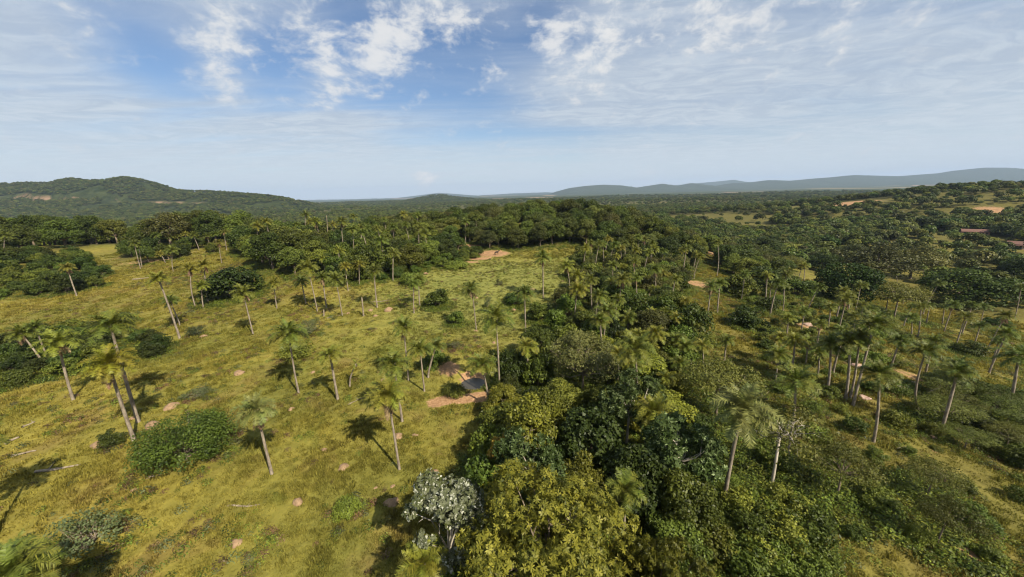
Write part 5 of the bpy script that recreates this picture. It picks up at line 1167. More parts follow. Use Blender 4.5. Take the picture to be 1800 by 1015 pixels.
 (226.0, 216.0, 4.39, 8.71, 'olive', 'olive tree just right of the olive tree left of the large olive brown tree'),
 (211.5, 246.9, 3.17, 5.98, 'olive', 'olive tree just behind the small round dark tree left of the valley round tree'),
 (190.0, 217.7, 4.12, 8.8, 'broad', 'dark green tree just behind the small round dark tree left of the valley round tree'),
 (242.3, 200.8, 4.08, 6.72, 'olive', 'olive tree just behind the olive tree right of the large olive brown tree'),
 (44.4, 58.4, 1.22, 1.9, 'bush', 'leafy bush just in front of the dark bush on the brown slope'),
 (64.5, 58.9, 1.3, 1.74, 'lightbush', 'pale green bush just right of the palm behind the bank group'),
 (99.5, 95.4, 0.99, 1.44, 'slopebush', 'yellowish shrub just right of the thin palm below the dark round trees'),
 (86.7, 94.8, 1.56, 1.76, 'lightbush', 'pale green bush just right of the dark leaning palm above the eroded bank'),
 (71.8, 80.2, 1.48, 1.89, 'bush', 'leafy bush just in front of the dark leaning palm above the eroded bank'),
 (82.4, 67.6, 1.26, 1.79, 'lightbush', 'pale green bush just behind the short palm with a broad dark crown on the slope'),
 (94.0, 102.2, 1.23, 1.63, 'slopebush', 'yellowish shrub just left of the thin palm in front of the dark round trees'),
 (57.4, 63.6, 1.32, 1.69, 'bush', 'leafy bush just right of the palm with twin trunks on the eroded bank'),
 (48.6, 63.9, 0.61, 0.86, 'bush', 'leafy bush just right of the dark bush on the brown slope'),
 (77.0, 68.9, 1.66, 1.99, 'slopebush', 'yellowish shrub just right of the bushy dark palm above the bank group'),
 (90.4, 90.8, 1.12, 1.78, 'slopebush', 'yellowish shrub just left of the thin palm below the dark round trees'),
 (55.2, 51.9, 1.7, 1.85, 'slopebush', 'yellowish shrub just right of the palm behind the bank group'),
 (22.0, 19.1, 0.74, 0.96, 'bush', 34),
 (56.5, 74.2, 0.73, 1.1, 'slopebush', 'yellowish shrub just in front of the dark bush behind the bush on the brown slope'),
 (49.5, 47.7, 1.09, 1.36, 'slopebush', 'yellowish shrub just right of the rear palm of the group above the bank'),
 (81.7, 80.0, 0.84, 1.15, 'slopebush', 'yellowish shrub just in front of the thin palm below the dark round trees'),
 (67.4, 41.4, 0.62, 0.97, 'bush', 'leafy bush just behind the palm leaning out at the right edge'),
 (74.2, 84.2, 1.05, 1.12, 'slopebush', 'yellowish shrub just in front of the dark leaning palm above the eroded bank'),
 (80.5, 86.8, 0.5, 0.72, 'slopebush', 'yellowish shrub just right of the dark leaning palm above the eroded bank'),
 (52.5, 54.8, 1.24, 1.62, 'bush', 'leafy bush just behind the rear palm of the group above the bank'),
 (46.1, 46.8, 0.67, 1.01, 'slopebush', 'yellowish shrub just left of the rear palm of the group above the bank'),
 (30.4, 24.0, 1.52, 1.74, 'lightbush', 'pale green bush just right of the spreading dark tree low on the near right slope'),
 (56.2, 81.5, 0.58, 0.87, 'slopebush', 'yellowish shrub just in front of the leafy tree at the foot of the dark grove'),
 (36.7, 22.3, 1.55, 1.77, 'bush', 'leafy bush just right of the small spreading tree at the bottom right slope'),
 (67.7, 60.1, 1.19, 1.33, 'slopebush', 72),
 (45.0, 25.2, 1.41, 1.54, 'lightbush', 68),
 (48.3, 27.8, 0.72, 0.8, 'bush', 34),
 (63.8, 84.8, 0.77, 0.88, 'bush', 'leafy bush just behind the dark bush behind the bush on the brown slope'),
 (72.6, 64.1, 0.91, 1.06, 'slopebush', 72),
 (73.2, 97.7, 1.45, 1.92, 'bush', 'leafy bush just behind the palm by the shrubs in the valley mouth'),
 (40.4, 26.1, 0.97, 1.03, 'bush', 'leafy bush just right of the spreading olive tree right of the eroded gully'),
 (85.8, 86.1, 1.43, 1.61, 'bush', 'leafy bush just in front of the thin palm below the dark round trees'),
 (81.9, 101.9, 0.69, 1.01, 'lightbush', 'pale green bush just left of the leafy tree left of the eroded bank head'),
 (59.2, 56.7, 1.15, 1.22, 'bush', 'leafy bush just right of the palm behind the bank group'),
 (85.4, 98.7, 0.44, 0.71, 'bush', 'leafy bush just in front of the leafy tree left of the eroded bank head'),
 (53.2, 36.5, 0.52, 0.72, 'bush', 'leafy bush just right of the curved trunk palm with broad crown on the right slope'),
 (77.0, 81.0, 0.81, 1.08, 'slopebush', 72),
 (79.6, 106.4, 0.84, 1.39, 'bush', 'leafy bush just in front of the leafy tree right of the dark grove foot'),
 (68.6, 69.2, 0.82, 1.12, 'slopebush', 'yellowish shrub just left of the bushy dark palm above the bank group'),
 (83.4, 76.0, 1.08, 1.52, 'bush', 'leafy bush just left of the spreading olive tree in front of the large olive tree'),
 (64.0, 63.6, 0.94, 1.17, 'lightbush', 'pale green bush just left of the bushy dark palm above the bank group'),
 (48.6, 53.2, 0.93, 1.07, 'slopebush', 'yellowish shrub just left of the palm behind the bank group'),
 (45.1, 42.4, 1.4, 1.48, 'slopebush', 'yellowish shrub just behind the pale trunk palm left of the long leaning palm'),
 (67.8, 88.6, 1.7, 1.86, 'slopebush', 'yellowish shrub just in front of the palm by the shrubs in the valley mouth'),
 (76.1, 95.7, 1.81, 1.96, 'slopebush', 'yellowish shrub just right of the palm by the shrubs in the valley mouth'),
 (56.0, 48.1, 0.97, 1.54, 'bush', 'leafy bush just left of the short palm with a broad dark crown on the slope'),
 (64.7, 76.5, 0.95, 1.57, 'slopebush', 'yellowish shrub just left of the dark leaning palm above the eroded bank'),
 (57.8, 40.7, 1.05, 1.68, 'lightbush', 'pale green bush just right of the arching palm whose trunk bends far to the right'),
 (88.3, 101.5, 0.93, 1.26, 'slopebush', 'yellowish shrub just right of the leafy tree left of the eroded bank head'),
 (63.2, 37.7, 1.25, 1.69, 'slopebush', 'yellowish shrub just right of the palm leaning out at the right edge'),
 (96.0, 87.6, 1.57, 1.7, 'slopebush', 'yellowish shrub just left of the spreading olive tree in front of the large olive tree'),
 (55.2, 69.6, 0.88, 1.38, 'bush', 'leafy bush just in front of the palm with white trunk among valley shrubs'),
 (63.0, 52.5, 1.03, 1.29, 'slopebush', 'yellowish shrub just right of the short palm with a broad dark crown on the slope'),
 (43.3, 50.1, 0.74, 0.83, 'slopebush', 'yellowish shrub just right of the yellow green palm behind the twin palm'),
 (52.1, 73.0, 1.16, 1.47, 'bush', 'leafy bush just behind the dark bush on the brown slope'),
 (97.6, 92.2, 1.21, 1.75, 'slopebush', 'yellowish shrub just in front of the twin trunk palm below the dark round trees'),
 (81.7, 73.0, 0.79, 1.13, 'slopebush', 72),
 (80.9, 94.3, 0.65, 0.72, 'bush', 'leafy bush just behind the dark leaning palm above the eroded bank'),
 (52.0, 42.4, 1.48, 1.63, 'slopebush', 'yellowish shrub just left of the arching palm whose trunk bends far to the right'),
 (60.0, 70.0, 1.07, 1.72, 'slopebush', 'yellowish shrub just behind the palm with twin trunks on the eroded bank'),
 (47.8, 34.4, 1.19, 1.5, 'slopebush', 'yellowish shrub just left of the curved trunk palm with broad crown on the right slope'),
 (38.7, 44.3, 1.38, 1.89, 'bush', 'leafy bush just in front of the yellow green palm right of the twin palm'),
 (73.7, 102.9, 0.71, 0.87, 'lightbush', 'pale green bush just right of the leafy tree at the foot of the dark grove'),
 (69.1, 65.9, 1.07, 1.76, 'lightbush', 'pale green bush just in front of the bushy dark palm above the bank group'),
 (61.6, 87.8, 1.59, 1.79, 'lightbush', 'pale green bush just left of the dark bush behind the bush on the brown slope'),
 (76.7, 91.2, 0.95, 1.02, 'bush', 'leafy bush just left of the dark leaning palm above the eroded bank'),
 (85.5, 70.5, 1.15, 1.83, 'bush', 'leafy bush just left of the low palm beside the open grass on the right'),
 (25.6, 20.9, 0.7, 0.86, 'bush', 'leafy bush just in front of the spreading dark tree low on the near right slope'),
 (44.9, 31.7, 0.66, 0.74, 'slopebush', 72),
 (78.8, 65.9, 0.99, 1.52, 'slopebush', 'yellowish shrub just left of the low palm beside the open grass on the right'),
 (65.0, 72.7, 0.98, 1.38, 'lightbush', 'pale green bush just behind the palm with twin trunks on the eroded bank'),
 (67.2, 56.1, 0.71, 0.91, 'slopebush', 'yellowish shrub just behind the short palm with a broad dark crown on the slope'),
 (92.6, 95.4, 0.98, 1.33, 'slopebush', 'yellowish shrub just in front of the thin palm in front of the dark round trees'),
 (85.8, 105.4, 1.06, 1.69, 'slopebush', 'yellowish shrub just right of the leafy tree right of the dark grove foot'),
 (87.1, 81.9, 1.41, 1.59, 'slopebush', 72),
 (27.5, 31.0, 0.81, 0.96, 'slopebush', 'yellowish shrub just behind the palm with dark trunk behind the sparse bare tree'),
 (63.8, 81.4, 0.52, 0.78, 'slopebush', 'yellowish shrub just right of the dark bush behind the bush on the brown slope'),
 (59.7, 52.9, 1.66, 1.91, 'slopebush', 'yellowish shrub just left of the short palm with a broad dark crown on the slope'),
 (30.0, 27.7, 1.04, 1.31, 'bush', 'leafy bush just behind the spreading dark tree low on the near right slope'),
 (68.7, 92.1, 1.14, 1.39, 'slopebush', 'yellowish shrub just left of the palm by the shrubs in the valley mouth'),
 (61.0, 66.7, 0.82, 1.32, 'bush', 34),
 (68.8, 81.8, 0.7, 0.93, 'slopebush', 'yellowish shrub just right of the palm with white trunk among valley shrubs'),
 (38.2, 34.1, 1.12, 1.65, 'bush', 'leafy bush just in front of the pale trunk palm left of the long leaning palm'),
 (93.2, 80.0, 0.68, 0.93, 'lightbush', 'pale green bush just left of the low palm beside the open grass on the right'),
 (31.9, 32.2, 1.31, 1.94, 'slopebush', 72),
 (24.5, 28.3, 1.6, 1.91, 'bush', 'leafy bush just left of the palm with dark trunk behind the sparse bare tree'),
 (53.3, 61.7, 0.71, 0.86, 'slopebush', 'yellowish shrub just in front of the palm with twin trunks on the eroded bank'),
 (85.7, 109.9, 1.4, 1.69, 'lightbush', 'pale green bush just right of the leafy tree right of the dark grove foot'),
 (17.0, 18.9, 1.4, 1.97, 'slopebush', 72),
 (89.4, 87.0, 0.82, 0.99, 'bush', 'leafy bush just in front of the twin trunk palm below the dark round trees'),
 (29.9, 20.5, 0.79, 1.28, 'slopebush', 'yellowish shrub just left of the small spreading tree at the bottom right slope'),
 (36.2, 29.7, 0.92, 1.4, 'lightbush', 68),
 (49.6, 56.8, 0.73, 0.85, 'bush', 'leafy bush just in front of the palm with twin trunks on the eroded bank'),
 (51.2, 31.7, 0.89, 1.24, 'lightbush', 'pale green bush just in front of the palm leaning out at the right edge'),
 (86.1, 77.9, 0.81, 0.97, 'lightbush', 'pale green bush just right of the bushy dark palm above the bank group'),
 (86.7, 90.3, 0.76, 1.15, 'slopebush', 'yellowish shrub just left of the twin trunk palm below the dark round trees'),
 (87.3, 74.3, 1.3, 1.73, 'bush', 'leafy bush just in front of the palm leaning right beside the largest round tree'),
 (95.5, 82.5, 1.0, 1.65, 'slopebush', 'yellowish shrub just left of the palm leaning right beside the largest round tree'),
 (75.3, 76.7, 1.29, 1.59, 'bush', 'leafy bush just left of the twin trunk palm below the dark round trees'),
 (57.2, 36.7, 1.67, 1.79, 'bush', 'leafy bush just left of the palm leaning out at the right edge'),
 (70.5, 74.6, 1.37, 1.96, 'bush', 'leafy bush just left of the thin palm below the dark round trees'),
 (73.1, 60.3, 0.86, 1.32, 'bush', 'leafy bush just behind the short palm with a broad dark crown on the slope'),
 (72.5, 89.3, 0.97, 1.29, 'slopebush', 'yellowish shrub just behind the palm with white trunk among valley shrubs'),
 (61.5, 91.6, 1.44, 1.56, 'bush', 'leafy bush just in front of the leafy tree at the foot of the dark grove'),
 (68.9, 78.3, 1.26, 1.62, 'slopebush', 'yellowish shrub just in front of the leafy tree left of the eroded bank head'),
 (77.4, 72.9, 1.08, 1.4, 'slopebush', 'yellowish shrub just behind the bushy dark palm above the bank group'),
 (44.7, 35.6, 1.49, 1.88, 'slopebush', 'yellowish shrub just right of the long leaning palm of the group above the eroded bank'),
 (19.9, 22.9, 1.56, 2.0, 'bush', 'leafy bush just right of the tall near palm with pale trunk beside the sparse tree'),
 (72.3, 67.4, 0.63, 0.79, 'bush', 'leafy bush just right of the bushy dark palm above the bank group'),
 (35.7, 37.2, 1.06, 1.62, 'slopebush', 'yellowish shrub just in front of the leftmost palm of the group above the bank'),
 (83.0, 90.5, 1.67, 1.82, 'bush', 'leafy bush just right of the dark leaning palm above the eroded bank'),
 (89.8, 105.1, 0.68, 1.1, 'lightbush', 'pale green bush just right of the leafy tree left of the eroded bank head'),
 (35.6, 42.0, 1.43, 1.51, 'lightbush', 'pale green bush just in front of the yellow green palm right of the twin palm'),
 (40.8, 30.7, 0.6, 0.96, 'bush', 'leafy bush just left of the curved trunk palm with broad crown on the right slope'),
 (34.0, 19.4, 0.99, 1.35, 'bush', 34),
 (39.9, 50.8, 0.69, 1.16, 'slopebush', 'yellowish shrub just left of the yellow green palm behind the twin palm'),
 (34.4, 25.4, 0.71, 0.76, 'bush', 'leafy bush just left of the spreading olive tree right of the eroded gully'),
 (70.5, 84.7, 1.19, 1.35, 'bush', 'leafy bush just right of the palm with white trunk among valley shrubs'),
 (77.4, 101.5, 0.98, 1.59, 'slopebush', 'yellowish shrub just behind the palm by the shrubs in the valley mouth'),
 (50.9, 68.1, 0.84, 1.3, 'slopebush', 'yellowish shrub just right of the dark bush on the brown slope'),
 (61.2, 73.8, 1.11, 1.72, 'slopebush', 'yellowish shrub just in front of the palm with white trunk among valley shrubs'),
 (79.1, 76.3, 0.81, 1.04, 'bush', 'leafy bush just behind the bushy dark palm above the bank group'),
 (68.4, 95.6, 1.12, 1.85, 'slopebush', 'yellowish shrub just right of the leafy tree at the foot of the dark grove'),
 (42.5, 45.1, 0.7, 0.84, 'slopebush', 'yellowish shrub just left of the low palm in the scrub left of the bank group'),
 (46.7, 50.1, 1.52, 1.63, 'slopebush', 'yellowish shrub just behind the low palm in the scrub left of the bank group'),
 (80.7, 97.7, 1.15, 1.44, 'slopebush', 'yellowish shrub just left of the leafy tree left of the eroded bank head'),
 (50.0, 39.0, 0.93, 1.21, 'bush', 'leafy bush just in front of the arching palm whose trunk bends far to the right'),
 (73.1, 93.9, 1.15, 1.44, 'bush', 'leafy bush just right of the palm by the shrubs in the valley mouth'),
 (58.7, 85.8, 0.71, 0.87, 'bush', 'leafy bush just left of the palm by the shrubs in the valley mouth'),
 (101.1, 89.3, 1.18, 1.38, 'lightbush', 'pale green bush just left of the palm leaning right beside the largest round tree'),
 (93.2, 85.3, 1.53, 1.81, 'lightbush', 'pale green bush just in front of the twin trunk palm below the dark round trees'),
 (39.8, 37.6, 0.83, 1.17, 'slopebush', 'yellowish shrub just left of the long leaning palm of the group above the eroded bank'),
 (53.1, 76.4, 1.07, 1.53, 'slopebush', 'yellowish shrub just behind the dark bush on the brown slope'),
 (98.8, 98.8, 1.16, 1.83, 'bush', 'leafy bush just behind the thin palm below the dark round trees'),
 (90.6, 82.8, 0.78, 0.91, 'slopebush', 72),
 (48.6, 42.6, 1.23, 1.71, 'bush', 'leafy bush just right of the pale trunk palm left of the long leaning palm'),
 (83.7, 83.3, 1.41, 1.51, 'bush', 'leafy bush just in front of the thin palm in front of the dark round trees'),
 (41.0, 40.7, 1.41, 1.75, 'lightbush', 'pale green bush just in front of the leftmost palm of the group above the bank'),
 (43.2, 55.2, 1.37, 1.71, 'bush', 'leafy bush just behind the yellow green palm behind the twin palm'),
 (56.1, 59.6, 0.89, 1.01, 'slopebush', 'yellowish shrub just right of the palm with twin trunks on the eroded bank'),
 (55.6, 56.3, 0.88, 1.07, 'bush', 'leafy bush just left of the palm behind the bank group'),
 (55.9, 78.2, 1.42, 1.71, 'bush', 'leafy bush just left of the dark bush behind the bush on the brown slope'),
 (64.4, 89.7, 1.24, 1.89, 'slopebush', 'yellowish shrub just left of the dark bush behind the bush on the brown slope'),
 (73.6, 73.5, 1.24, 1.36, 'bush', 34),
 (98.9, 85.3, 0.83, 1.17, 'lightbush', 'pale green bush just behind the low palm beside the open grass on the right'),
 (54.8, 32.8, 1.4, 1.74, 'bush', 'leafy bush just in front of the palm leaning out at the right edge'),
 (91.7, 99.8, 1.72, 1.81, 'bush', 'leafy bush just left of the thin palm in front of the dark round trees'),
 (60.9, 60.8, 0.63, 0.87, 'lightbush', 'pale green bush just behind the palm behind the bank group'),
 (76.2, 63.4, 0.52, 0.85, 'bush', 'leafy bush just in front of the low palm beside the open grass on the right'),
 (62.6, 41.2, 1.31, 1.87, 'bush', 34),
 (16.1, 20.0, 0.87, 1.28, 'slopebush', 71),
 (9.2, 18.8, 1.41, 1.92, 'slopebush', 'yellowish shrub just in front of the small palm rising from the near undergrowth'),
 (11.6, 21.4, 1.24, 1.56, 'lightbush', 67),
 (19.5, 20.1, 1.56, 2.57, 'slopebush', 71),
 (16.1, 21.9, 1.07, 1.71, 'lightbush', 67),
 (21.3, 22.9, 1.68, 2.54, 'slopebush', 71),
 (7.4, 19.1, 1.02, 1.31, 'lightbush', 'pale green bush just in front of the small palm rising from the near undergrowth'),
 (16.4, 24.8, 0.94, 1.35, 'slopebush', 'yellowish shrub just left of the tall near palm with pale trunk beside the sparse tree'),
 (11.6, 23.4, 0.97, 1.21, 'lightbush', 'pale green bush just behind the small palm rising from the near undergrowth'),
 (17.9, 22.9, 1.51, 2.23, 'slopebush', 'yellowish shrub just right of the tall near palm with pale trunk beside the sparse tree'),
 (14.1, 19.5, 1.65, 2.54, 'lightbush', 67),
 (12.3, 19.7, 0.96, 1.23, 'slopebush', 71),
 (18.6, 18.3, 1.79, 2.35, 'lightbush', 67),
 (19.8, 21.8, 1.56, 2.1, 'lightbush', 67),
 (17.6, 20.8, 1.98, 2.4, 'lightbush', 67),
 (10.1, 20.5, 1.15, 1.73, 'lightbush', 'pale green bush just right of the small palm rising from the near undergrowth'),
 (19.5, 23.9, 1.04, 1.46, 'lightbush', 67),
 (14.5, 21.6, 1.45, 1.77, 'slopebush', 71),
 (20.7, 18.8, 1.4, 1.68, 'lightbush', 67),
 (10.8, 25.0, 1.62, 2.34, 'slopebush', 'yellowish shrub just behind the low dark tree left of the silver tree with white limbs'),
 (21.5, 21.1, 1.95, 2.56, 'lightbush', 67),
 (15.7, 18.2, 1.85, 2.42, 'slopebush', 71),
 (18.4, 25.4, 1.18, 1.51, 'lightbush', 'pale green bush just behind the tall near palm with pale trunk beside the sparse tree'),
 (51.4, 29.9, 1.92, 2.36, 'darkbush', 6),
 (62.2, 39.1, 2.68, 3.62, 'feather', 'spreading tree just left of the palm leaning out at the right edge'),
 (51.4, 36.4, 2.76, 3.25, 'feather', 'spreading tree just behind the curved trunk palm with broad crown on the right slope'),
 (56.3, 39.0, 2.63, 2.64, 'feather', 'spreading tree just in front of the arching palm whose trunk bends far to the right'),
 (65.3, 40.1, 3.09, 3.19, 'darkbush', 'dark bush just right of the palm leaning out at the right edge'),
 (63.4, 45.8, 2.43, 2.44, 'darkbush', 'dark bush just right of the arching palm whose trunk bends far to the right'),
 (57.2, 33.6, 2.3, 2.37, 'feather', 69),
 (62.0, 42.6, 2.5, 3.11, 'darkbush', 6),
 (48.8, 32.2, 2.17, 2.32, 'feather', 'spreading tree just right of the curved trunk palm with broad crown on the right slope'),
 (53.6, 32.4, 1.94, 2.6, 'feather', 69),
 (59.2, 36.5, 3.21, 3.55, 'feather', 'spreading tree just in front of the palm leaning out at the right edge'),
 (58.3, 42.3, 2.94, 3.28, 'feather', 'spreading tree just right of the arching palm whose trunk bends far to the right'),
 (67.4, 43.0, 2.4, 3.03, 'darkbush', 'dark bush just behind the palm leaning out at the right edge'),
 (54.6, 35.7, 2.44, 2.44, 'darkbush', 'dark bush just left of the palm leaning out at the right edge'),
 (-165.9, 123.2, 2.52, 3.85, 'bush', 31),
 (-157.8, 124.9, 3.24, 4.4, 'bush', 32),
 (-149.2, 103.5, 2.63, 4.11, 'bush', 31),
 (-143.7, 111.3, 2.99, 4.26, 'darkbush', 4),
 (-133.5, 96.6, 3.06, 4.29, 'darkbush', 3),
 (-153.4, 112.8, 2.68, 4.84, 'bush', 31),
 (-137.3, 105.0, 2.97, 5.18, 'darkbush', 4),
 (-141.1, 117.2, 2.08, 3.2, 'darkbush', 4),
 (-140.0, 93.9, 2.03, 3.15, 'bush', 31),
 (-141.6, 99.3, 1.84, 3.14, 'darkbush', 3),
 (-176.7, 130.6, 3.31, 4.79, 'darkbush', 3),
 (-161.7, 120.3, 1.75, 3.06, 'darkbush', 4),
 (-153.6, 106.6, 3.21, 4.99, 'bush', 31),
 (-152.8, 123.3, 2.42, 3.51, 'bush', 32),
 (-170.7, 117.8, 2.13, 3.44, 'bush', 31),
 (-166.3, 115.4, 2.56, 4.14, 'darkbush', 3),
 (-144.4, 106.1, 2.74, 4.97, 'bush', 32),
 (-132.5, 108.5, 2.75, 4.15, 'darkbush', 4),
 (-134.6, 113.8, 2.25, 3.97, 'darkbush', 4),
 (-147.6, 121.0, 3.57, 5.23, 'darkbush', 4),
 (-169.8, 128.5, 3.18, 4.44, 'darkbush', 4),
 (-161.4, 112.0, 3.62, 5.23, 'bush', 31),
 (-124.4, 103.3, 2.07, 3.44, 'bush', 'leafy bush just right of the lone palm standing against the dark thicket on the left'),
 (-174.2, 121.0, 2.55, 3.84, 'darkbush', 3),
 (-130.2, 103.0, 3.48, 5.2, 'darkbush', 'dark bush just behind the lone palm standing against the dark thicket on the left'),
 (-136.1, 100.5, 3.25, 4.76, 'bush', 'leafy bush just left of the lone palm standing against the dark thicket on the left'),
 (-177.2, 125.9, 3.13, 4.68, 'darkbush', 3),
 (-158.0, 108.9, 3.09, 5.44, 'darkbush', 3),
 (-157.9, 116.4, 2.19, 3.72, 'darkbush', 3),
 (-149.3, 116.1, 2.85, 3.98, 'bush', 32),
 (-181.8, 127.5, 3.56, 5.08, 'darkbush', 'dark bush just behind the palm at the left edge in front of the dark forest'),
 (-148.6, 111.1, 2.68, 3.75, 'darkbush', 4),
 (-127.4, 98.8, 3.31, 5.04, 'darkbush', 'dark bush just left of the lone palm standing against the dark thicket on the left'),
 (-139.2, 109.2, 2.58, 3.45, 'bush', 'leafy bush just behind the lone palm standing against the dark thicket on the left'),
 (-73.0, 64.6, 1.58, 2.64, 'darkbush', 2),
 (-78.8, 62.2, 2.6, 3.58, 'darkbush', 2),
 (-87.1, 74.3, 2.26, 3.13, 'darkbush', 2),
 (-79.1, 54.0, 1.86, 2.37, 'darkbush', 'dark bush just in front of the palm behind the leaning palm in the left thicket'),
 (-69.3, 54.8, 1.86, 2.33, 'darkbush', 2),
 (-77.9, 57.4, 2.25, 3.14, 'darkbush', 2),
 (-83.2, 71.4, 1.93, 2.35, 'bush', 30),
 (-91.1, 58.6, 1.84, 2.96, 'darkbush', 2),
 (-63.1, 57.4, 1.67, 2.77, 'darkbush', 2),
 (-73.5, 52.7, 2.18, 2.8, 'bush', 'leafy bush just in front of the palm behind the leaning palm in the left thicket'),
 (-97.0, 63.3, 2.38, 3.68, 'darkbush', 'dark bush just left of the palm behind the leaning palm in the left thicket'),
 (-91.9, 62.3, 2.55, 3.36, 'darkbush', 'dark bush just behind the leftmost palm leaning out of the thicket with dead fronds'),
 (-94.0, 70.5, 2.59, 3.54, 'bush', 'leafy bush just behind the palm behind the leaning palm in the left thicket'),
 (-90.4, 67.5, 2.34, 3.15, 'darkbush', 2),
 (-91.2, 76.3, 2.02, 2.5, 'bush', 30),
 (-76.2, 59.8, 1.96, 3.01, 'darkbush', 2),
 (-84.3, 50.6, 1.56, 2.49, 'darkbush', 2),
 (-83.8, 53.9, 2.11, 2.67, 'darkbush', 2),
 (-97.2, 68.9, 2.38, 3.51, 'darkbush', 'dark bush just behind the palm behind the leaning palm in the left thicket'),
 (-73.0, 57.2, 2.63, 3.76, 'bush', 30),
 (-81.5, 66.5, 1.8, 2.78, 'bush', 30),
 (-101.2, 62.7, 2.65, 3.65, 'darkbush', 2),
 (-87.9, 65.1, 2.37, 2.99, 'darkbush', 2),
 (-69.5, 57.8, 1.96, 2.57, 'darkbush', 2),
 (-88.1, 55.2, 2.35, 2.81, 'darkbush', 2),
 (-75.4, 55.1, 2.28, 3.08, 'darkbush', 'dark bush just right of the leftmost palm leaning out of the thicket with dead fronds'),
 (-82.7, 60.1, 1.96, 2.44, 'darkbush', 'dark bush just right of the palm behind the leaning palm in the left thicket'),
 (-76.8, 49.4, 2.13, 3.0, 'darkbush', 2),
 (-84.2, 68.5, 2.02, 2.48, 'bush', 30),
 (-77.4, 66.1, 2.45, 2.92, 'bush', 30),
 (-86.1, 58.0, 2.19, 2.85, 'darkbush', 'dark bush just left of the leftmost palm leaning out of the thicket with dead fronds'),
 (-96.6, 59.5, 1.91, 2.78, 'darkbush', 2),
 (-69.6, 62.6, 2.01, 2.92, 'darkbush', 'dark bush just left of the short dark palm hidden behind the tall yellow palm'),
 (-65.1, 59.9, 2.06, 3.04, 'darkbush', 'dark bush just in front of the short dark palm hidden behind the tall yellow palm'),
 (-125.4, 147.9, 2.12, 3.68, 'light', 'light green tree just behind the skirted palm at the back of the left pasture'),
 (-141.6, 141.6, 1.5, 3.23, 'bush', 29),
 (-115.1, 148.5, 2.77, 5.2, 'darkbush', 'dark bush just behind the skirted palm at the back of the left pasture'),
 (-151.0, 146.5, 1.66, 3.03, 'bush', 'leafy bush just behind the palm at the foot of the left forest, front trunk'),
 (-121.7, 157.0, 1.92, 3.57, 'light', 40),
 (-134.2, 153.9, 2.14, 4.62, 'light', 40),
 (-142.5, 150.9, 2.25, 3.95, 'light', 40),
 (-136.0, 146.5, 2.02, 4.08, 'light', 40),
 (-131.5, 140.5, 2.37, 5.29, 'darkbush', 1),
]
MOUNDS = [
 (-42.26, 49.23, 0.79, 0.55),
 (-45.05, 40.98, 0.82, 0.69),
 (-44.23, 37.42, 0.76, 0.59),
 (-37.88, 37.66, 0.69, 0.43),
 (-46.94, 34.29, 0.84, 0.65),
 (-61.24, 65.37, 0.68, 0.48),
 (-48.18, 38.96, 0.43, 0.33),
 (-11.19, 25.29, 0.65, 0.4),
 (-17.37, 29.52, 0.57, 0.37),
 (-13.28, 34.14, 0.58, 0.53),
 (-11.52, 34.45, 0.39, 0.28),
 (-19.34, 47.31, 0.59, 0.37),
 (-8.14, 28.5, 0.55, 0.48),
 (-19.58, 25.49, 0.46, 0.44),
 (-32.76, 77.41, 0.66, 0.45),
 (-28.57, 77.38, 1.05, 0.89),
 (-7.53, 66.08, 0.46, 0.28),
 (-13.08, 75.99, 0.39, 0.32),
 (-9.15, 87.21, 0.44, 0.4),
 (-30.27, 73.77, 0.5, 0.44),
 (-36.94, 75.3, 0.51, 0.46),
 (-27.15, 108.87, 0.72, 0.66),
 (-11.74, 27.27, 0.27, 0.17),
 (-13.27, 27.09, 0.21, 0.17),
 (-20.49, 31.99, 0.36, 0.36),
 (-31.24, 49.7, 0.35, 0.32),
 (5.48, 93.82, 0.78, 0.76),
 (0.13, 78.8, 0.67, 0.42),
 (-3.6, 59.7, 0.42, 0.35),
 (-22.38, 21.88, 0.45, 0.41),
 (-36.24, 27.49, 0.32, 0.24),
 (-38.11, 22.58, 0.37, 0.34),
 (-28.55, 39.62, 0.43, 0.39),
 (19.22, 88.17, 0.44, 0.39),
]
LOGS = [
 (-49.56, 30.41, -45.62, 31.08, 0.2),
 (-58.53, 34.76, -58.45, 35.87, 0.25),
 (-55.28, 32.91, -53.78, 33.56, 0.18),
 (-60.15, 37.6, -60.09, 38.72, 0.15),
 (-40.8, 73.46, -36.18, 75.91, 0.14),
 (-36.38, 82.89, -30.32, 85.72, 0.16),
 (-25.67, 25.2, -22.88, 25.34, 0.1),
 (-36.33, 29.08, -35.29, 29.18, 0.12),
 (-21.83, 40.46, -20.23, 41.99, 0.1),
 (-119.18, 109.01, -115.66, 110.39, 0.3),
 (31.61, 40.17, 33.84, 41.71, 0.1),
 (40.52, 31.4, 42.09, 31.93, 0.1),
 (17.13, 21.09, 17.71, 21.13, 0.14),
 (-20.23, 41.99, -18.28, 43.41, 0.08),
 (55.52, 41.56, 57.72, 41.95, 0.1),
]
TRUNKS = [
 (-32.8, 73.56, 4.17, 0.2),
 (-42.27, 74.9, 1.47, 0.24),
 (-91.85, 178.81, 11.5, 1.02),
 (63.76, 39.52, 2.86, -0.67),
 (20.25, 18.49, 0.41, 0.08),
 (21.92, 20.26, 0.53, 0.23),
]
ROCKS = [
 (53.93, 50.06, 0.9),
 (49.45, 52.77, 0.66),
 (46.39, 41.11, 0.68),
 (54.51, 43.92, 0.8),
 (58.74, 46.17, 0.59),
 (63.02, 70.36, 0.97),
 (47.14, 33.82, 0.45),
 (40.76, 27.33, 0.49),
 (55.2, 55.58, 0.39),
]
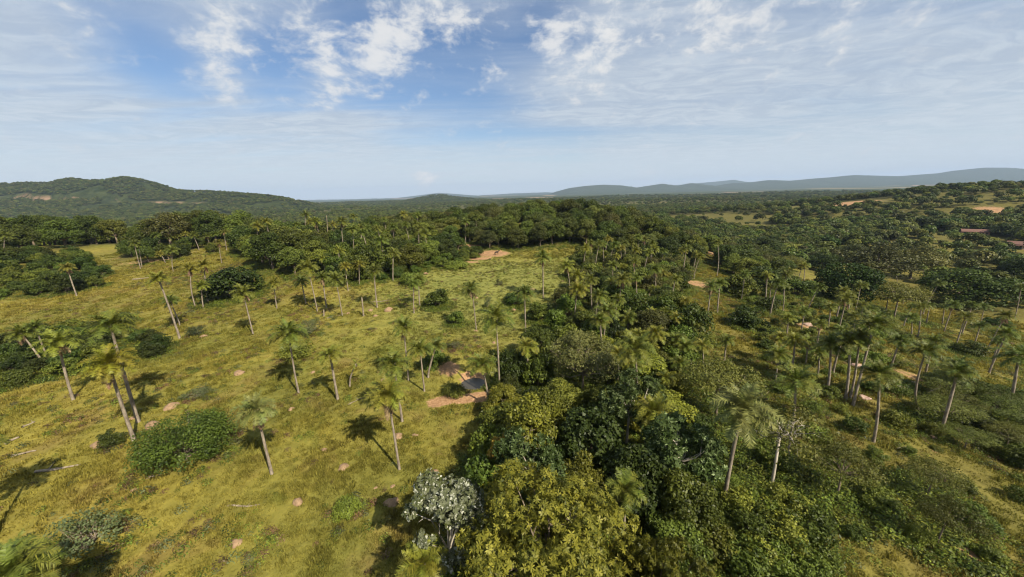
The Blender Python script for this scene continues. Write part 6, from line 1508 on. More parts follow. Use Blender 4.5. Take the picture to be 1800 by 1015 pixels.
SOIL = [
 (-6.8, 41.6, 4.9, 1.2, -0.163, 1),
 (-2.7, 43.1, 1.2, 1.4, -0.064, 1),
 (-9.8, 41.0, 1.9, 1.4, -0.234, 1),
 (-10.2, 50.2, 1.9, 2.1, -0.2, 0.95),
 (-6.3, 48.4, 2.2, 1.5, -0.129, 0.9),
 (-5.0, 52.1, 1.4, 1.5, -0.095, 0.6),
 (-0.8, 46.8, 1.2, 1.3, -0.017, 1),
 (-7.1, 144.1, 6.6, 7.2, -0.049, 1),
 (-11.7, 134.5, 4.5, 2.7, -0.087, 1),
 (-16.9, 127.8, 5.2, 2.2, -0.131, 0.9),
 (-18.7, 159.2, 8.2, 2.0, -0.117, 0.8),
 (58.0, 105.7, 6.5, 7.2, 0.502, 0.6),
 (62.0, 69.1, 3.1, 3.4, 0.731, 0.6),
 (55.0, 51.2, 1.7, 1.8, 0.821, 0.5),
 (46.5, 40.5, 1.6, 1.1, 0.855, 0.45),
 (44.7, 31.7, 0.9, 1.0, 0.953, 0.5),
 (40.0, 26.7, 0.6, 0.7, 0.982, 0.7),
 (36.6, 23.0, 0.5, 0.6, 1.01, 0.7),
 (33.0, 19.7, 0.7, 0.7, 1.033, 0.8),
 (62.0, 49.4, 2.7, 2.9, 0.898, 0.5),
 (458.0, 478.8, 27.0, 29.7, 0.763, 1),
 (472.5, 351.8, 15.5, 17.1, 0.931, 1),
 (123.9, 187.9, 21.7, 19.2, 0.583, 0.8),
 (363.7, 274.2, 12.2, 8.3, 0.925, 0.8),
 (343.6, 233.9, 3.9, 4.3, 0.973, 0.9),
 (204.1, 135.4, 4.6, 5.0, 0.985, 0.5),
 (-149.9, 132.6, 7.3, 3.8, -0.847, 0.35),
 (-228.3, 557.4, 45.6, 42.9, -0.389, 0.7),
 (-94.4, 174.4, 4.4, 4.9, -0.496, 0.5),
 (-78.0, 76.5, 4.2, 4.7, -0.795, 0.3),
 (-136.3, 131.4, 9.4, 3.9, -0.803, 0.5),
 (-7.6, 31.2, 2.4, 1.8, -0.24, 0.28),
 (-13.1, 21.9, 3.1, 1.5, -0.54, 0.25),
 (497.0, 423.3, 6.2, 6.9, 0.865, 0.7),
 (407.0, 385.1, 8.4, 9.2, 0.813, 0.4),
]
ANIMAL = (-5.8, 141.5)
HOUSE = (373.6, 283.3)
HOUSE_EDGE = (345.1, 235.5)
HOUSE_MID = (236.2, 332.0)
HOUSE_FAR = (163.3, 377.9)
POST_A = (-20.3, 155.2)

def vnoise(x, y, seed=0):
    """Smooth value noise in 0..1 on a unit grid."""
    x = np.asarray(x, float); y = np.asarray(y, float)
    xi = np.floor(x).astype(np.int64); yi = np.floor(y).astype(np.int64)
    fx = x - xi; fy = y - yi
    fx = fx * fx * (3 - 2 * fx); fy = fy * fy * (3 - 2 * fy)
    def h(a, b):
        v = (a * 374761393 + b * 668265263 + seed * 974634777) & 0xFFFFFFFF
        v = ((v ^ (v >> 13)) * 1274126177) & 0xFFFFFFFF
        return ((v ^ (v >> 16)) & 0xFFFF) / 65535.0
    return (h(xi, yi) * (1 - fx) + h(xi + 1, yi) * fx) * (1 - fy) + (h(xi, yi + 1) * (1 - fx) + h(xi + 1, yi + 1) * fx) * fy

def fbm(x, y, seed=0, octaves=4):
    s = 0; a = 0.5
    for i in range(octaves):
        s = s + a * vnoise(x * 2 ** i, y * 2 ** i, seed + i); a *= 0.5
    return s / (1 - 0.5 ** octaves)

def gz(x, y):
    return float(terrain(x, y))

def mesh_from(name, verts, faces_flat, sizes, mats, smooth=False, mat_idx=None, attrs=None):
    """Mesh from flat numpy arrays; attrs: {name: per-vertex floats}."""
    me = bpy.data.meshes.new(name)
    verts = np.asarray(verts, np.float32); faces_flat = np.asarray(faces_flat, np.int32); sizes = np.asarray(sizes, np.int32)
    me.vertices.add(len(verts)); me.vertices.foreach_set('co', verts.ravel())
    me.loops.add(len(faces_flat)); me.loops.foreach_set('vertex_index', faces_flat)
    me.polygons.add(len(sizes))
    starts = np.zeros(len(sizes), np.int32); starts[1:] = np.cumsum(sizes)[:-1]
    me.polygons.foreach_set('loop_start', starts); me.polygons.foreach_set('loop_total', sizes)
    if smooth: me.polygons.foreach_set('use_smooth', np.ones(len(sizes), bool))
    if mat_idx is not None: me.polygons.foreach_set('material_index', np.asarray(mat_idx, np.int32))
    for k, v in (attrs or {}).items():
        a = me.attributes.new(k, 'FLOAT', 'POINT'); a.data.foreach_set('value', np.asarray(v, np.float32))
    for m in (mats if isinstance(mats, (list, tuple)) else [mats]): me.materials.append(m)
    me.update(calc_edges=True)
    return me

def obj(name, data, parent=None, loc=(0, 0, 0), rot=(0, 0, 0), scale=(1, 1, 1)):
    o = bpy.data.objects.new(name, data)
    ROOT.objects.link(o)
    o.location = loc; o.rotation_euler = rot; o.scale = scale
    if parent is not None: o.parent = parent
    return o

def tag(o, label=None, cat=None, group=None, kind=None):
    if label: o["label"] = label
    if cat: o["category"] = cat
    if group: o["group"] = group
    if kind: o["kind"] = kind
    return o

class Tubes:
    """Collects tapered tubes into one mesh."""
    def __init__(self): self.v = []; self.f = []; self.s = []; self.nv = 0
    def add(self, pts, radii, sides=6, cap=True):
        pts = [Vector(p) for p in pts]
        rings = []
        for i, p in enumerate(pts):
            d = (pts[min(i + 1, len(pts) - 1)] - pts[max(i - 1, 0)])
            if d.length < 1e-6: d = Vector((0, 0, 1))
            d.normalize()
            a = d.orthogonal() if abs(d.z) < 0.9 else d.cross(Vector((0, 1, 0)))
            a.normalize(); b = d.cross(a)
            for k in range(sides):
                t = 2 * math.pi * k / sides
                self.v.append(tuple(p + (a * math.cos(t) + b * math.sin(t)) * radii[i]))
        n = self.nv
        for i in range(len(pts) - 1):
            for k in range(sides):
                self.f += [n + i * sides + k, n + i * sides + (k + 1) % sides, n + (i + 1) * sides + (k + 1) % sides, n + (i + 1) * sides + k]
                self.s.append(4)
        if cap:
            e = n + (len(pts) - 1) * sides
            self.f += [e + k for k in range(sides)]; self.s.append(sides)
        self.nv += len(pts) * sides
    def mesh(self, name, mat): return mesh_from(name, self.v, self.f, self.s, mat, smooth=True)

# ------------------------------------------------------------------ materials
def new_mat(name):
    m = bpy.data.materials.new(name); m.use_nodes = True
    m.node_tree.nodes.clear()
    return m, Nodes(m.node_tree)

def finish(m, N, shader, disp=None):
    o = N.n('ShaderNodeOutputMaterial'); N.link(shader, o.inputs['Surface'])
    if disp is not None: N.link(disp, o.inputs['Displacement'])
    return m

def leaf_mat(name, dark, light, translucent=0.22, var=0.35, spec=0.2):
    m, N = new_mat(name)
    if not any(w in name for w in ('brown', 'dead', 'lemon', 'white')):   # fresh foliage leans green
        dark = (dark[0] * 0.92, dark[1] * 1.07, dark[2]); light = (light[0] * 0.92, light[1] * 1.07, light[2])
    at = N.n('ShaderNodeAttribute', attribute_name='tint')
    oi = N.n('ShaderNodeObjectInfo')
    col = N.mix(at.outputs['Fac'], dark, light)
    k = N.ramp(oi.outputs['Random'], 0.0, 1.0, 1 - var, 1 + var)
    sc = N.n('ShaderNodeVectorMath', operation='SCALE'); N.link(col, sc.inputs[0]); N.link(k, sc.inputs['Scale'])
    hs = N.n('ShaderNodeHueSaturation'); N.link(sc.outputs[0], hs.inputs['Color'])
    r2 = N.math('FRACT', N.math('MULTIPLY', oi.outputs['Random'], 17.3))
    N.link(N.ramp(r2, 0, 1, 0.475, 0.515), hs.inputs['Hue'])
    p = N.n('ShaderNodeBsdfPrincipled'); N.link(hs.outputs[0], p.inputs['Base Color'])
    p.inputs['Roughness'].default_value = 0.5; p.inputs['Specular IOR Level'].default_value = spec
    t = N.n('ShaderNodeBsdfTranslucent'); N.link(hs.outputs[0], t.inputs['Color'])
    mx = N.n('ShaderNodeMixShader'); mx.inputs[0].default_value = translucent
    N.link(p.outputs[0], mx.inputs[1]); N.link(t.outputs[0], mx.inputs[2])
    return finish(m, N, mx.outputs[0])

def plain_mat(name, a, b, scale=4.0, rough=0.85, bump_d=0.0, spec=0.3, stretch=None):
    m, N = new_mat(name)
    tcn = N.n('ShaderNodeTexCoord'); v = tcn.outputs['Object']
    if stretch:
        mp = N.n('ShaderNodeMapping'); N.link(v, mp.inputs['Vector']); mp.inputs['Scale'].default_value = stretch; v = mp.outputs[0]
    f = N.noise(v, scale, 6, 0.65)
    col = N.mix(N.ramp(f, 0.3, 0.7), a, b)
    p = N.n('ShaderNodeBsdfPrincipled'); N.link(col, p.inputs['Base Color'])
    p.inputs['Roughness'].default_value = rough; p.inputs['Specular IOR Level'].default_value = spec
    if bump_d:
        b_ = N.n('ShaderNodeBump'); b_.inputs['Strength'].default_value = 0.8; b_.inputs['Distance'].default_value = bump_d
        N.link(f, b_.inputs['Height']); N.link(b_.outputs[0], p.inputs['Normal'])
    return finish(m, N, p.outputs[0])

def grass_colour(N):
    """Colour of the sward at a world position; shared by the soil sheet and the blades."""
    g = N.n('ShaderNodeNewGeometry'); pos = g.outputs['Position']
    a = N.noise(pos, 0.035, 4, 0.6, 0.5)
    b = N.noise(pos, 0.16, 5, 0.62, 0.4)
    c = N.noise(pos, 0.9, 5, 0.65)
    col = N.mix(N.ramp(a, 0.36, 0.64), (0.138, 0.133, 0.028), (0.200, 0.170, 0.034))
    sepp = N.n('ShaderNodeSeparateXYZ'); N.link(pos, sepp.inputs[0])
    dry = N.math('MULTIPLY', N.ramp(b, 0.50, 0.70), 0.55)
    col = N.mix(dry, col, (0.165, 0.112, 0.042, 1))
    cl = N.vmath('LENGTH', N.vmath('MULTIPLY', N.vmath('SUBTRACT', pos, (-4.0, 98.0, 0.0)), (1 / 46.0, 1 / 52.0, 0.0)))
    col = N.mix(N.ramp(cl, 1.15, 0.35, 0.0, 0.75), col, (0.146, 0.156, 0.042, 1))
    lush = N.math('MULTIPLY', N.ramp(b, 0.44, 0.30), 0.55)
    col = N.mix(lush, col, (0.092, 0.108, 0.018, 1))
    col = N.mix(N.ramp(c, 0.25, 0.75, 0.0, 1.0), N.mix(1.0, col, (0.74, 0.75, 0.72, 1), 'MULTIPLY'), N.mix(1.0, col, (1.24, 1.22, 1.2, 1), 'MULTIPLY'))
    return col, pos, b, c

def make_ground_mat():
    m, N = new_mat('ground')
    col, pos, b, c = grass_colour(N)
    soil = N.n('ShaderNodeAttribute', attribute_name='soil').outputs['Fac']
    wood = N.n('ShaderNodeAttribute', attribute_name='wood').outputs['Fac']
    far = N.n('ShaderNodeAttribute', attribute_name='far').outputs['Fac']
    tawny = N.n('ShaderNodeAttribute', attribute_name='tawny').outputs['Fac']
    fine = N.noise(pos, 3.2, 6, 0.7)
    col = N.mix(N.math('MULTIPLY', tawny, N.ramp(b, 0.25, 0.6, 0.5, 1.0)), col, N.mix(N.ramp(c, 0.3, 0.7), (0.100, 0.086, 0.022), (0.150, 0.126, 0.036)))
    # woodland floor
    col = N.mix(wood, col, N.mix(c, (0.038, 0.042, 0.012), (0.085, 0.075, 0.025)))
    # bare red earth, its edge broken by tufts
    edge = N.ramp(N.math('ADD', soil, N.math('MULTIPLY', N.math('SUBTRACT', N.noise(pos, 0.8, 9, 0.78), 0.5), 1.7)), 0.36, 0.56)
    edge = N.math('MULTIPLY', edge, N.ramp(soil, 0.03, 0.2))
    earth = N.mix(N.ramp(fine, 0.3, 0.7), (0.23, 0.125, 0.060), (0.38, 0.235, 0.13))
    earth = N.mix(N.ramp(N.noise(pos, 0.35, 5, 0.65), 0.42, 0.66, 0.0, 0.7), earth, (0.17, 0.105, 0.055, 1))
    col = N.mix(edge, col, earth)
    # far plain: woods and pale fields
    mp = N.n('ShaderNodeMapping'); N.link(pos, mp.inputs['Vector']); mp.inputs['Scale'].default_value = (0.0007, 0.00045, 0); mp.inputs['Rotation'].default_value = (0, 0, 0.25)
    vor = N.n('ShaderNodeTexVoronoi'); N.link(mp.outputs[0], vor.inputs['Vector']); vor.inputs['Scale'].default_value = 1.6
    s2 = N.n('ShaderNodeSeparateColor'); N.link(vor.outputs['Color'], s2.inputs[0])
    fieldm = N.ramp(s2.outputs['Red'], 0.76, 0.78)
    fcol = N.mix(s2.outputs['Green'], (0.24, 0.155, 0.105), (0.10, 0.11, 0.045))
    canopy = N.noise(pos, 0.05, 6, 0.75)
    wcol = N.mix(N.ramp(canopy, 0.3, 0.7), (0.016, 0.024, 0.008), (0.05, 0.066, 0.02))
    fullfar = N.n('ShaderNodeAttribute', attribute_name='fields').outputs['Fac']
    fcol2 = N.mix(N.math('MULTIPLY', fieldm, fullfar), wcol, fcol)
    col = N.mix(far, col, fcol2)
    p = N.n('ShaderNodeBsdfPrincipled'); N.link(col, p.inputs['Base Color'])
    p.inputs['Roughness'].default_value = 0.95; p.inputs['Specular IOR Level'].default_value = 0.1
    bp = N.n('ShaderNodeBump'); bp.inputs['Strength'].default_value = 0.9; bp.inputs['Distance'].default_value = 0.15
    N.link(N.math('ADD', fine, N.math('MULTIPLY', c, 1.4)), bp.inputs['Height']); N.link(bp.outputs[0], p.inputs['Normal'])
    return finish(m, N, p.outputs[0])

def make_blade_mat():
    m, N = new_mat('grass_blades')
    col, pos, b, c = grass_colour(N)
    oi = N.n('ShaderNodeObjectInfo')
    at = N.n('ShaderNodeAttribute', attribute_name='tint')
    k = N.math('MULTIPLY', N.ramp(oi.outputs['Random'], 0, 1, 0.8, 1.35), N.ramp(at.outputs['Fac'], 0, 1, 0.75, 1.25))
    sc = N.n('ShaderNodeVectorMath', operation='SCALE'); N.link(col, sc.inputs[0]); N.link(k, sc.inputs['Scale'])
    d = N.n('ShaderNodeBsdfDiffuse'); N.link(sc.outputs[0], d.inputs['Color'])
    t = N.n('ShaderNodeBsdfTranslucent'); N.link(sc.outputs[0], t.inputs['Color'])
    mx = N.n('ShaderNodeMixShader'); mx.inputs[0].default_value = 0.3
    N.link(d.outputs[0], mx.inputs[1]); N.link(t.outputs[0], mx.inputs[2])
    return finish(m, N, mx.outputs[0])

def make_hill_mat(name, wood_a, wood_b, rock_a, rock_b):
    m, N = new_mat(name)
    g = N.n('ShaderNodeNewGeometry'); pos = g.outputs['Position']
    cn = N.noise(pos, 0.03, 8, 0.72)
    big = N.noise(pos, 0.004, 4, 0.6)
    col = N.mix(N.ramp(cn, 0.3, 0.7), wood_a, wood_b)
    col = N.mix(N.ramp(big, 0.56, 0.70, 0.0, 0.12), col, (0.085, 0.078, 0.034, 1))
    rock = N.n('ShaderNodeAttribute', attribute_name='rock').outputs['Fac']
    mp = N.n('ShaderNodeMapping'); N.link(pos, mp.inputs['Vector']); mp.inputs['Scale'].default_value = (0.02, 0.02, 0.16)
    rn = N.noise(mp.outputs[0], 1.0, 6, 0.7)
    col = N.mix(N.math('MULTIPLY', rock, N.math('MULTIPLY', N.ramp(N.noise(pos, 0.012, 5, 0.7), 0.48, 0.62), 0.7)), col, N.mix(rn, rock_a, rock_b))
    p = N.n('ShaderNodeBsdfPrincipled'); N.link(col, p.inputs['Base Color']); p.inputs['Roughness'].default_value = 1.0; p.inputs['Specular IOR Level'].default_value = 0.0
    bp = N.n('ShaderNodeBump'); bp.inputs['Strength'].default_value = 1.0; bp.inputs['Distance'].default_value = 9.0
    N.link(cn, bp.inputs['Height']); N.link(bp.outputs[0], p.inputs['Normal'])
    return finish(m, N, p.outputs[0])

M = {}
M['ground'] = make_ground_mat()
M['blades'] = make_blade_mat()
M['bark'] = plain_mat('bark', (0.10, 0.075, 0.05), (0.20, 0.16, 0.12), 6, 0.9, 0.03, stretch=(1, 1, 0.3))
M['pale_bark'] = plain_mat('pale_bark', (0.26, 0.23, 0.18), (0.46, 0.41, 0.34), 5, 0.8, 0.02)
M['palm_bark'] = plain_mat('palm_bark', (0.11, 0.085, 0.062), (0.28, 0.235, 0.18), 1.6, 0.9, 0.03, stretch=(2.5, 2.5, 0.9))
M['dead_wood'] = plain_mat('dead_wood', (0.13, 0.10, 0.068), (0.27, 0.225, 0.165), 5, 0.9, 0.02)
M['red_earth'] = plain_mat('red_earth', (0.165, 0.105, 0.060), (0.27, 0.18, 0.105), 3, 0.95, 0.08)
M['rock'] = plain_mat('rock', (0.20, 0.12, 0.09), (0.42, 0.30, 0.24), 1.6, 0.9, 0.08)
M['roof_tile'] = plain_mat('roof_tile', (0.10, 0.050, 0.038), (0.17, 0.09, 0.07), 3, 0.85)
M['brick_wall'] = plain_mat('brick_wall', (0.30, 0.15, 0.10), (0.42, 0.24, 0.17), 3, 0.9)
M['plaster'] = plain_mat('plaster', (0.50, 0.44, 0.37), (0.64, 0.58, 0.50), 2, 0.9)
M['dark_opening'] = plain_mat('dark_opening', (0.02, 0.018, 0.015), (0.045, 0.04, 0.03), 3, 0.5)
M['hide'] = plain_mat('hide', (0.022, 0.014, 0.010), (0.05, 0.03, 0.02), 5, 0.7)

# ------------------------------------------------------------------ ground sheet
def soil_at(x, y):
    s = np.zeros_like(x)
    for cx, cy, a, b, ang, w in SOIL:
        ca, sa = math.cos(ang), math.sin(ang)
        u = (x - cx) * ca - (y - cy) * sa
        v = (x - cx) * sa + (y - cy) * ca
        s = np.maximum(s, w * np.exp(-((u / max(a, 0.8)) ** 2 + (v / max(b, 0.8)) ** 2) ** 1.3 * 0.9))
    return s

LONE = ('roundbush', 'lowbush', 'weedbush', 'spiky', 'white', 'lemon')
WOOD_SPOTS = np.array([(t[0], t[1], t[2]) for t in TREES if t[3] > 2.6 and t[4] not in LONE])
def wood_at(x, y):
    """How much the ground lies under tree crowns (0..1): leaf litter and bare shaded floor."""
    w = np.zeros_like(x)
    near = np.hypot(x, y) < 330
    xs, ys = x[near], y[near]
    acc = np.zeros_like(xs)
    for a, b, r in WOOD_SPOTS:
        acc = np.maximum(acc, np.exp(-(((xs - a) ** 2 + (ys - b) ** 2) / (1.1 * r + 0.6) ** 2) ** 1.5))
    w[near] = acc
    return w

def belt_side(x, y):
    return smooth((x - 14 - 0.13 * y) / 14.0)

def far_wood(x, y):
    """Woodland cover beyond the plateau, with clearings."""
    r = np.hypot(x, y)
    az = np.degrees(np.arctan2(x, y))
    f = fbm(x / 90.0, y / 90.0, 3, 4)
    f = f + 0.10 * smooth((r - 500) / 500) + 0.10 * smooth((15 - az) / 20)
    c = smooth((f - 0.33) / 0.08)
    for cx, cy, a, b in ((285, 222, 80, 34), (330, 262, 60, 20), (300, 270, 40, 16), (350, 385, 60, 22), (480, 360, 60, 18), (560, 400, 90, 20), (450, 455, 60, 26), (240, 250, 40, 16)):
        c = c * (1 - np.exp(-(((x - cx) / a) ** 2 + ((y - cy) / b) ** 2) ** 1.5 * 1.2))
    return c

def build_ground():
    th = np.concatenate([np.linspace(-180, -76, 24, endpoint=False), np.linspace(-76, 76, 330, endpoint=False), np.linspace(76, 180, 24)])
    rad = np.concatenate([[1.0, 3, 5, 7, 9], np.arange(10.5, 150, 0.72), np.geomspace(150, 420, 90), np.geomspace(430, 17000, 100)])
    T, Rr = np.meshgrid(np.radians(th), rad)
    x = Rr * np.sin(T); y = Rr * np.cos(T)
    z = terrain(x, y)
    nt, nr = len(th), len(rad)
    v = np.stack([x.ravel(), y.ravel(), z.ravel()], 1)
    i = np.arange(nr - 1)[:, None] * nt + np.arange(nt - 1)[None, :]
    f = np.stack([i, i + 1, i + nt + 1, i + nt], -1).reshape(-1, 4)[:, ::-1]
    xs, ys = x.ravel(), y.ravel()
    r = np.hypot(xs, ys)
    soil = soil_at(xs, ys)
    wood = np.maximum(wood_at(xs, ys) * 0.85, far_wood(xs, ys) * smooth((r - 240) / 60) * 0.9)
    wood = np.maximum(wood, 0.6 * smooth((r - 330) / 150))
    far = smooth((r - 1300) / 1500)
    fields = smooth((r - 2200) / 1200)
    tawny = belt_side(xs, ys) * (1 - smooth((r - 170) / 120)) * 0.75
    tawny = np.maximum(tawny, 0.6 * smooth((-xs - 20) / 50) * smooth((ys - 62) / 25) * (1 - smooth((r - 190) / 60)) * fbm(xs / 14, ys / 14, 9, 3) * 1.5)
    tawny = np.maximum(tawny, 0.7 * smooth((r - 200) / 80) * smooth((xs - 40) / 60))
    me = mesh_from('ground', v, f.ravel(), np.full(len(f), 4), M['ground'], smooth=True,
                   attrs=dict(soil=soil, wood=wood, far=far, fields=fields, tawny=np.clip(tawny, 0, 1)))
    # cap the hole under the camera
    o = obj('ground', me); tag(o, kind='structure')
    return o
build_ground()

# pond: still brown water in the hollow by the dirt path
wm, N_ = new_mat('pond_water')
pw = N_.n('ShaderNodeBsdfPrincipled'); pw.inputs['Base Color'].default_value = (0.05, 0.045, 0.035, 1); pw.inputs['Roughness'].default_value = 0.06; pw.inputs['IOR'].default_value = 1.33
gw = N_.n('ShaderNodeNewGeometry'); bw = N_.n('ShaderNodeBump'); bw.inputs['Strength'].default_value = 0.15; bw.inputs['Distance'].default_value = 0.02
N_.link(N_.noise(gw.outputs['Position'], 5, 3), bw.inputs['Height']); N_.link(bw.outputs[0], pw.inputs['Normal'])
finish(wm, N_, pw.outputs[0])
bm = bmesh.new()
ring = [bm.verts.new((POND[0] + (3.0 + 0.5 * math.sin(3 * a)) * math.cos(a), POND[1] + (2.6 + 0.4 * math.cos(2 * a)) * math.sin(a), 0)) for a in [2 * math.pi * k / 40 for k in range(40)]]
bm.faces.new(ring)
pm = bpy.data.meshes.new('water'); bm.to_mesh(pm); bm.free(); pm.materials.append(wm)
tag(obj('water', pm, loc=(0, 0, gz(*POND) + 0.70)), kind='structure')

# ------------------------------------------------------------------ hills
MESA_CREST = [(-2804, 119), (-2477, 138), (-2287, 124), (-2188, 126), (-2092, 123), (-1969, 125), (-1891, 137), (-1822, 123), (-1723, 127), (-1659, 137), (-1591, 119), (-1527, 87), (-1468, 76), (-1371, 71), (-1225, 60), (-1128, 50), (-1056, 41), (-984, 24), (-949, 11), (-915, -7), (-880, -20)]
def hill_sheet(name, crest, yc, depth, back, nx, ny, mat, cliff=0.0, rough=6.0, base=-30.0, seed=1):
    xs_c = np.array([c[0] for c in crest]); zs_c = np.array([c[1] for c in crest])
    order = np.argsort(xs_c); xs_c = xs_c[order]; zs_c = zs_c[order]
    X = np.linspace(xs_c[0], xs_c[-1], nx)
    Yv = np.concatenate([np.linspace(yc - depth, yc, ny, endpoint=False), np.linspace(yc, yc + back, max(4, ny // 4))])
    Xg, Yg = np.meshgrid(X, Yv)
    cz = np.interp(Xg, xs_c, zs_c)
    q = np.clip((yc - Yg) / depth, 0, 1)
    wob = (fbm(Xg / (depth * 0.35), Yg / (depth * 0.35), seed, 4) - 0.5)
    qq = np.clip(q + wob * 0.16 * smooth(q / 0.1), 0, 1)
    if cliff:
        k = np.array([0, 0.16, 0.24, 0.27, 0.45, 0.7, 1.0]); g = np.array([1, 0.80, 0.66, 0.50, 0.33, 0.16, 0.0])
    else:
        k = np.array([0, 0.1, 0.3, 0.6, 1.0]); g = np.array([1, 0.88, 0.55, 0.2, 0.0])
    prof = np.interp(qq, k, g)
    bq = np.clip((Yg - yc) / back, 0, 1)
    prof = np.where(Yg > yc, 1 - smooth(bq), prof)
    Z = base + (cz - base) * prof
    amp = rough * smooth(prof * 3) * smooth(q * 14)
    Z = Z + amp * (fbm(Xg / 60, Yg / 60, seed + 5, 4) - 0.5) * 2 + amp * 3 * wob * smooth(q * 5)
    rock = np.zeros_like(Z)
    if cliff: rock = np.exp(-((qq - 0.258) / 0.014) ** 2) * smooth((cz - 40) / 30) * cliff + 0.5 * np.exp(-((qq - 0.5) / 0.02) ** 2) * (fbm(Xg / 90, Yg / 40, 4, 3) > 0.56)
    v = np.stack([Xg.ravel(), Yg.ravel(), Z.ravel()], 1)
    nyv = len(Yv)
    i = np.arange(nyv - 1)[:, None] * nx + np.arange(nx - 1)[None, :]
    f = np.stack([i, i + 1, i + nx + 1, i + nx], -1).reshape(-1, 4)
    me = mesh_from(name, v, f.ravel(), np.full(len(f), 4), mat, smooth=True, attrs=dict(rock=rock.ravel()))
    o = obj(name, me); tag(o, kind='structure')
    return X, Yv, Z, rock

M['mesa'] = make_hill_mat('mesa_woods', (0.014, 0.022, 0.008, 1), (0.046, 0.056, 0.020, 1), (0.20, 0.12, 0.08, 1), (0.36, 0.24, 0.17, 1))
M['ridge'] = make_hill_mat('ridge_woods', (0.020, 0.030, 0.014, 1), (0.050, 0.062, 0.028, 1), (0.2, 0.15, 0.1, 1), (0.3, 0.2, 0.15, 1))
mesa_x, mesa_y, mesa_z, mesa_rock = hill_sheet('hills', MESA_CREST, 1600, 640, 500, 300, 110, M['mesa'], cliff=1.0, rough=3.5, base=-30, seed=2)
LOW_HILL_CREST = [(-1614, -9), (-1341, -7), (-1069, -6), (-842, -8), (-727, 11), (-612, 30), (-499, 31), (-410, 11), (-298, -5), (-162, -17), (-72, -37), (19, -58)]
low_x, low_y, low_z, low_rock = hill_sheet('hills.001', LOW_HILL_CREST, 2900, 700, 500, 160, 40, M['mesa'], rough=5, base=-30, seed=8)
RIDGE_CREST = [(590, -130), (923, -62), (1055, 37), (1385, 117), (1780, 157), (2175, 172), (2572, 149), (2972, 87), (3299, 129), (3560, 160), (3897, 88), (4220, 155), (4489, 110), (4824, 76), (5213, 128), (5609, 131), (5999, 171), (6531, 144), (6922, 171), (7444, 195), (7963, 231), (8496, 205), (9030, 178), (9550, 202), (10070, 226), (10449, 278), (10963, 314), (11493, 300), (11899, 264), (13193, 317), (15197, 239), (17251, 85)]
hill_sheet('hills.002', RIDGE_CREST, 8500, 2200, 1500, 260, 40, M['ridge'], rough=22, base=-30, seed=12)
RIDGE_FAR = [(-8039, -19), (-6815, 7), (-5194, -17), (-3974, -11), (-2540, 128), (-2137, 97), (-1129, -9), (92, 37), (1309, 43), (2529, -29), (7373, 251), (7974, 293), (8390, 204), (12275, 22)]
hill_sheet('hills.003', RIDGE_FAR, 13000, 2000, 1500, 200, 24, M['ridge'], rough=20, base=-30, seed=15)

# ------------------------------------------------------------------ leaf crowns
def unit(v): return v / np.maximum(np.linalg.norm(v, axis=1, keepdims=True), 1e-9)

def leaf_arrays(c, n, length, width, r, droop=0.0, along=None):
    """Folded four-point leaves at centres c with normals n."""
    k = len(c)
    n = unit(n)
    if along is None:
        t = unit(np.cross(n, r.normal(size=(k, 3))))
    else:
        t = unit(along)
    b = unit(np.cross(n, t)); n = np.cross(t, b)
    L = (length * r.uniform(0.7, 1.25, (k, 1))); Wd = (width * r.uniform(0.75, 1.2, (k, 1)))
    v = np.stack([c - t * L * 0.5, c + b * Wd * 0.5 + n * Wd * 0.16 + t * L * 0.05, c + t * L * 0.5 - n * L * droop, c - b * Wd * 0.5 + n * Wd * 0.16 + t * L * 0.05], 1)
    return v.reshape(-1, 3)

def leaf_mesh(name, v, tint, mat):
    k = len(v) // 4
    return mesh_from(name, v, np.arange(4 * k), np.full(k, 4), mat, attrs=dict(tint=np.repeat(np.clip(tint, 0, 1), 4)))

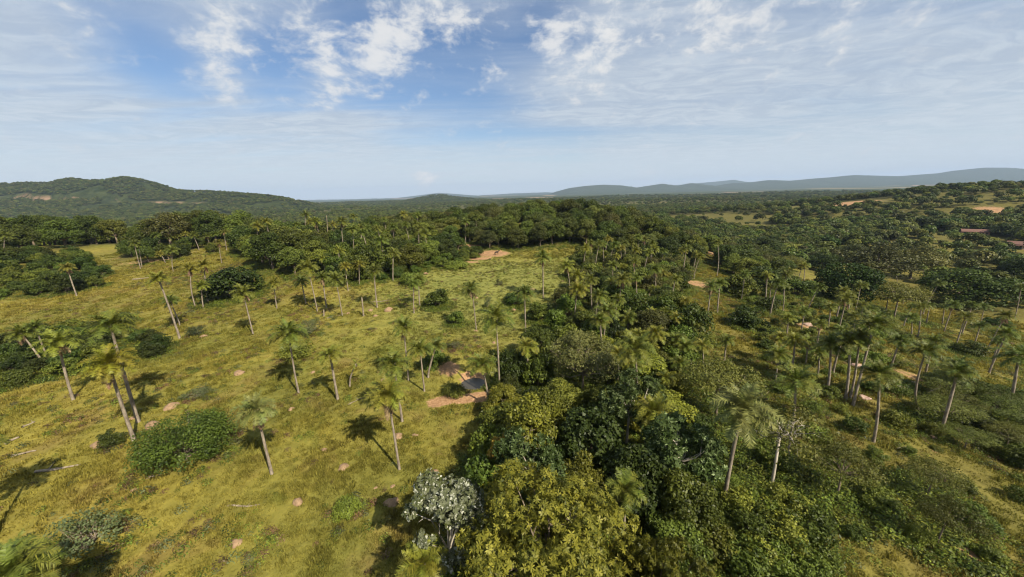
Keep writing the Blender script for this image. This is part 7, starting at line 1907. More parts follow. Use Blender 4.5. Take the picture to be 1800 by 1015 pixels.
def make_tree(name, mat_leaf, mat_wood, r, aspect=0.45, base=0.25, nclump=34, clump=0.30, nleaf=3600, leaf=(0.055, 0.036), flat=1.0,
              lobes_amp=0.25, trunk=0.028, stems=1, limbs=14, rosette=0, droop=0.0, hollow=0.55, white=0.0, fill=1.0, limb_out=0.85):
    """Unit tree, height 1, crown radius `aspect`: returns (wood mesh, leaf mesh)."""
    cz = (1 + base) / 2; rz = (1 - base) / 2 * flat
    if flat < 1: cz = 1 - rz
    # lobed crown envelope
    lob = r.normal(size=(7, 3)); lob = unit(lob); la = r.uniform(-1, 1, 7) * lobes_amp
    d = unit(r.normal(size=(nclump * 3, 3)))
    d = d[d[:, 2] > -0.55][:nclump]
    env = 1 + ((np.maximum(0, d @ lob.T)) ** 3 * la).sum(1)
    rad = r.uniform(hollow, 0.86, len(d)) * env
    rad[: max(2, len(d) // 6)] *= 0.5
    centres = d * rad[:, None] * np.array([aspect, aspect, rz]) + np.array([0, 0, cz])
    cr = clump * aspect * r.uniform(0.65, 1.25, len(d))
    ct = r.uniform(0, 1, len(d))
    w = cr ** 2; w = w / w.sum()
    which = r.choice(len(d), int(nleaf if not rosette else nleaf / rosette), p=w)
    ld = unit(r.normal(size=(len(which), 3)) + np.array([0, 0, 0.35]))
    lp = centres[which] + ld * (cr[which] * r.uniform(0.45, 1.08, len(which)) ** 0.6)[:, None] * np.array([1, 1, 0.78 * min(1, flat * 1.2)])
    out = unit((lp - np.array([0, 0, cz - 0.35 * rz])) / np.array([aspect, aspect, rz]))
    nrm = ld * 0.55 + out * 0.35 + r.normal(size=ld.shape) * 0.60 + np.array([0, 0, 0.25])
    tint = 0.06 + 0.42 * ct[which] + 0.46 * r.uniform(0, 1, len(which))
    if rosette:
        axis = unit(nrm)
        a1 = unit(np.cross(axis, r.normal(size=axis.shape))); a2 = np.cross(axis, a1)
        vs = []; ts = []
        ph = r.uniform(0, 6.28, len(which))
        for j in range(rosette):
            a = ph + 2 * math.pi * j / rosette + r.normal(size=len(which)) * 0.25
            tdir = a1 * np.cos(a)[:, None] + a2 * np.sin(a)[:, None]
            tdir = unit(tdir + axis * r.uniform(0.0, 0.5, (len(which), 1)) - np.array([0, 0, droop]))
            vs.append(leaf_arrays(lp + tdir * leaf[0] * 0.5, axis + tdir * 0.15, leaf[0], leaf[1], r, droop=0.10, along=tdir))
            ts.append(tint + r.normal(size=len(which)) * 0.10)
        v = np.concatenate(vs); tint = np.concatenate(ts)
    else:
        v = leaf_arrays(lp, nrm, leaf[0], leaf[1], r, droop)
    if white:
        tint = np.where(r.uniform(0, 1, len(tint)) < white, r.uniform(0.6, 1.0, len(tint)), tint * 0.24)
    lm = leaf_mesh(name + '_leaves', v, tint, mat_leaf)
    tb = Tubes()
    fork = base + (0.10 if stems == 1 else 0.02)
    for s in range(stems):
        a = 2 * math.pi * s / stems + r.uniform(0, 1)
        off = 0.0 if stems == 1 else 0.04
        bend = r.uniform(-0.03, 0.03, 2)
        top = np.array([bend[0] + off * 3 * math.cos(a), bend[1] + off * 3 * math.sin(a), fork + 0.12])
        tb.add([(off * math.cos(a), off * math.sin(a), -0.04), (off * math.cos(a) + bend[0] * .4, off * math.sin(a) + bend[1] * .4, fork * 0.5), tuple(top)], [trunk * 1.25, trunk, trunk * 0.75], 7)
        pick = r.choice(len(centres), min(limbs, len(centres)), replace=False)
        for i in pick:
            e = centres[i] * np.array([limb_out, limb_out, 1]) + np.array([0, 0, -cr[i] * 0.1])
            mid = top * 0.45 + e * 0.55 + r.normal(size=3) * 0.03
            tb.add([tuple(top * 0.98), tuple(mid), tuple(e)], [trunk * 0.6, trunk * 0.34, trunk * 0.10], 5, cap=False)
            for _ in range(2):
                q = mid + (e - mid) * r.uniform(0.2, 0.8)
                tip = q + unit(r.normal(size=(1, 3)) + np.array([[0, 0, .4]]))[0] * cr[i] * 0.9
                tb.add([tuple(q), tuple(tip)], [trunk * 0.2, trunk * 0.05], 4, cap=False)
    return tb.mesh(name + '_wood', mat_wood), lm

L = {}
L['broad'] = leaf_mat('leaf_dark_green', (0.016, 0.024, 0.005), (0.100, 0.110, 0.017))
L['light'] = leaf_mat('leaf_mid_green', (0.026, 0.034, 0.007), (0.155, 0.158, 0.023))
L['olive'] = leaf_mat('leaf_olive', (0.027, 0.029, 0.008), (0.128, 0.118, 0.028))
L['yellow'] = leaf_mat('leaf_yellow_green', (0.042, 0.047, 0.007), (0.215, 0.195, 0.023))
L['lemon'] = leaf_mat('leaf_lemon', (0.12, 0.10, 0.012), (0.30, 0.24, 0.025))
L['flush'] = leaf_mat('leaf_golden_flush', (0.025, 0.035, 0.006), (0.205, 0.185, 0.024))
L['dark'] = leaf_mat('leaf_shade_green', (0.012, 0.018, 0.005), (0.058, 0.066, 0.012))
L['mango'] = leaf_mat('leaf_glossy_dark', (0.012, 0.022, 0.005), (0.056, 0.074, 0.012), spec=0.12)
L['bush'] = leaf_mat('leaf_bush', (0.020, 0.030, 0.006), (0.128, 0.142, 0.019))
L['darkbush'] = leaf_mat('leaf_dark_bush', (0.011, 0.018, 0.004), (0.074, 0.090, 0.014))
L['slope'] = leaf_mat('leaf_slope_shrub', (0.044, 0.056, 0.010), (0.185, 0.190, 0.026))
L['weed'] = leaf_mat('leaf_weed', (0.050, 0.055, 0.022), (0.120, 0.118, 0.050))
L['silver'] = leaf_mat('leaf_silver', (0.030, 0.041, 0.007), (0.215, 0.225, 0.105), spec=0.10, var=0.1)
L['white'] = leaf_mat('leaf_white', (0.050, 0.070, 0.015), (0.44, 0.46, 0.38), spec=0.15, var=0.1)
L['feather'] = leaf_mat('leaf_feathery', (0.034, 0.040, 0.009), (0.140, 0.132, 0.026))
L['grey'] = leaf_mat('leaf_grey', (0.040, 0.044, 0.013), (0.135, 0.128, 0.038))
L['brown'] = leaf_mat('leaf_brown', (0.070, 0.045, 0.020), (0.150, 0.100, 0.045))

# kind -> (object name, everyday word, unit aspect, variants)
KIND = {}
def kind(key, name, cat, nvar, leafkey, wood='bark', **kw):
    r = np.random.RandomState(abs(hash_str(key)) % 100000)
    KIND[key] = (name, cat, kw.get('aspect', 0.45), [make_tree(key, L[leafkey], M[wood], r, **kw) for _ in range(nvar)])
def hash_str(s):
    h = 7
    for ch in s: h = (h * 31 + ord(ch)) % 1000003
    return h
kind('broad', 'broadleaf_tree', 'tree', 4, 'broad', aspect=0.45, base=0.06, nleaf=9000, nclump=52, leaf=(0.042, 0.028))
kind('light', 'broadleaf_tree', 'tree', 3, 'light', aspect=0.45, base=0.06, nleaf=8500, nclump=46, leaf=(0.042, 0.028))
kind('olivebroad', 'broadleaf_tree', 'tree', 2, 'olive', aspect=0.47, base=0.08, nleaf=7500, nclump=46, leaf=(0.042, 0.026))
kind('olive', 'broadleaf_tree', 'tree', 2, 'olive', aspect=0.65, base=0.18, nleaf=5200, nclump=46, leaf=(0.05, 0.032))
kind('mango', 'round_tree', 'tree', 2, 'mango', aspect=0.66, base=0.06, nleaf=8500, nclump=60, clump=0.26, leaf=(0.048, 0.034), lobes_amp=0.12, hollow=0.72)
kind('dark', 'broadleaf_tree', 'tree', 2, 'dark', aspect=0.42, base=0.12, nleaf=5200, nclump=40, leaf=(0.055, 0.034))
kind('yellow', 'broadleaf_tree', 'tree', 3, 'yellow', aspect=0.34, base=0.10, nleaf=8000, nclump=46, clump=0.32, leaf=(0.040, 0.024))
kind('lemon', 'broadleaf_tree', 'tree', 1, 'lemon', aspect=0.26, base=0.15, nleaf=4200, nclump=30, leaf=(0.040, 0.024))
kind('flush', 'broadleaf_tree', 'tree', 2, 'flush', aspect=0.50, base=0.22, nleaf=52000, nclump=110, clump=0.17, leaf=(0.023, 0.0078), rosette=8, droop=0.35, lobes_amp=0.4, limbs=40, trunk=0.022, hollow=0.7)
kind('white', 'flowering_tree', 'tree', 1, 'white', 'pale_bark', aspect=0.29, base=0.10, nleaf=16000, nclump=34, clump=0.30, leaf=(0.026, 0.017), rosette=6, white=0.17, limbs=18, trunk=0.016, hollow=0.7, limb_out=1.0)
kind('silver', 'silver_leaf_tree', 'tree', 3, 'silver', 'pale_bark', aspect=0.40, base=0.32, nleaf=8500, nclump=38, clump=0.27, leaf=(0.040, 0.018), rosette=6, white=0.12, limbs=18, trunk=0.016, hollow=0.72, limb_out=1.05)
kind('feather', 'spreading_tree', 'tree', 3, 'feather', aspect=0.75, base=0.30, nleaf=6500, nclump=44, clump=0.26, leaf=(0.042, 0.020), flat=0.62, limbs=18, trunk=0.022)
kind('sparse', 'sparse_tree', 'tree', 1, 'feather', 'pale_bark', aspect=0.40, base=0.40, nleaf=1500, nclump=30, clump=0.30, leaf=(0.032, 0.016), limbs=26, trunk=0.015)
kind('grey', 'bare_twig_tree', 'tree', 1, 'grey', 'dead_wood', aspect=0.58, base=0.12, nleaf=9000, nclump=60, clump=0.22, leaf=(0.036, 0.016), limbs=60, trunk=0.018, limb_out=1.12)
kind('deadwhite', 'dead_tree', 'tree', 2, 'grey', 'dead_wood', aspect=0.46, base=0.25, nleaf=900, nclump=36, clump=0.35, leaf=(0.03, 0.015), limbs=34, trunk=0.020, limb_out=1.2)
kind('bush', 'shrub', 'shrub', 3, 'bush', aspect=0.62, base=-0.02, nleaf=3400, nclump=36, leaf=(0.080, 0.050), stems=3, limbs=5, trunk=0.02)
kind('darkbush', 'shrub', 'shrub', 3, 'darkbush', aspect=0.66, base=-0.05, nleaf=4200, nclump=42, leaf=(0.075, 0.048), stems=3, limbs=5, trunk=0.02)
kind('roundbush', 'shrub', 'shrub', 1, 'bush', aspect=0.90, base=-0.04, nleaf=15000, nclump=52, clump=0.27, leaf=(0.042, 0.026), lobes_amp=0.4, hollow=0.72, stems=4, limbs=9, trunk=0.022)
kind('lowbush', 'shrub', 'shrub', 2, 'slope', aspect=1.1, base=-0.15, nleaf=3200, nclump=40, leaf=(0.11, 0.07), stems=3, limbs=6, trunk=0.02)
kind('slopebush', 'shrub', 'shrub', 3, 'slope', aspect=0.80, base=-0.10, nleaf=2600, nclump=34, leaf=(0.105, 0.062), stems=3, limbs=5, trunk=0.02)
kind('lightbush', 'shrub', 'shrub', 2, 'light', aspect=0.75, base=-0.08, nleaf=3000, nclump=34, leaf=(0.09, 0.05), stems=3, limbs=5, trunk=0.02)
kind('weedbush', 'shrub', 'shrub', 2, 'weed', 'dead_wood', aspect=0.80, base=-0.02, nleaf=1300, nclump=30, leaf=(0.085, 0.045), stems=3, limbs=12, trunk=0.016, limb_out=1.05)
kind('spiky', 'shrub', 'shrub', 1, 'weed', aspect=0.75, base=-0.1, nleaf=900, nclump=12, clump=0.5, leaf=(0.30, 0.03), stems=2, limbs=3)

# of the broadleaf trees and of the shrubs the 300 that show largest are things; the rest of the closed woods and scrub is one mass
MASS = set()
for _name in ('broadleaf_tree', 'shrub'):
    _of = [i for i, t in enumerate(TREES) if KIND[t[4]][0] == _name]
    _own = sum(1 for i in _of if not isinstance(TREES[i][5], int))
    _shared = sorted((i for i in _of if isinstance(TREES[i][5], int)), key=lambda i: -TREES[i][2] / math.hypot(TREES[i][0], TREES[i][1]))
    MASS.update(_shared[max(0, 300 - _own):])
for i, (x, y, r, h, key, lab) in enumerate(TREES):
    if i in MASS: continue
    name, cat, asp, variants = KIND[key]
    wood, leaves = variants[rnd.randrange(len(variants))]
    root = obj(name, None, loc=(x, y, gz(x, y) - 0.04 * h), rot=(0, 0, rnd.uniform(0, 6.28)), scale=(r / asp, r / asp, h))
    root.empty_display_size = 0.3
    if isinstance(lab, int):
        tag(root, GROUPS[lab][0], cat, GROUPS[lab][1])
    else:
        tag(root, lab, cat)
    obj('stems' if name == 'shrub' else 'trunk', wood, root)
    obj('foliage' if name == 'shrub' else 'crown', leaves, root)

# ------------------------------------------------------------------ palms
PALM_TINT = {'g': ((0.062, 0.072, 0.012), (0.195, 0.192, 0.030)), 'y': ((0.095, 0.092, 0.013), (0.280, 0.245, 0.034)),
             'd': ((0.048, 0.058, 0.010), (0.160, 0.162, 0.028)), 'p': ((0.090, 0.095, 0.026), (0.250, 0.235, 0.070)), 'Y': ((0.130, 0.110, 0.012), (0.300, 0.255, 0.028)),
             'x': ((0.170, 0.110, 0.056), (0.380, 0.265, 0.150))}
PALM_MAT = {k: leaf_mat('palm_frond_' + {'g': 'green', 'y': 'yellow_green', 'd': 'dark', 'p': 'pale', 'Y': 'yellow', 'x': 'dead'}[k], a, b, translucent=0.30, var=0.12, spec=0.25) for k, (a, b) in PALM_TINT.items()}

def frond_arrays(r, elev, droop, length=2.3, n=36, leaf=0.62):
    """One plumose frond from the origin along +x: midrib strip and leaflets."""
    V = []; F = []; S = []; T = []
    seg = 8
    pts = []; p = np.zeros(3); a = elev
    for i in range(seg + 1):
        pts.append(p.copy()); p = p + np.array([math.cos(a), 0, math.sin(a)]) * length / seg
        a -= droop / seg * (0.5 + 1.0 * i / seg)
    pts = np.array(pts)
    for i in range(seg + 1):
        w = 0.035 * (1 - 0.8 * i / seg)
        V += [pts[i] + [0, w, 0], pts[i] - [0, w, 0]]; T += [0.85, 0.85]
    for i in range(seg):
        F += [2 * i, 2 * i + 1, 2 * i + 3, 2 * i + 2]; S.append(4)
    for j in range(n):
        s = 0.14 + 0.86 * (j + 0.5) / n
        u = s * seg; i = min(int(u), seg - 1)
        c = pts[i] + (pts[i + 1] - pts[i]) * (u - i)
        t = (pts[i + 1] - pts[i]); t = t / np.linalg.norm(t)
        up = np.array([-t[2], 0, t[0]])
        ll = leaf * (math.sin(math.pi * (0.18 + 0.80 * s)) ** 0.7) * r.uniform(0.8, 1.15)
        for side in (-1, 1):
            lift = r.uniform(-0.55, 0.75)
            d = np.array([0, side, 0]) * math.cos(lift) * 0.85 + up * math.sin(lift) * 0.8 + t * r.uniform(0.35, 0.75)
            d = d / np.linalg.norm(d)
            tip = c + d * ll - np.array([0, 0, 0.18 * ll])
            wv = t * 0.088
            k = len(V)
            V += [c - wv * 0.5, c + wv * 0.5, tip]; tt = r.uniform(0.1, 0.9); T += [tt * .7, tt * .7, min(1, tt + 0.2)]
            F += [k, k + 1, k + 2]; S.append(3)
    return np.array(V), F, S, T

FROND_SPEC = [(1.25, 0.9), (0.9, 1.9), (0.42, 2.0), (-0.10, 1.35), (-1.0, 0.5)]   # young, upper, spreading, drooping, dead
_fr = np.random.RandomState(3)
FROND_ARR = [[frond_arrays(_fr, e, d, length=(1.9, 2.25, 2.25, 2.1, 1.9)[i], leaf=(0.5, 0.62, 0.64, 0.6, 0.40)[i]) for _ in range(2)] for i, (e, d) in enumerate(FROND_SPEC)]
_frond_cache = {}
def frond_mesh(kind_i, var, tint):
    k = (kind_i, var, tint)
    if k not in _frond_cache:
        V, F, S, T = FROND_ARR[kind_i][var]
        _frond_cache[k] = mesh_from('frond', V, F, S, PALM_MAT['x' if kind_i == 4 else tint], attrs=dict(tint=T))
    return _frond_cache[k]

def crown_plan(r, skirt, thin=False):
    plan = []; full = r.uniform(0.7, 1.1)
    counts = [7, 11, 11, 7] if not thin else [2, 4, 4, 2]
    ang = r.uniform(0, 6.28)
    for ki, c in enumerate(counts):
        for j in range(max(2, int(round(c * full)))):
            ang += 2.39996
            plan.append((ki, r.randint(2), ang + r.normal() * 0.15, r.normal() * 0.13, r.uniform(0.85, 1.12)))
    for j in range((0, 6, 15)[skirt]):
        ang += 2.39996
        plan.append((4, r.randint(2), ang + r.normal() * 0.3, r.normal() * 0.15 - (0.15 if skirt == 2 else 0), r.uniform(0.7, 1.05)))
    return plan

_crown_cache = {}
def crown_mesh(tint, skirt, var):
    k = (tint, skirt, var)
    if k not in _crown_cache:
        r = np.random.RandomState(100 + var * 7 + skirt)
        VV = []; FF = []; SS = []; TT = []; MI = []; n = 0
        for ki, v, a, e, s in crown_plan(r, skirt):
            V, F, S, T = FROND_ARR[ki][v]
            mt = np.array(Matrix.Rotation(a, 3, 'Z') @ Matrix.Rotation(-e, 3, 'Y')) * s
            VV.append(V @ mt.T); FF += [f + n for f in F]; SS += S; TT += T; MI += [1 if ki == 4 else 0] * len(S); n += len(V)
        _crown_cache[k] = mesh_from('crown', np.concatenate(VV), FF, SS, [PALM_MAT[tint], PALM_MAT['x']], mat_idx=MI, attrs=dict(tint=TT))
    return _crown_cache[k]

def palm_trunk(h, dx, dy, r, arch=False):
    tb = Tubes(); pts = []; rad = []
    n = 10; girth = r.uniform(0.85, 1.25); wob = r.uniform(0.0, 0.14); ph = r.uniform(0, 6)
    for i in range(n + 1):
        t = i / n
        bx = (t ** 1.5 if not arch else math.sin(t * 1.57)) + wob * math.sin(t * 5 + ph)
        zz = h * t if not arch else h * (t ** 1.6)
        pts.append((dx * bx, dy * bx, zz - (0.25 if i == 0 else 0)))
        rad.append((0.20 - 0.07 * t + 0.07 * math.exp(-t * 14) + 0.02 * math.sin(t * 3.1)) * (0.52 + 0.018 * h) * girth)
    tb.add(pts, rad, 9)
    # old leaf bases under the crown
    top = Vector(pts[-1])
    for k in range(7):
        a = k * 2.4
        tb.add([top + Vector((0.08 * math.cos(a), 0.08 * math.sin(a), -0.45 + 0.05 * k)), top + Vector((0.27 * math.cos(a), 0.27 * math.sin(a), -0.05 + 0.05 * k))], [0.05, 0.02], 4)
    return tb.mesh('trunk', M['palm_bark']), pts[-1]

for i, (x, y, h, dx, dy, tint, skirt, lab, grp) in enumerate(PALMS):
    r = np.random.RandomState(500 + i)
    d = math.hypot(x, y)
    root = obj('palm_tree', None, loc=(x, y, gz(x, y)))
    tag(root, lab, 'palm tree', grp or 'palm trees')
    tm, top = palm_trunk(h, dx, dy, r, 'arching' in lab)
    obj('trunk', tm, root)
    s = min(1.30, max(0.58, 0.68 + 0.049 * h)) * r.uniform(0.84, 1.15)
    if x > 28: s *= 0.86
    thin = 'sickly' in lab or 'dwarf' in lab
    if thin: s *= 0.6
    tilt = (math.atan2(-dy, h) * 0.6, math.atan2(dx, h) * 0.6, 0)
    if d < 72:
        for ki, v, a, e, sc in crown_plan(r, skirt, thin):
            f = obj('frond', frond_mesh(ki, v, tint), root, loc=(top[0], top[1], top[2] - (0.15 if ki == 4 else 0)), rot=(0, -e, a), scale=(s * sc,) * 3)
            if ki == 4: f["label"] = 'dead brown hanging frond'
    else:
        obj('crown', crown_mesh(tint, skirt, i % 4), root, loc=top, rot=(tilt[0], tilt[1], r.uniform(0, 6.28)), scale=(s, s, s))

# ------------------------------------------------------------------ small things on the ground
def mound_mesh(r, rad, h):
    n, m = 7, 14
    V = []; F = []; S = []
    ph = r.uniform(0, 6.28, 4)
    for i in range(n + 1):
        t = i / n
        for k in range(m):
            a = 2 * math.pi * k / m
            w = 1 + 0.16 * math.sin(2 * a + ph[0]) + 0.10 * math.sin(3 * a + ph[1] + 2 * t) + 0.07 * math.sin(5 * a + ph[2])
            q = rad * w * (1 - t ** 1.7) ** 0.8 if i < n else rad * 0.05
            V.append((q * math.cos(a), q * math.sin(a), h * (t ** 0.9) * (1 + 0.06 * math.sin(4 * a + ph[3])) - 0.08))
    for i in range(n):
        for k in range(m):
            F += [i * m + k, i * m + (k + 1) % m, (i + 1) * m + (k + 1) % m, (i + 1) * m + k]; S.append(4)
    F += [n * m + k for k in range(m)]; S.append(m)
    return mesh_from('termite_mound', V, F, S, M['red_earth'], smooth=True)

MOUND_LABEL = ['termite mound alone left of the tall palm with bright shrub', 'large termite mound above the big round shrub', 'leaning termite mound at the left end of the big round shrub', 'termite mound behind the right side of the big round shrub', 'flat orange earth mound left of the small dark shrub', 'pale mound beside the spiky tuft under the tall yellow palm', 'small mound behind the two front left trunks', 'bare orange mound just left of the white clustered tree', 'sandy mound in the front pasture with weeds around it', 'mound at the foot of the palm with big dead skirt', 'small mound right of the palm with big dead skirt', 'mound between the large green palm and the sickly palm', 'sandy mound below the nearest pasture palm', 'pale mound with tuft in the front pasture', 'tiny mound beside the bare palm trunk', 'mound at the foot of the left palm of the pasture pair']
for i, (x, y, rad, h) in enumerate(MOUNDS):
    o = obj('termite_mound', mound_mesh(np.random.RandomState(40 + i), rad, h), loc=(x, y, gz(x, y)), rot=(0, 0, i * 1.3))
    tag(o, MOUND_LABEL[i] if i < len(MOUND_LABEL) else 'tiny low earth mound in the pasture grass', 'termite mound', 'termite mounds on the pasture' if i < len(MOUND_LABEL) else 'tiny earth mounds on the pasture')

LOG_LABEL = ['long pale fallen palm log beside a palm shadow, front left', 'short pale log at the left edge, upper of two', 'pale log at the left edge, lower of two', 'small pale log above the left edge logs', 'thin log lying below the palm row mid pasture', 'log lying right of the bare palm trunk', 'two thin pale sticks like log in the front grass', 'short pale log left of the front pasture stick', 'thin stick lying by the small mid pasture palm', 'pale log on the far left pasture', 'pale fallen branch on the right scrub slope', 'thin pale branch on the slope below the front slope palm', 'short white log in the bright bushes bottom right', 'thin stick lying left of the large green palm', 'pale log by the tall right slope palm']
for i, (x0, y0, x1, y1, rad) in enumerate(LOGS):
    r = np.random.RandomState(70 + i); tb = Tubes()
    pts = []; n = 6
    cx, cy = (x0 + x1) / 2, (y0 + y1) / 2; cz = gz(cx, cy)
    for k in range(n + 1):
        t = k / n; px = x0 + (x1 - x0) * t; py = y0 + (y1 - y0) * t
        pts.append((px - cx + r.normal() * 0.06, py - cy + r.normal() * 0.06, gz(px, py) - cz + rad * 0.7 + r.normal() * 0.02))
    pts = [(p[0] + 0.10 * math.sin(k * 1.1 + i), p[1] + 0.10 * math.cos(k * 0.8 + i), p[2] - 0.25 * rad) for k, p in enumerate(pts)]
    tb.add(pts, [rad * 0.8 * (1 - 0.45 * k / n) for k in range(n + 1)], 8)
    for k in (2, 4):
        tb.add([pts[k], (pts[k][0] + r.normal() * 0.3, pts[k][1] + r.normal() * 0.3, pts[k][2] + 0.25)], [rad * 0.35, rad * 0.1], 5)
    o = obj('fallen_log', tb.mesh('fallen_log', M['dead_wood']), loc=(cx, cy, cz))
    tag(o, LOG_LABEL[i], 'log', 'fallen logs')

TRUNK_LABEL = ['bare grey palm trunk without a crown on the pasture', 'short pale stump in front of the palms mid pasture', 'bare tall pole like trunk above the thicket on the skyline', 'thin bare trunk beside the leaning palm at the right edge', 'short pale post stump at the bottom of the right slope', 'leaning pale stump above the post stump on the right slope']
for i, (x, y, h, dx) in enumerate(TRUNKS):
    tb = Tubes(); r = np.random.RandomState(i); h = min(h, 13)
    w = 0.15 if h > 1 else 0.10
    tb.add([(0, 0, -0.2), (dx * 0.4, 0.03, h * 0.4), (dx * 0.8, 0, h * 0.8), (dx, 0.02, h)], [w * 1.3, w, w * 0.9, w * 0.75], 9)
    for k in range(4):
        a = k * 1.7
        tb.add([(dx + w * 0.5 * math.cos(a), w * 0.5 * math.sin(a), h - 0.1), (dx + w * 0.6 * math.cos(a), w * 0.6 * math.sin(a), h + r.uniform(0.05, 0.25))], [w * 0.3, w * 0.08], 4)
    o = obj('dead_palm', tb.mesh('dead_palm', M['dead_wood']), loc=(x, y, gz(x, y)))
    tag(o, TRUNK_LABEL[i], 'dead trunk', 'bare dead trunks')

ROCK_LABEL = ['pinkish boulder among the palm trunks above the bank', 'reddish rock at the top left of the palm group', 'pale rock slab below the palm group on the bank', 'pale rock right of the front slope palm', 'small pale rock beside the larger one right of the slope palm', 'pale rock at the head of the eroded bank', 'rock beside the gully on the right slope', 'rock slab in the gully above the bottom edge', 'small white rock left of the pinkish boulder']
for i, (x, y, rad) in enumerate(ROCKS):
    r = np.random.RandomState(90 + i)
    bm = bmesh.new(); bmesh.ops.create_icosphere(bm, subdivisions=3, radius=1)
    ax = unit(r.normal(size=(9, 3))); lim = r.uniform(0.55, 0.95, 9)
    for v in bm.verts:
        p = np.array(v.co)
        for a_, l_ in zip(ax, lim):
            q = p @ a_
            if q > l_: p = p - a_ * (q - l_)
        v.co = Vector(p) * rad
        v.co.z *= 0.55
    me = bpy.data.meshes.new('rock'); bm.to_mesh(me); bm.free(); me.materials.append(M['rock'])
    o = obj('rock', me, loc=(x, y, gz(x, y) + rad * 0.1), rot=(0, 0, i * 2.1))
    tag(o, ROCK_LABEL[i], 'rock', 'rocks on the right slope')

def box(bm, x0, x1, y0, y1, z0, z1):
    vs = [bm.verts.new((x, y, z)) for z in (z0, z1) for (x, y) in ((x0, y0), (x1, y0), (x1, y1), (x0, y1))]
    for f in ((3, 2, 1, 0), (4, 5, 6, 7), (0, 1, 5, 4), (1, 2, 6, 5), (2, 3, 7, 6), (3, 0, 4, 7)): bm.faces.new([vs[i] for i in f])
def part(name, build, mat, parent):
    bm = bmesh.new(); build(bm); me = bpy.data.meshes.new(name); bm.to_mesh(me); bm.free(); me.materials.append(mat)
    return obj(name, me, parent)
def house(pos, rz, w, d, h, wall, label):
    root = obj('house', None, loc=(pos[0], pos[1], gz(*pos)), rot=(0, 0, rz)); tag(root, label, 'house')
    part('wall', lambda bm: box(bm, -w / 2, w / 2, -d / 2, d / 2, -1.5, h), M[wall], root)
    def roof(bm):
        o = 0.6; t = 0.18; rise = d * 0.26
        pr = [(-d / 2 - o, h - o * 0.5), (0, h + rise), (d / 2 + o, h - o * 0.5), (d / 2 + o, h - o * 0.5 + t), (0, h + rise + t), (-d / 2 - o, h - o * 0.5 + t)]
        a = [bm.verts.new((-w / 2 - o, y, z)) for y, z in pr]; b = [bm.verts.new((w / 2 + o, y, z)) for y, z in pr]
        for i in range(6): bm.faces.new((a[i], a[(i + 1) % 6], b[(i + 1) % 6], b[i]))
        bm.faces.new(a[::-1]); bm.faces.new(b)
        g0 = [bm.verts.new(p) for p in ((-w / 2 + .01, -d / 2, h - .01), (-w / 2 + .01, d / 2, h - .01), (-w / 2 + .01, 0, h + rise))]; bm.faces.new(g0)
        g1 = [bm.verts.new(p) for p in ((w / 2 - .01, -d / 2, h - .01), (w / 2 - .01, d / 2, h - .01), (w / 2 - .01, 0, h + rise))]; bm.faces.new(g1)
    part('roof', roof, M['roof_tile'], root)
    nwin = max(1, int(w / 4))
    part('door', lambda bm: box(bm, -0.5, 0.5, -d / 2 - 0.05, -d / 2 + 0.05, 0, 2.1), M['dark_opening'], root)
    for k in range(nwin):
        for sgn in (-1, 1):
            cx = sgn * (w / 2) * (k + 0.75) / (nwin + 0.4)
            if abs(cx) > 1.1: part('window', lambda bm: box(bm, cx - 0.6, cx + 0.6, -d / 2 - 0.05, -d / 2 + 0.05, 1.0, 2.2), M['dark_opening'], root)
    # veranda posts and roof
    part('porch_roof', lambda bm: box(bm, -w * 0.3, w * 0.3, -d / 2 - 2.6, -d / 2 + 0.02, h - 0.75, h - 0.62), M['roof_tile'], root)
    for sgn in (-1, 1):
        part('post', lambda bm: box(bm, sgn * w * 0.28 - 0.1, sgn * w * 0.28 + 0.1, -d / 2 - 2.5, -d / 2 - 2.3, -1.5, h - 0.75), M['plaster'], root)
    return root
house(HOUSE, math.radians(-40), 14, 6, 2.8, 'brick_wall', 'long low red roofed brick house among trees far right')
house(HOUSE_EDGE, math.radians(-55), 11, 6, 3.0, 'plaster', 'pale low house at the right edge beside bare ground')
house(HOUSE_MID, math.radians(-20), 7, 5, 2.8, 'plaster', 'tiny orange roofed house in the woods right of centre')
house(HOUSE_FAR, math.radians(-10), 12, 6, 3.0, 'brick_wall', 'tiny red roofed house half hidden in the woods behind the hill')

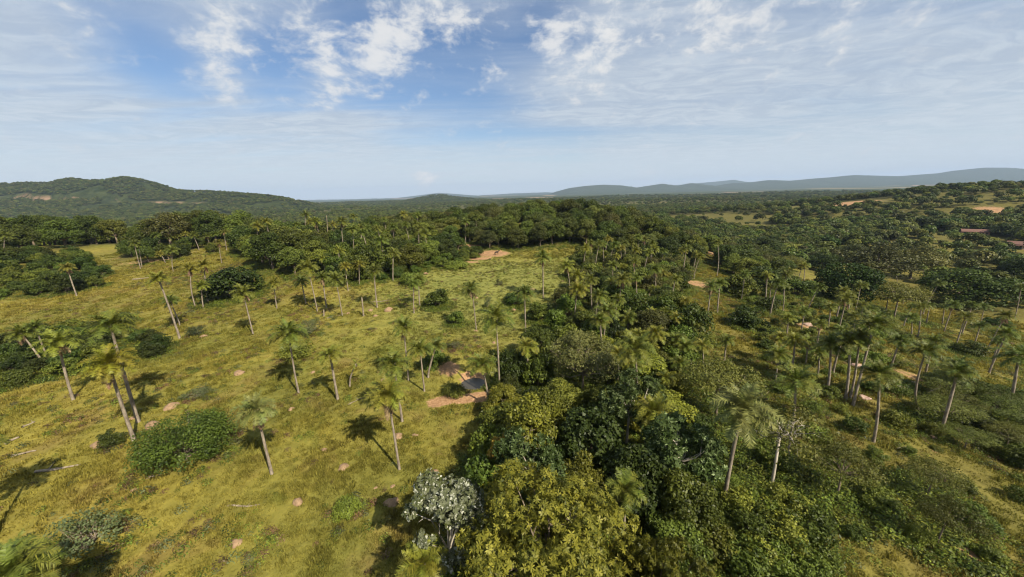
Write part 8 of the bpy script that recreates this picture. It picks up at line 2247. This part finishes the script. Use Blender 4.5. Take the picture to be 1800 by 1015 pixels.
# dark animal on the dirt patch of the clearing
def animal(pos, rz):
    bm = bmesh.new(); sk = bm.verts.layers.skin.verify()
    def v(p, r):
        q = bm.verts.new(p); q[sk].radius = r if isinstance(r, tuple) else (r, r); return q
    def chain(a, items):
        for p, r in items:
            b = v(p, r); bm.edges.new((a, b)); a = b
        return a
    rump = v((-0.62, 0, 1.12), (0.27, 0.30)); rump[sk].use_root = True
    mid = v((-0.05, 0, 1.06), (0.27, 0.33)); bm.edges.new((rump, mid))
    chest = v((0.52, 0, 1.10), (0.25, 0.33)); bm.edges.new((mid, chest))
    chain(chest, [((0.82, 0, 1.36), (0.15, 0.20)), ((1.05, 0, 1.58), (0.11, 0.14)), ((1.25, 0, 1.55), (0.09, 0.11)), ((1.48, 0, 1.40), (0.07, 0.08))])
    chain(rump, [((-0.86, 0, 1.10), 0.05), ((-0.98, 0, 0.70), 0.035), ((-1.0, 0, 0.42), 0.05)])
    for s in (-1, 1):
        chain(chest, [((0.55, 0.17 * s, 0.78), 0.12), ((0.56, 0.17 * s, 0.42), 0.065), ((0.54, 0.17 * s, 0.10), 0.05), ((0.59, 0.17 * s, 0.0), 0.06)])
        chain(rump, [((-0.58, 0.18 * s, 0.82), 0.16), ((-0.72, 0.18 * s, 0.48), 0.08), ((-0.66, 0.18 * s, 0.12), 0.05), ((-0.60, 0.18 * s, 0.0), 0.06)])
    me = bpy.data.meshes.new('horse'); bm.to_mesh(me); bm.free(); me.materials.append(M['hide'])
    o = obj('horse', me, loc=(pos[0], pos[1], gz(*pos)), rot=(0, 0, rz), scale=(1.0, 1.0, 1.05))
    o.modifiers.new('skin', 'SKIN'); s = o.modifiers.new('sub', 'SUBSURF'); s.levels = 1; s.render_levels = 1
    tag(o, 'dark animal standing with raised head on the bare red dirt of the clearing', 'animal')
animal(ANIMAL, math.radians(25))
tb = Tubes(); tb.add([(0, 0, -0.3), (0.02, 0, 0.8), (0.03, 0.01, 1.7)], [0.11, 0.10, 0.08], 8)
tb.add([(0.03, 0.0, 1.45), (0.5, 0.05, 1.3)], [0.05, 0.04], 6)
tag(obj('fence_post', tb.mesh('fence_post', M['dead_wood']), loc=(POST_A[0], POST_A[1], gz(*POST_A))), 'weathered wooden gate post where the track leaves the clearing', 'fence post')

# ------------------------------------------------------------------ scattered cover (uncountable): grass, undergrowth, far woods
def scatter(name, pts, scale, rotz, idx, protos, label, cat):
    """One object whose geometry nodes set a prototype on each point."""
    me = bpy.data.meshes.new(name)
    me.vertices.add(len(pts)); me.vertices.foreach_set('co', np.asarray(pts, np.float32).ravel())
    for k, vv in (('sc', scale), ('rz', rotz)):
        a = me.attributes.new(k, 'FLOAT', 'POINT'); a.data.foreach_set('value', np.asarray(vv, np.float32))
    a = me.attributes.new('pick', 'INT', 'POINT'); a.data.foreach_set('value', np.asarray(idx, np.int32))
    coll = bpy.data.collections.new(name + '_kinds')
    for i, pm_ in enumerate(protos):
        po = bpy.data.objects.new('%s_kind_%02d' % (name, i), pm_); coll.objects.link(po)
    ng = bpy.data.node_groups.new(name, 'GeometryNodeTree')
    ng.interface.new_socket('Geometry', in_out='INPUT', socket_type='NodeSocketGeometry')
    ng.interface.new_socket('Geometry', in_out='OUTPUT', socket_type='NodeSocketGeometry')
    nn = ng.nodes; lk = ng.links
    gi = nn.new('NodeGroupInput'); go = nn.new('NodeGroupOutput')
    mp = nn.new('GeometryNodeMeshToPoints'); inst = nn.new('GeometryNodeInstanceOnPoints'); ci = nn.new('GeometryNodeCollectionInfo')
    ci.inputs['Collection'].default_value = coll; ci.inputs['Separate Children'].default_value = True; ci.inputs['Reset Children'].default_value = True
    def named(nm, t):
        x = nn.new('GeometryNodeInputNamedAttribute'); x.data_type = t; x.inputs['Name'].default_value = nm; return x.outputs['Attribute']
    cx = nn.new('ShaderNodeCombineXYZ')
    lk.new(gi.outputs[0], mp.inputs['Mesh']); lk.new(mp.outputs[0], inst.inputs['Points']); lk.new(ci.outputs[0], inst.inputs['Instance'])
    inst.inputs['Pick Instance'].default_value = True
    lk.new(named('pick', 'INT'), inst.inputs['Instance Index'])
    lk.new(named('sc', 'FLOAT'), inst.inputs['Scale'])
    lk.new(named('rz', 'FLOAT'), cx.inputs[2])
    e2r = nn.new('FunctionNodeEulerToRotation'); lk.new(cx.outputs[0], e2r.inputs[0]); lk.new(e2r.outputs[0], inst.inputs['Rotation'])
    lk.new(inst.outputs[0], go.inputs[0])
    o = obj(name, me)
    md = o.modifiers.new('scatter', 'NODES'); md.node_group = ng
    tag(o, label, cat, kind='stuff')
    return o

def tuft(r, n, h, spread, lean):
    V = []; T = []
    for k in range(n):
        a = r.uniform(0, 6.28); q = spread * math.sqrt(r.uniform())
        b = np.array([q * math.cos(a), q * math.sin(a), -0.03])
        hh = h * r.uniform(0.5, 1.15); la = r.uniform(0, 6.28); ln = lean * r.uniform(0.2, 1.0)
        tip = b + np.array([math.cos(la) * ln * hh, math.sin(la) * ln * hh, hh])
        w = 0.035 * r.uniform(0.7, 1.5); pa = la + 1.57
        V += [b - np.array([math.cos(pa), math.sin(pa), 0]) * w, b + np.array([math.cos(pa), math.sin(pa), 0]) * w, tip]
        t = r.uniform(0, 1); T += [t * .5, t * .5, t]
    return mesh_from('tuft', np.array(V), np.arange(3 * n), np.full(n, 3), M['blades'], attrs=dict(tint=T))

def wedge_points(n, r0, r1, a0, a1, r, power=1.0):
    u = r.uniform(0, 1, n)
    rad = (r0 ** power + u * (r1 ** power - r0 ** power)) ** (1 / power)
    a = np.radians(r.uniform(a0, a1, n))
    return rad * np.sin(a), rad * np.cos(a), rad

r = np.random.RandomState(21)
x, y, rad = wedge_points(190000, 11, 210, -66, 66, r, 1.0)
soil_v = soil_at(x, y); wood_v = wood_at(x, y)
pn = fbm(x / 3.0, y / 3.0, 31, 3)
keep = (soil_v < 0.30) & (wood_v < 0.6) & (pn > 0.33 + 0.2 * r.uniform(-1, 1, len(x))) & (np.hypot(x - POND[0], y - POND[1]) > 3.2) & (r.uniform(0, 1, len(x)) > 0.65 * np.exp(-(((x + 4) / 40) ** 2 + ((y - 98) / 42) ** 2)))
x, y, rad, pn = x[keep], y[keep], rad[keep], pn[keep]
tufts = [tuft(r, 16, 0.15, 0.32, 1.0) for _ in range(3)] + [tuft(r, 18, 0.27, 0.26, 0.8) for _ in range(2)]
tufts += [tuft(r, 22, 0.42, 0.30, 0.6)]
idx = np.where(pn > 0.58, r.randint(3, 5, len(x)), r.randint(0, 3, len(x)))
idx = np.where(fbm(x / 1.1, y / 1.1, 77, 2) > 0.80, 5, idx)
scatter('grass', np.stack([x, y, terrain(x, y)], 1), r.uniform(0.6, 1.25, len(x)) * (0.85 + rad / 130), r.uniform(0, 6.28, len(x)), idx, tufts, 'yellow green pasture grass with tussocks', 'grass')

# closed woods on the hill and along the skyline: the trees beyond the 300 largest
def joined(wood, leaves):
    bm = bmesh.new(); bm.from_mesh(leaves)
    n = len(bm.faces); bm.from_mesh(wood); bm.faces.ensure_lookup_table()
    for f in bm.faces[n:]: f.material_index = 1
    me = bpy.data.meshes.new('woods_tree'); bm.to_mesh(me); bm.free()
    me.materials.append(leaves.materials[0]); me.materials.append(wood.materials[0])
    return me
mass_keys = sorted(set(TREES[i][4] for i in MASS)); mass_protos = []; first = {}
for k in mass_keys:
    first[k] = len(mass_protos); mass_protos += [joined(w_, l_) for w_, l_ in KIND[k][3]]
ml = sorted(MASS)
if ml:
    scatter('closed_woods', [(TREES[i][0], TREES[i][1], gz(TREES[i][0], TREES[i][1]) - 0.3) for i in ml], [TREES[i][3] for i in ml], [i * 1.7 for i in ml],
            [first[TREES[i][4]] + i % len(KIND[TREES[i][4]][3]) for i in ml], mass_protos, 'closed dark woods and scrub on the hill crest and behind the nearer trees', 'woods')

# undergrowth: small leafy weeds and dry brown forbs over slope, belt floor and pasture patches
def weed_mesh(name, mat, r, n=70, h=0.5, w=0.6, leaf=(0.16, 0.09)):
    d = unit(r.normal(size=(n, 3))); d[:, 2] = np.abs(d[:, 2])
    c = d * (r.uniform(0.2, 1, (n, 1)) ** 0.5) * np.array([w, w, h])
    return leaf_mesh(name, leaf_arrays(c, d + r.normal(size=(n, 3)) * 0.5 + [0, 0, .4], leaf[0], leaf[1], r), r.uniform(0, 1, n), mat)
weeds = [weed_mesh('weed', L['slope'], r), weed_mesh('weed', L['bush'], r), weed_mesh('weed', L['weed'], r), weed_mesh('weed', L['brown'], r, h=0.4), weed_mesh('weed', L['light'], r, h=0.7, w=0.5)]
x, y, rad = wedge_points(120000, 12, 190, -64, 66, r, 1.35)
right = belt_side(x, y); wood_v = wood_at(x, y); soil_v = soil_at(x, y)
patch = fbm(x / 7.0, y / 7.0, 51, 4)
left_brown = smooth((-x - 15) / 50) * smooth((y - 55) / 30)
prob = 0.02 + 0.42 * right * smooth((patch - 0.42) / 0.14) + 0.55 * (wood_v > 0.25) + 0.26 * left_brown * smooth((patch - 0.52) / 0.1) + 0.22 * smooth((patch - 0.63) / 0.05)
ringw = np.zeros_like(x)
for t in TREES:
    if not isinstance(t[5], int) and KIND[t[4]][0] == 'shrub':
        ringw = np.maximum(ringw, np.exp(-((np.hypot(x - t[0], y - t[1]) - t[2] * 0.95) / 0.7) ** 2))
prob = prob + 0.5 * ringw
keep = (r.uniform(0, 1, len(x)) < prob) & (soil_v < 0.35) & (np.hypot(x - POND[0], y - POND[1]) > 3.0)
x, y, rad, right, wood_v, lb = x[keep], y[keep], rad[keep], right[keep], wood_v[keep], left_brown[keep]
u = r.uniform(0, 1, len(x))
idx = np.where(right > 0.4, np.select([u < .45, u < .62, u < .72, u < .84], [0, 1, 2, 3], 4), np.where(lb > 0.4, np.select([u < .6, u < .75], [3, 2], 1), np.select([u < .35, u < .5, u < .65], [3, 2, 1], 0)))
idx = np.where(wood_v > 0.25, r.randint(0, 2, len(x)), idx)
scatter('undergrowth', np.stack([x, y, terrain(x, y)], 1), r.uniform(0.45, 1.15, len(x)) * np.where(wood_v > .25, 1.4, 1.0), r.uniform(0, 6.28, len(x)), idx, weeds, 'low weeds and dry brown forbs covering the slope and belt floor', 'undergrowth')

# far woods: leaf-clumped crowns by the thousand, in one object
def far_tree(name, mat, r, n=420, rx=4.6, h=9.0, leaf=(1.25, 0.85)):
    k = 16
    d = unit(r.normal(size=(k, 3))); d[:, 2] = np.abs(d[:, 2]) * 0.9 - 0.1
    c = d * np.array([rx * .62, rx * .62, h * .33]) + np.array([0, 0, h * .56])
    w = r.randint(0, k, n); ld = unit(r.normal(size=(n, 3)) + [0, 0, .35])
    p = c[w] + ld * rx * 0.42 * np.array([1, 1, .8])
    nn = ld + r.normal(size=(n, 3)) * .35 + [0, 0, .3]
    v = leaf_arrays(p, nn, leaf[0], leaf[1], r)
    return leaf_mesh(name, v, 0.2 + 0.3 * r.uniform(0, 1, k)[w] + 0.3 * r.uniform(0, 1, n) + .15 * ld[:, 2], mat)
far_protos = [far_tree('far_tree', L['broad'], r), far_tree('far_tree', L['broad'], r), far_tree('far_tree', L['olive'], r), far_tree('far_tree', L['light'], r), far_tree('far_tree', L['mango'], r, rx=5.5), far_tree('far_tree', L['broad'], r, h=11)]
xs_, ys_, sc_ = [], [], []
for n_, r0, r1 in ((24000, 235, 520), (26000, 520, 1200), (26000, 1200, 3000)):
    x, y, rad = wedge_points(n_, r0, r1, -64, 64, r, 2.0)
    keep = (r.uniform(0, 1, len(x)) < 0.04 + far_wood(x, y)) & (soil_at(x, y) < 0.12)
    # the plateau itself and its named trees stay clear of this mass
    keep &= (terrain(x, y) < 3.0) | (x > 250)
    az = np.degrees(np.arctan2(x, y))
    keep &= ~((np.hypot(x - HOUSE[0], y - HOUSE[1]) < 9) | (np.hypot(x - HOUSE_EDGE[0], y - HOUSE_EDGE[1]) < 14) | (np.hypot(x - HOUSE_MID[0], y - HOUSE_MID[1]) < 8) | (np.hypot(x - HOUSE_FAR[0], y - HOUSE_FAR[1]) < 10))
    for t in TREES:
        if math.hypot(t[0], t[1]) > 200: keep &= np.hypot(x - t[0], y - t[1]) > t[2] * 0.9
    xs_.append(x[keep]); ys_.append(y[keep]); sc_.append((0.42 + 0.95 * r.uniform(0, 1, keep.sum()) ** 1.6) * (0.85 + 0.35 * smooth((rad[keep] - 700) / 1500)))
x = np.concatenate(xs_); y = np.concatenate(ys_); s_ = np.concatenate(sc_)
scatter('woodland', np.stack([x, y, terrain(x, y)], 1), s_, r.uniform(0, 6.28, len(x)), r.randint(0, 6, len(x)), far_protos, 'distant dark woodland spreading over the valley to the horizon', 'woodland')

def hill_points(X, Yv, Z, rock, n):
    xx = r.uniform(X[0], X[-1], n); yy = r.uniform(Yv[0], Yv[-1], n)
    ix = np.clip(np.searchsorted(X, xx) - 1, 0, len(X) - 2); iy = np.clip(np.searchsorted(Yv, yy) - 1, 0, len(Yv) - 2)
    fx = (xx - X[ix]) / (X[ix + 1] - X[ix]); fy = (yy - Yv[iy]) / (Yv[iy + 1] - Yv[iy])
    zz = (Z[iy, ix] * (1 - fx) + Z[iy, ix + 1] * fx) * (1 - fy) + (Z[iy + 1, ix] * (1 - fx) + Z[iy + 1, ix + 1] * fx) * fy
    k = (rock[iy, ix] < 0.35) & (zz > terrain(xx, yy)) & (fbm(xx / 70, yy / 70, 61, 3) > 0.36)
    return np.stack([xx, yy, zz], 1)[k]
hp = np.concatenate([hill_points(mesa_x, mesa_y, mesa_z, mesa_rock, 42000), hill_points(low_x, low_y, low_z, low_rock, 7000)])
scatter('hill_woodland', hp, r.uniform(0.6, 1.25, len(hp)), r.uniform(0, 6.28, len(hp)), r.randint(0, 6, len(hp)), far_protos, 'dark forest clothing the flat topped hill on the left', 'woodland')

# ------------------------------------------------------------------ haze
HAZE_DENSITY = 5.5e-5
bm = bmesh.new(); box(bm, -17500, 17500, -17500, 17500, -75, 470)
hm = bpy.data.meshes.new('haze'); bm.to_mesh(hm); bm.free()
hmat, NH = new_mat('haze')
pv = NH.n('ShaderNodeVolumePrincipled'); pv.inputs['Color'].default_value = (0.47, 0.61, 0.85, 1); pv.inputs['Density'].default_value = HAZE_DENSITY; pv.inputs['Anisotropy'].default_value = 0.0
ho = NH.n('ShaderNodeOutputMaterial'); NH.link(pv.outputs[0], ho.inputs['Volume'])
hm.materials.append(hmat)
tag(obj('haze', hm), 'thin blue air haze over the far valley', 'haze', kind='stuff')
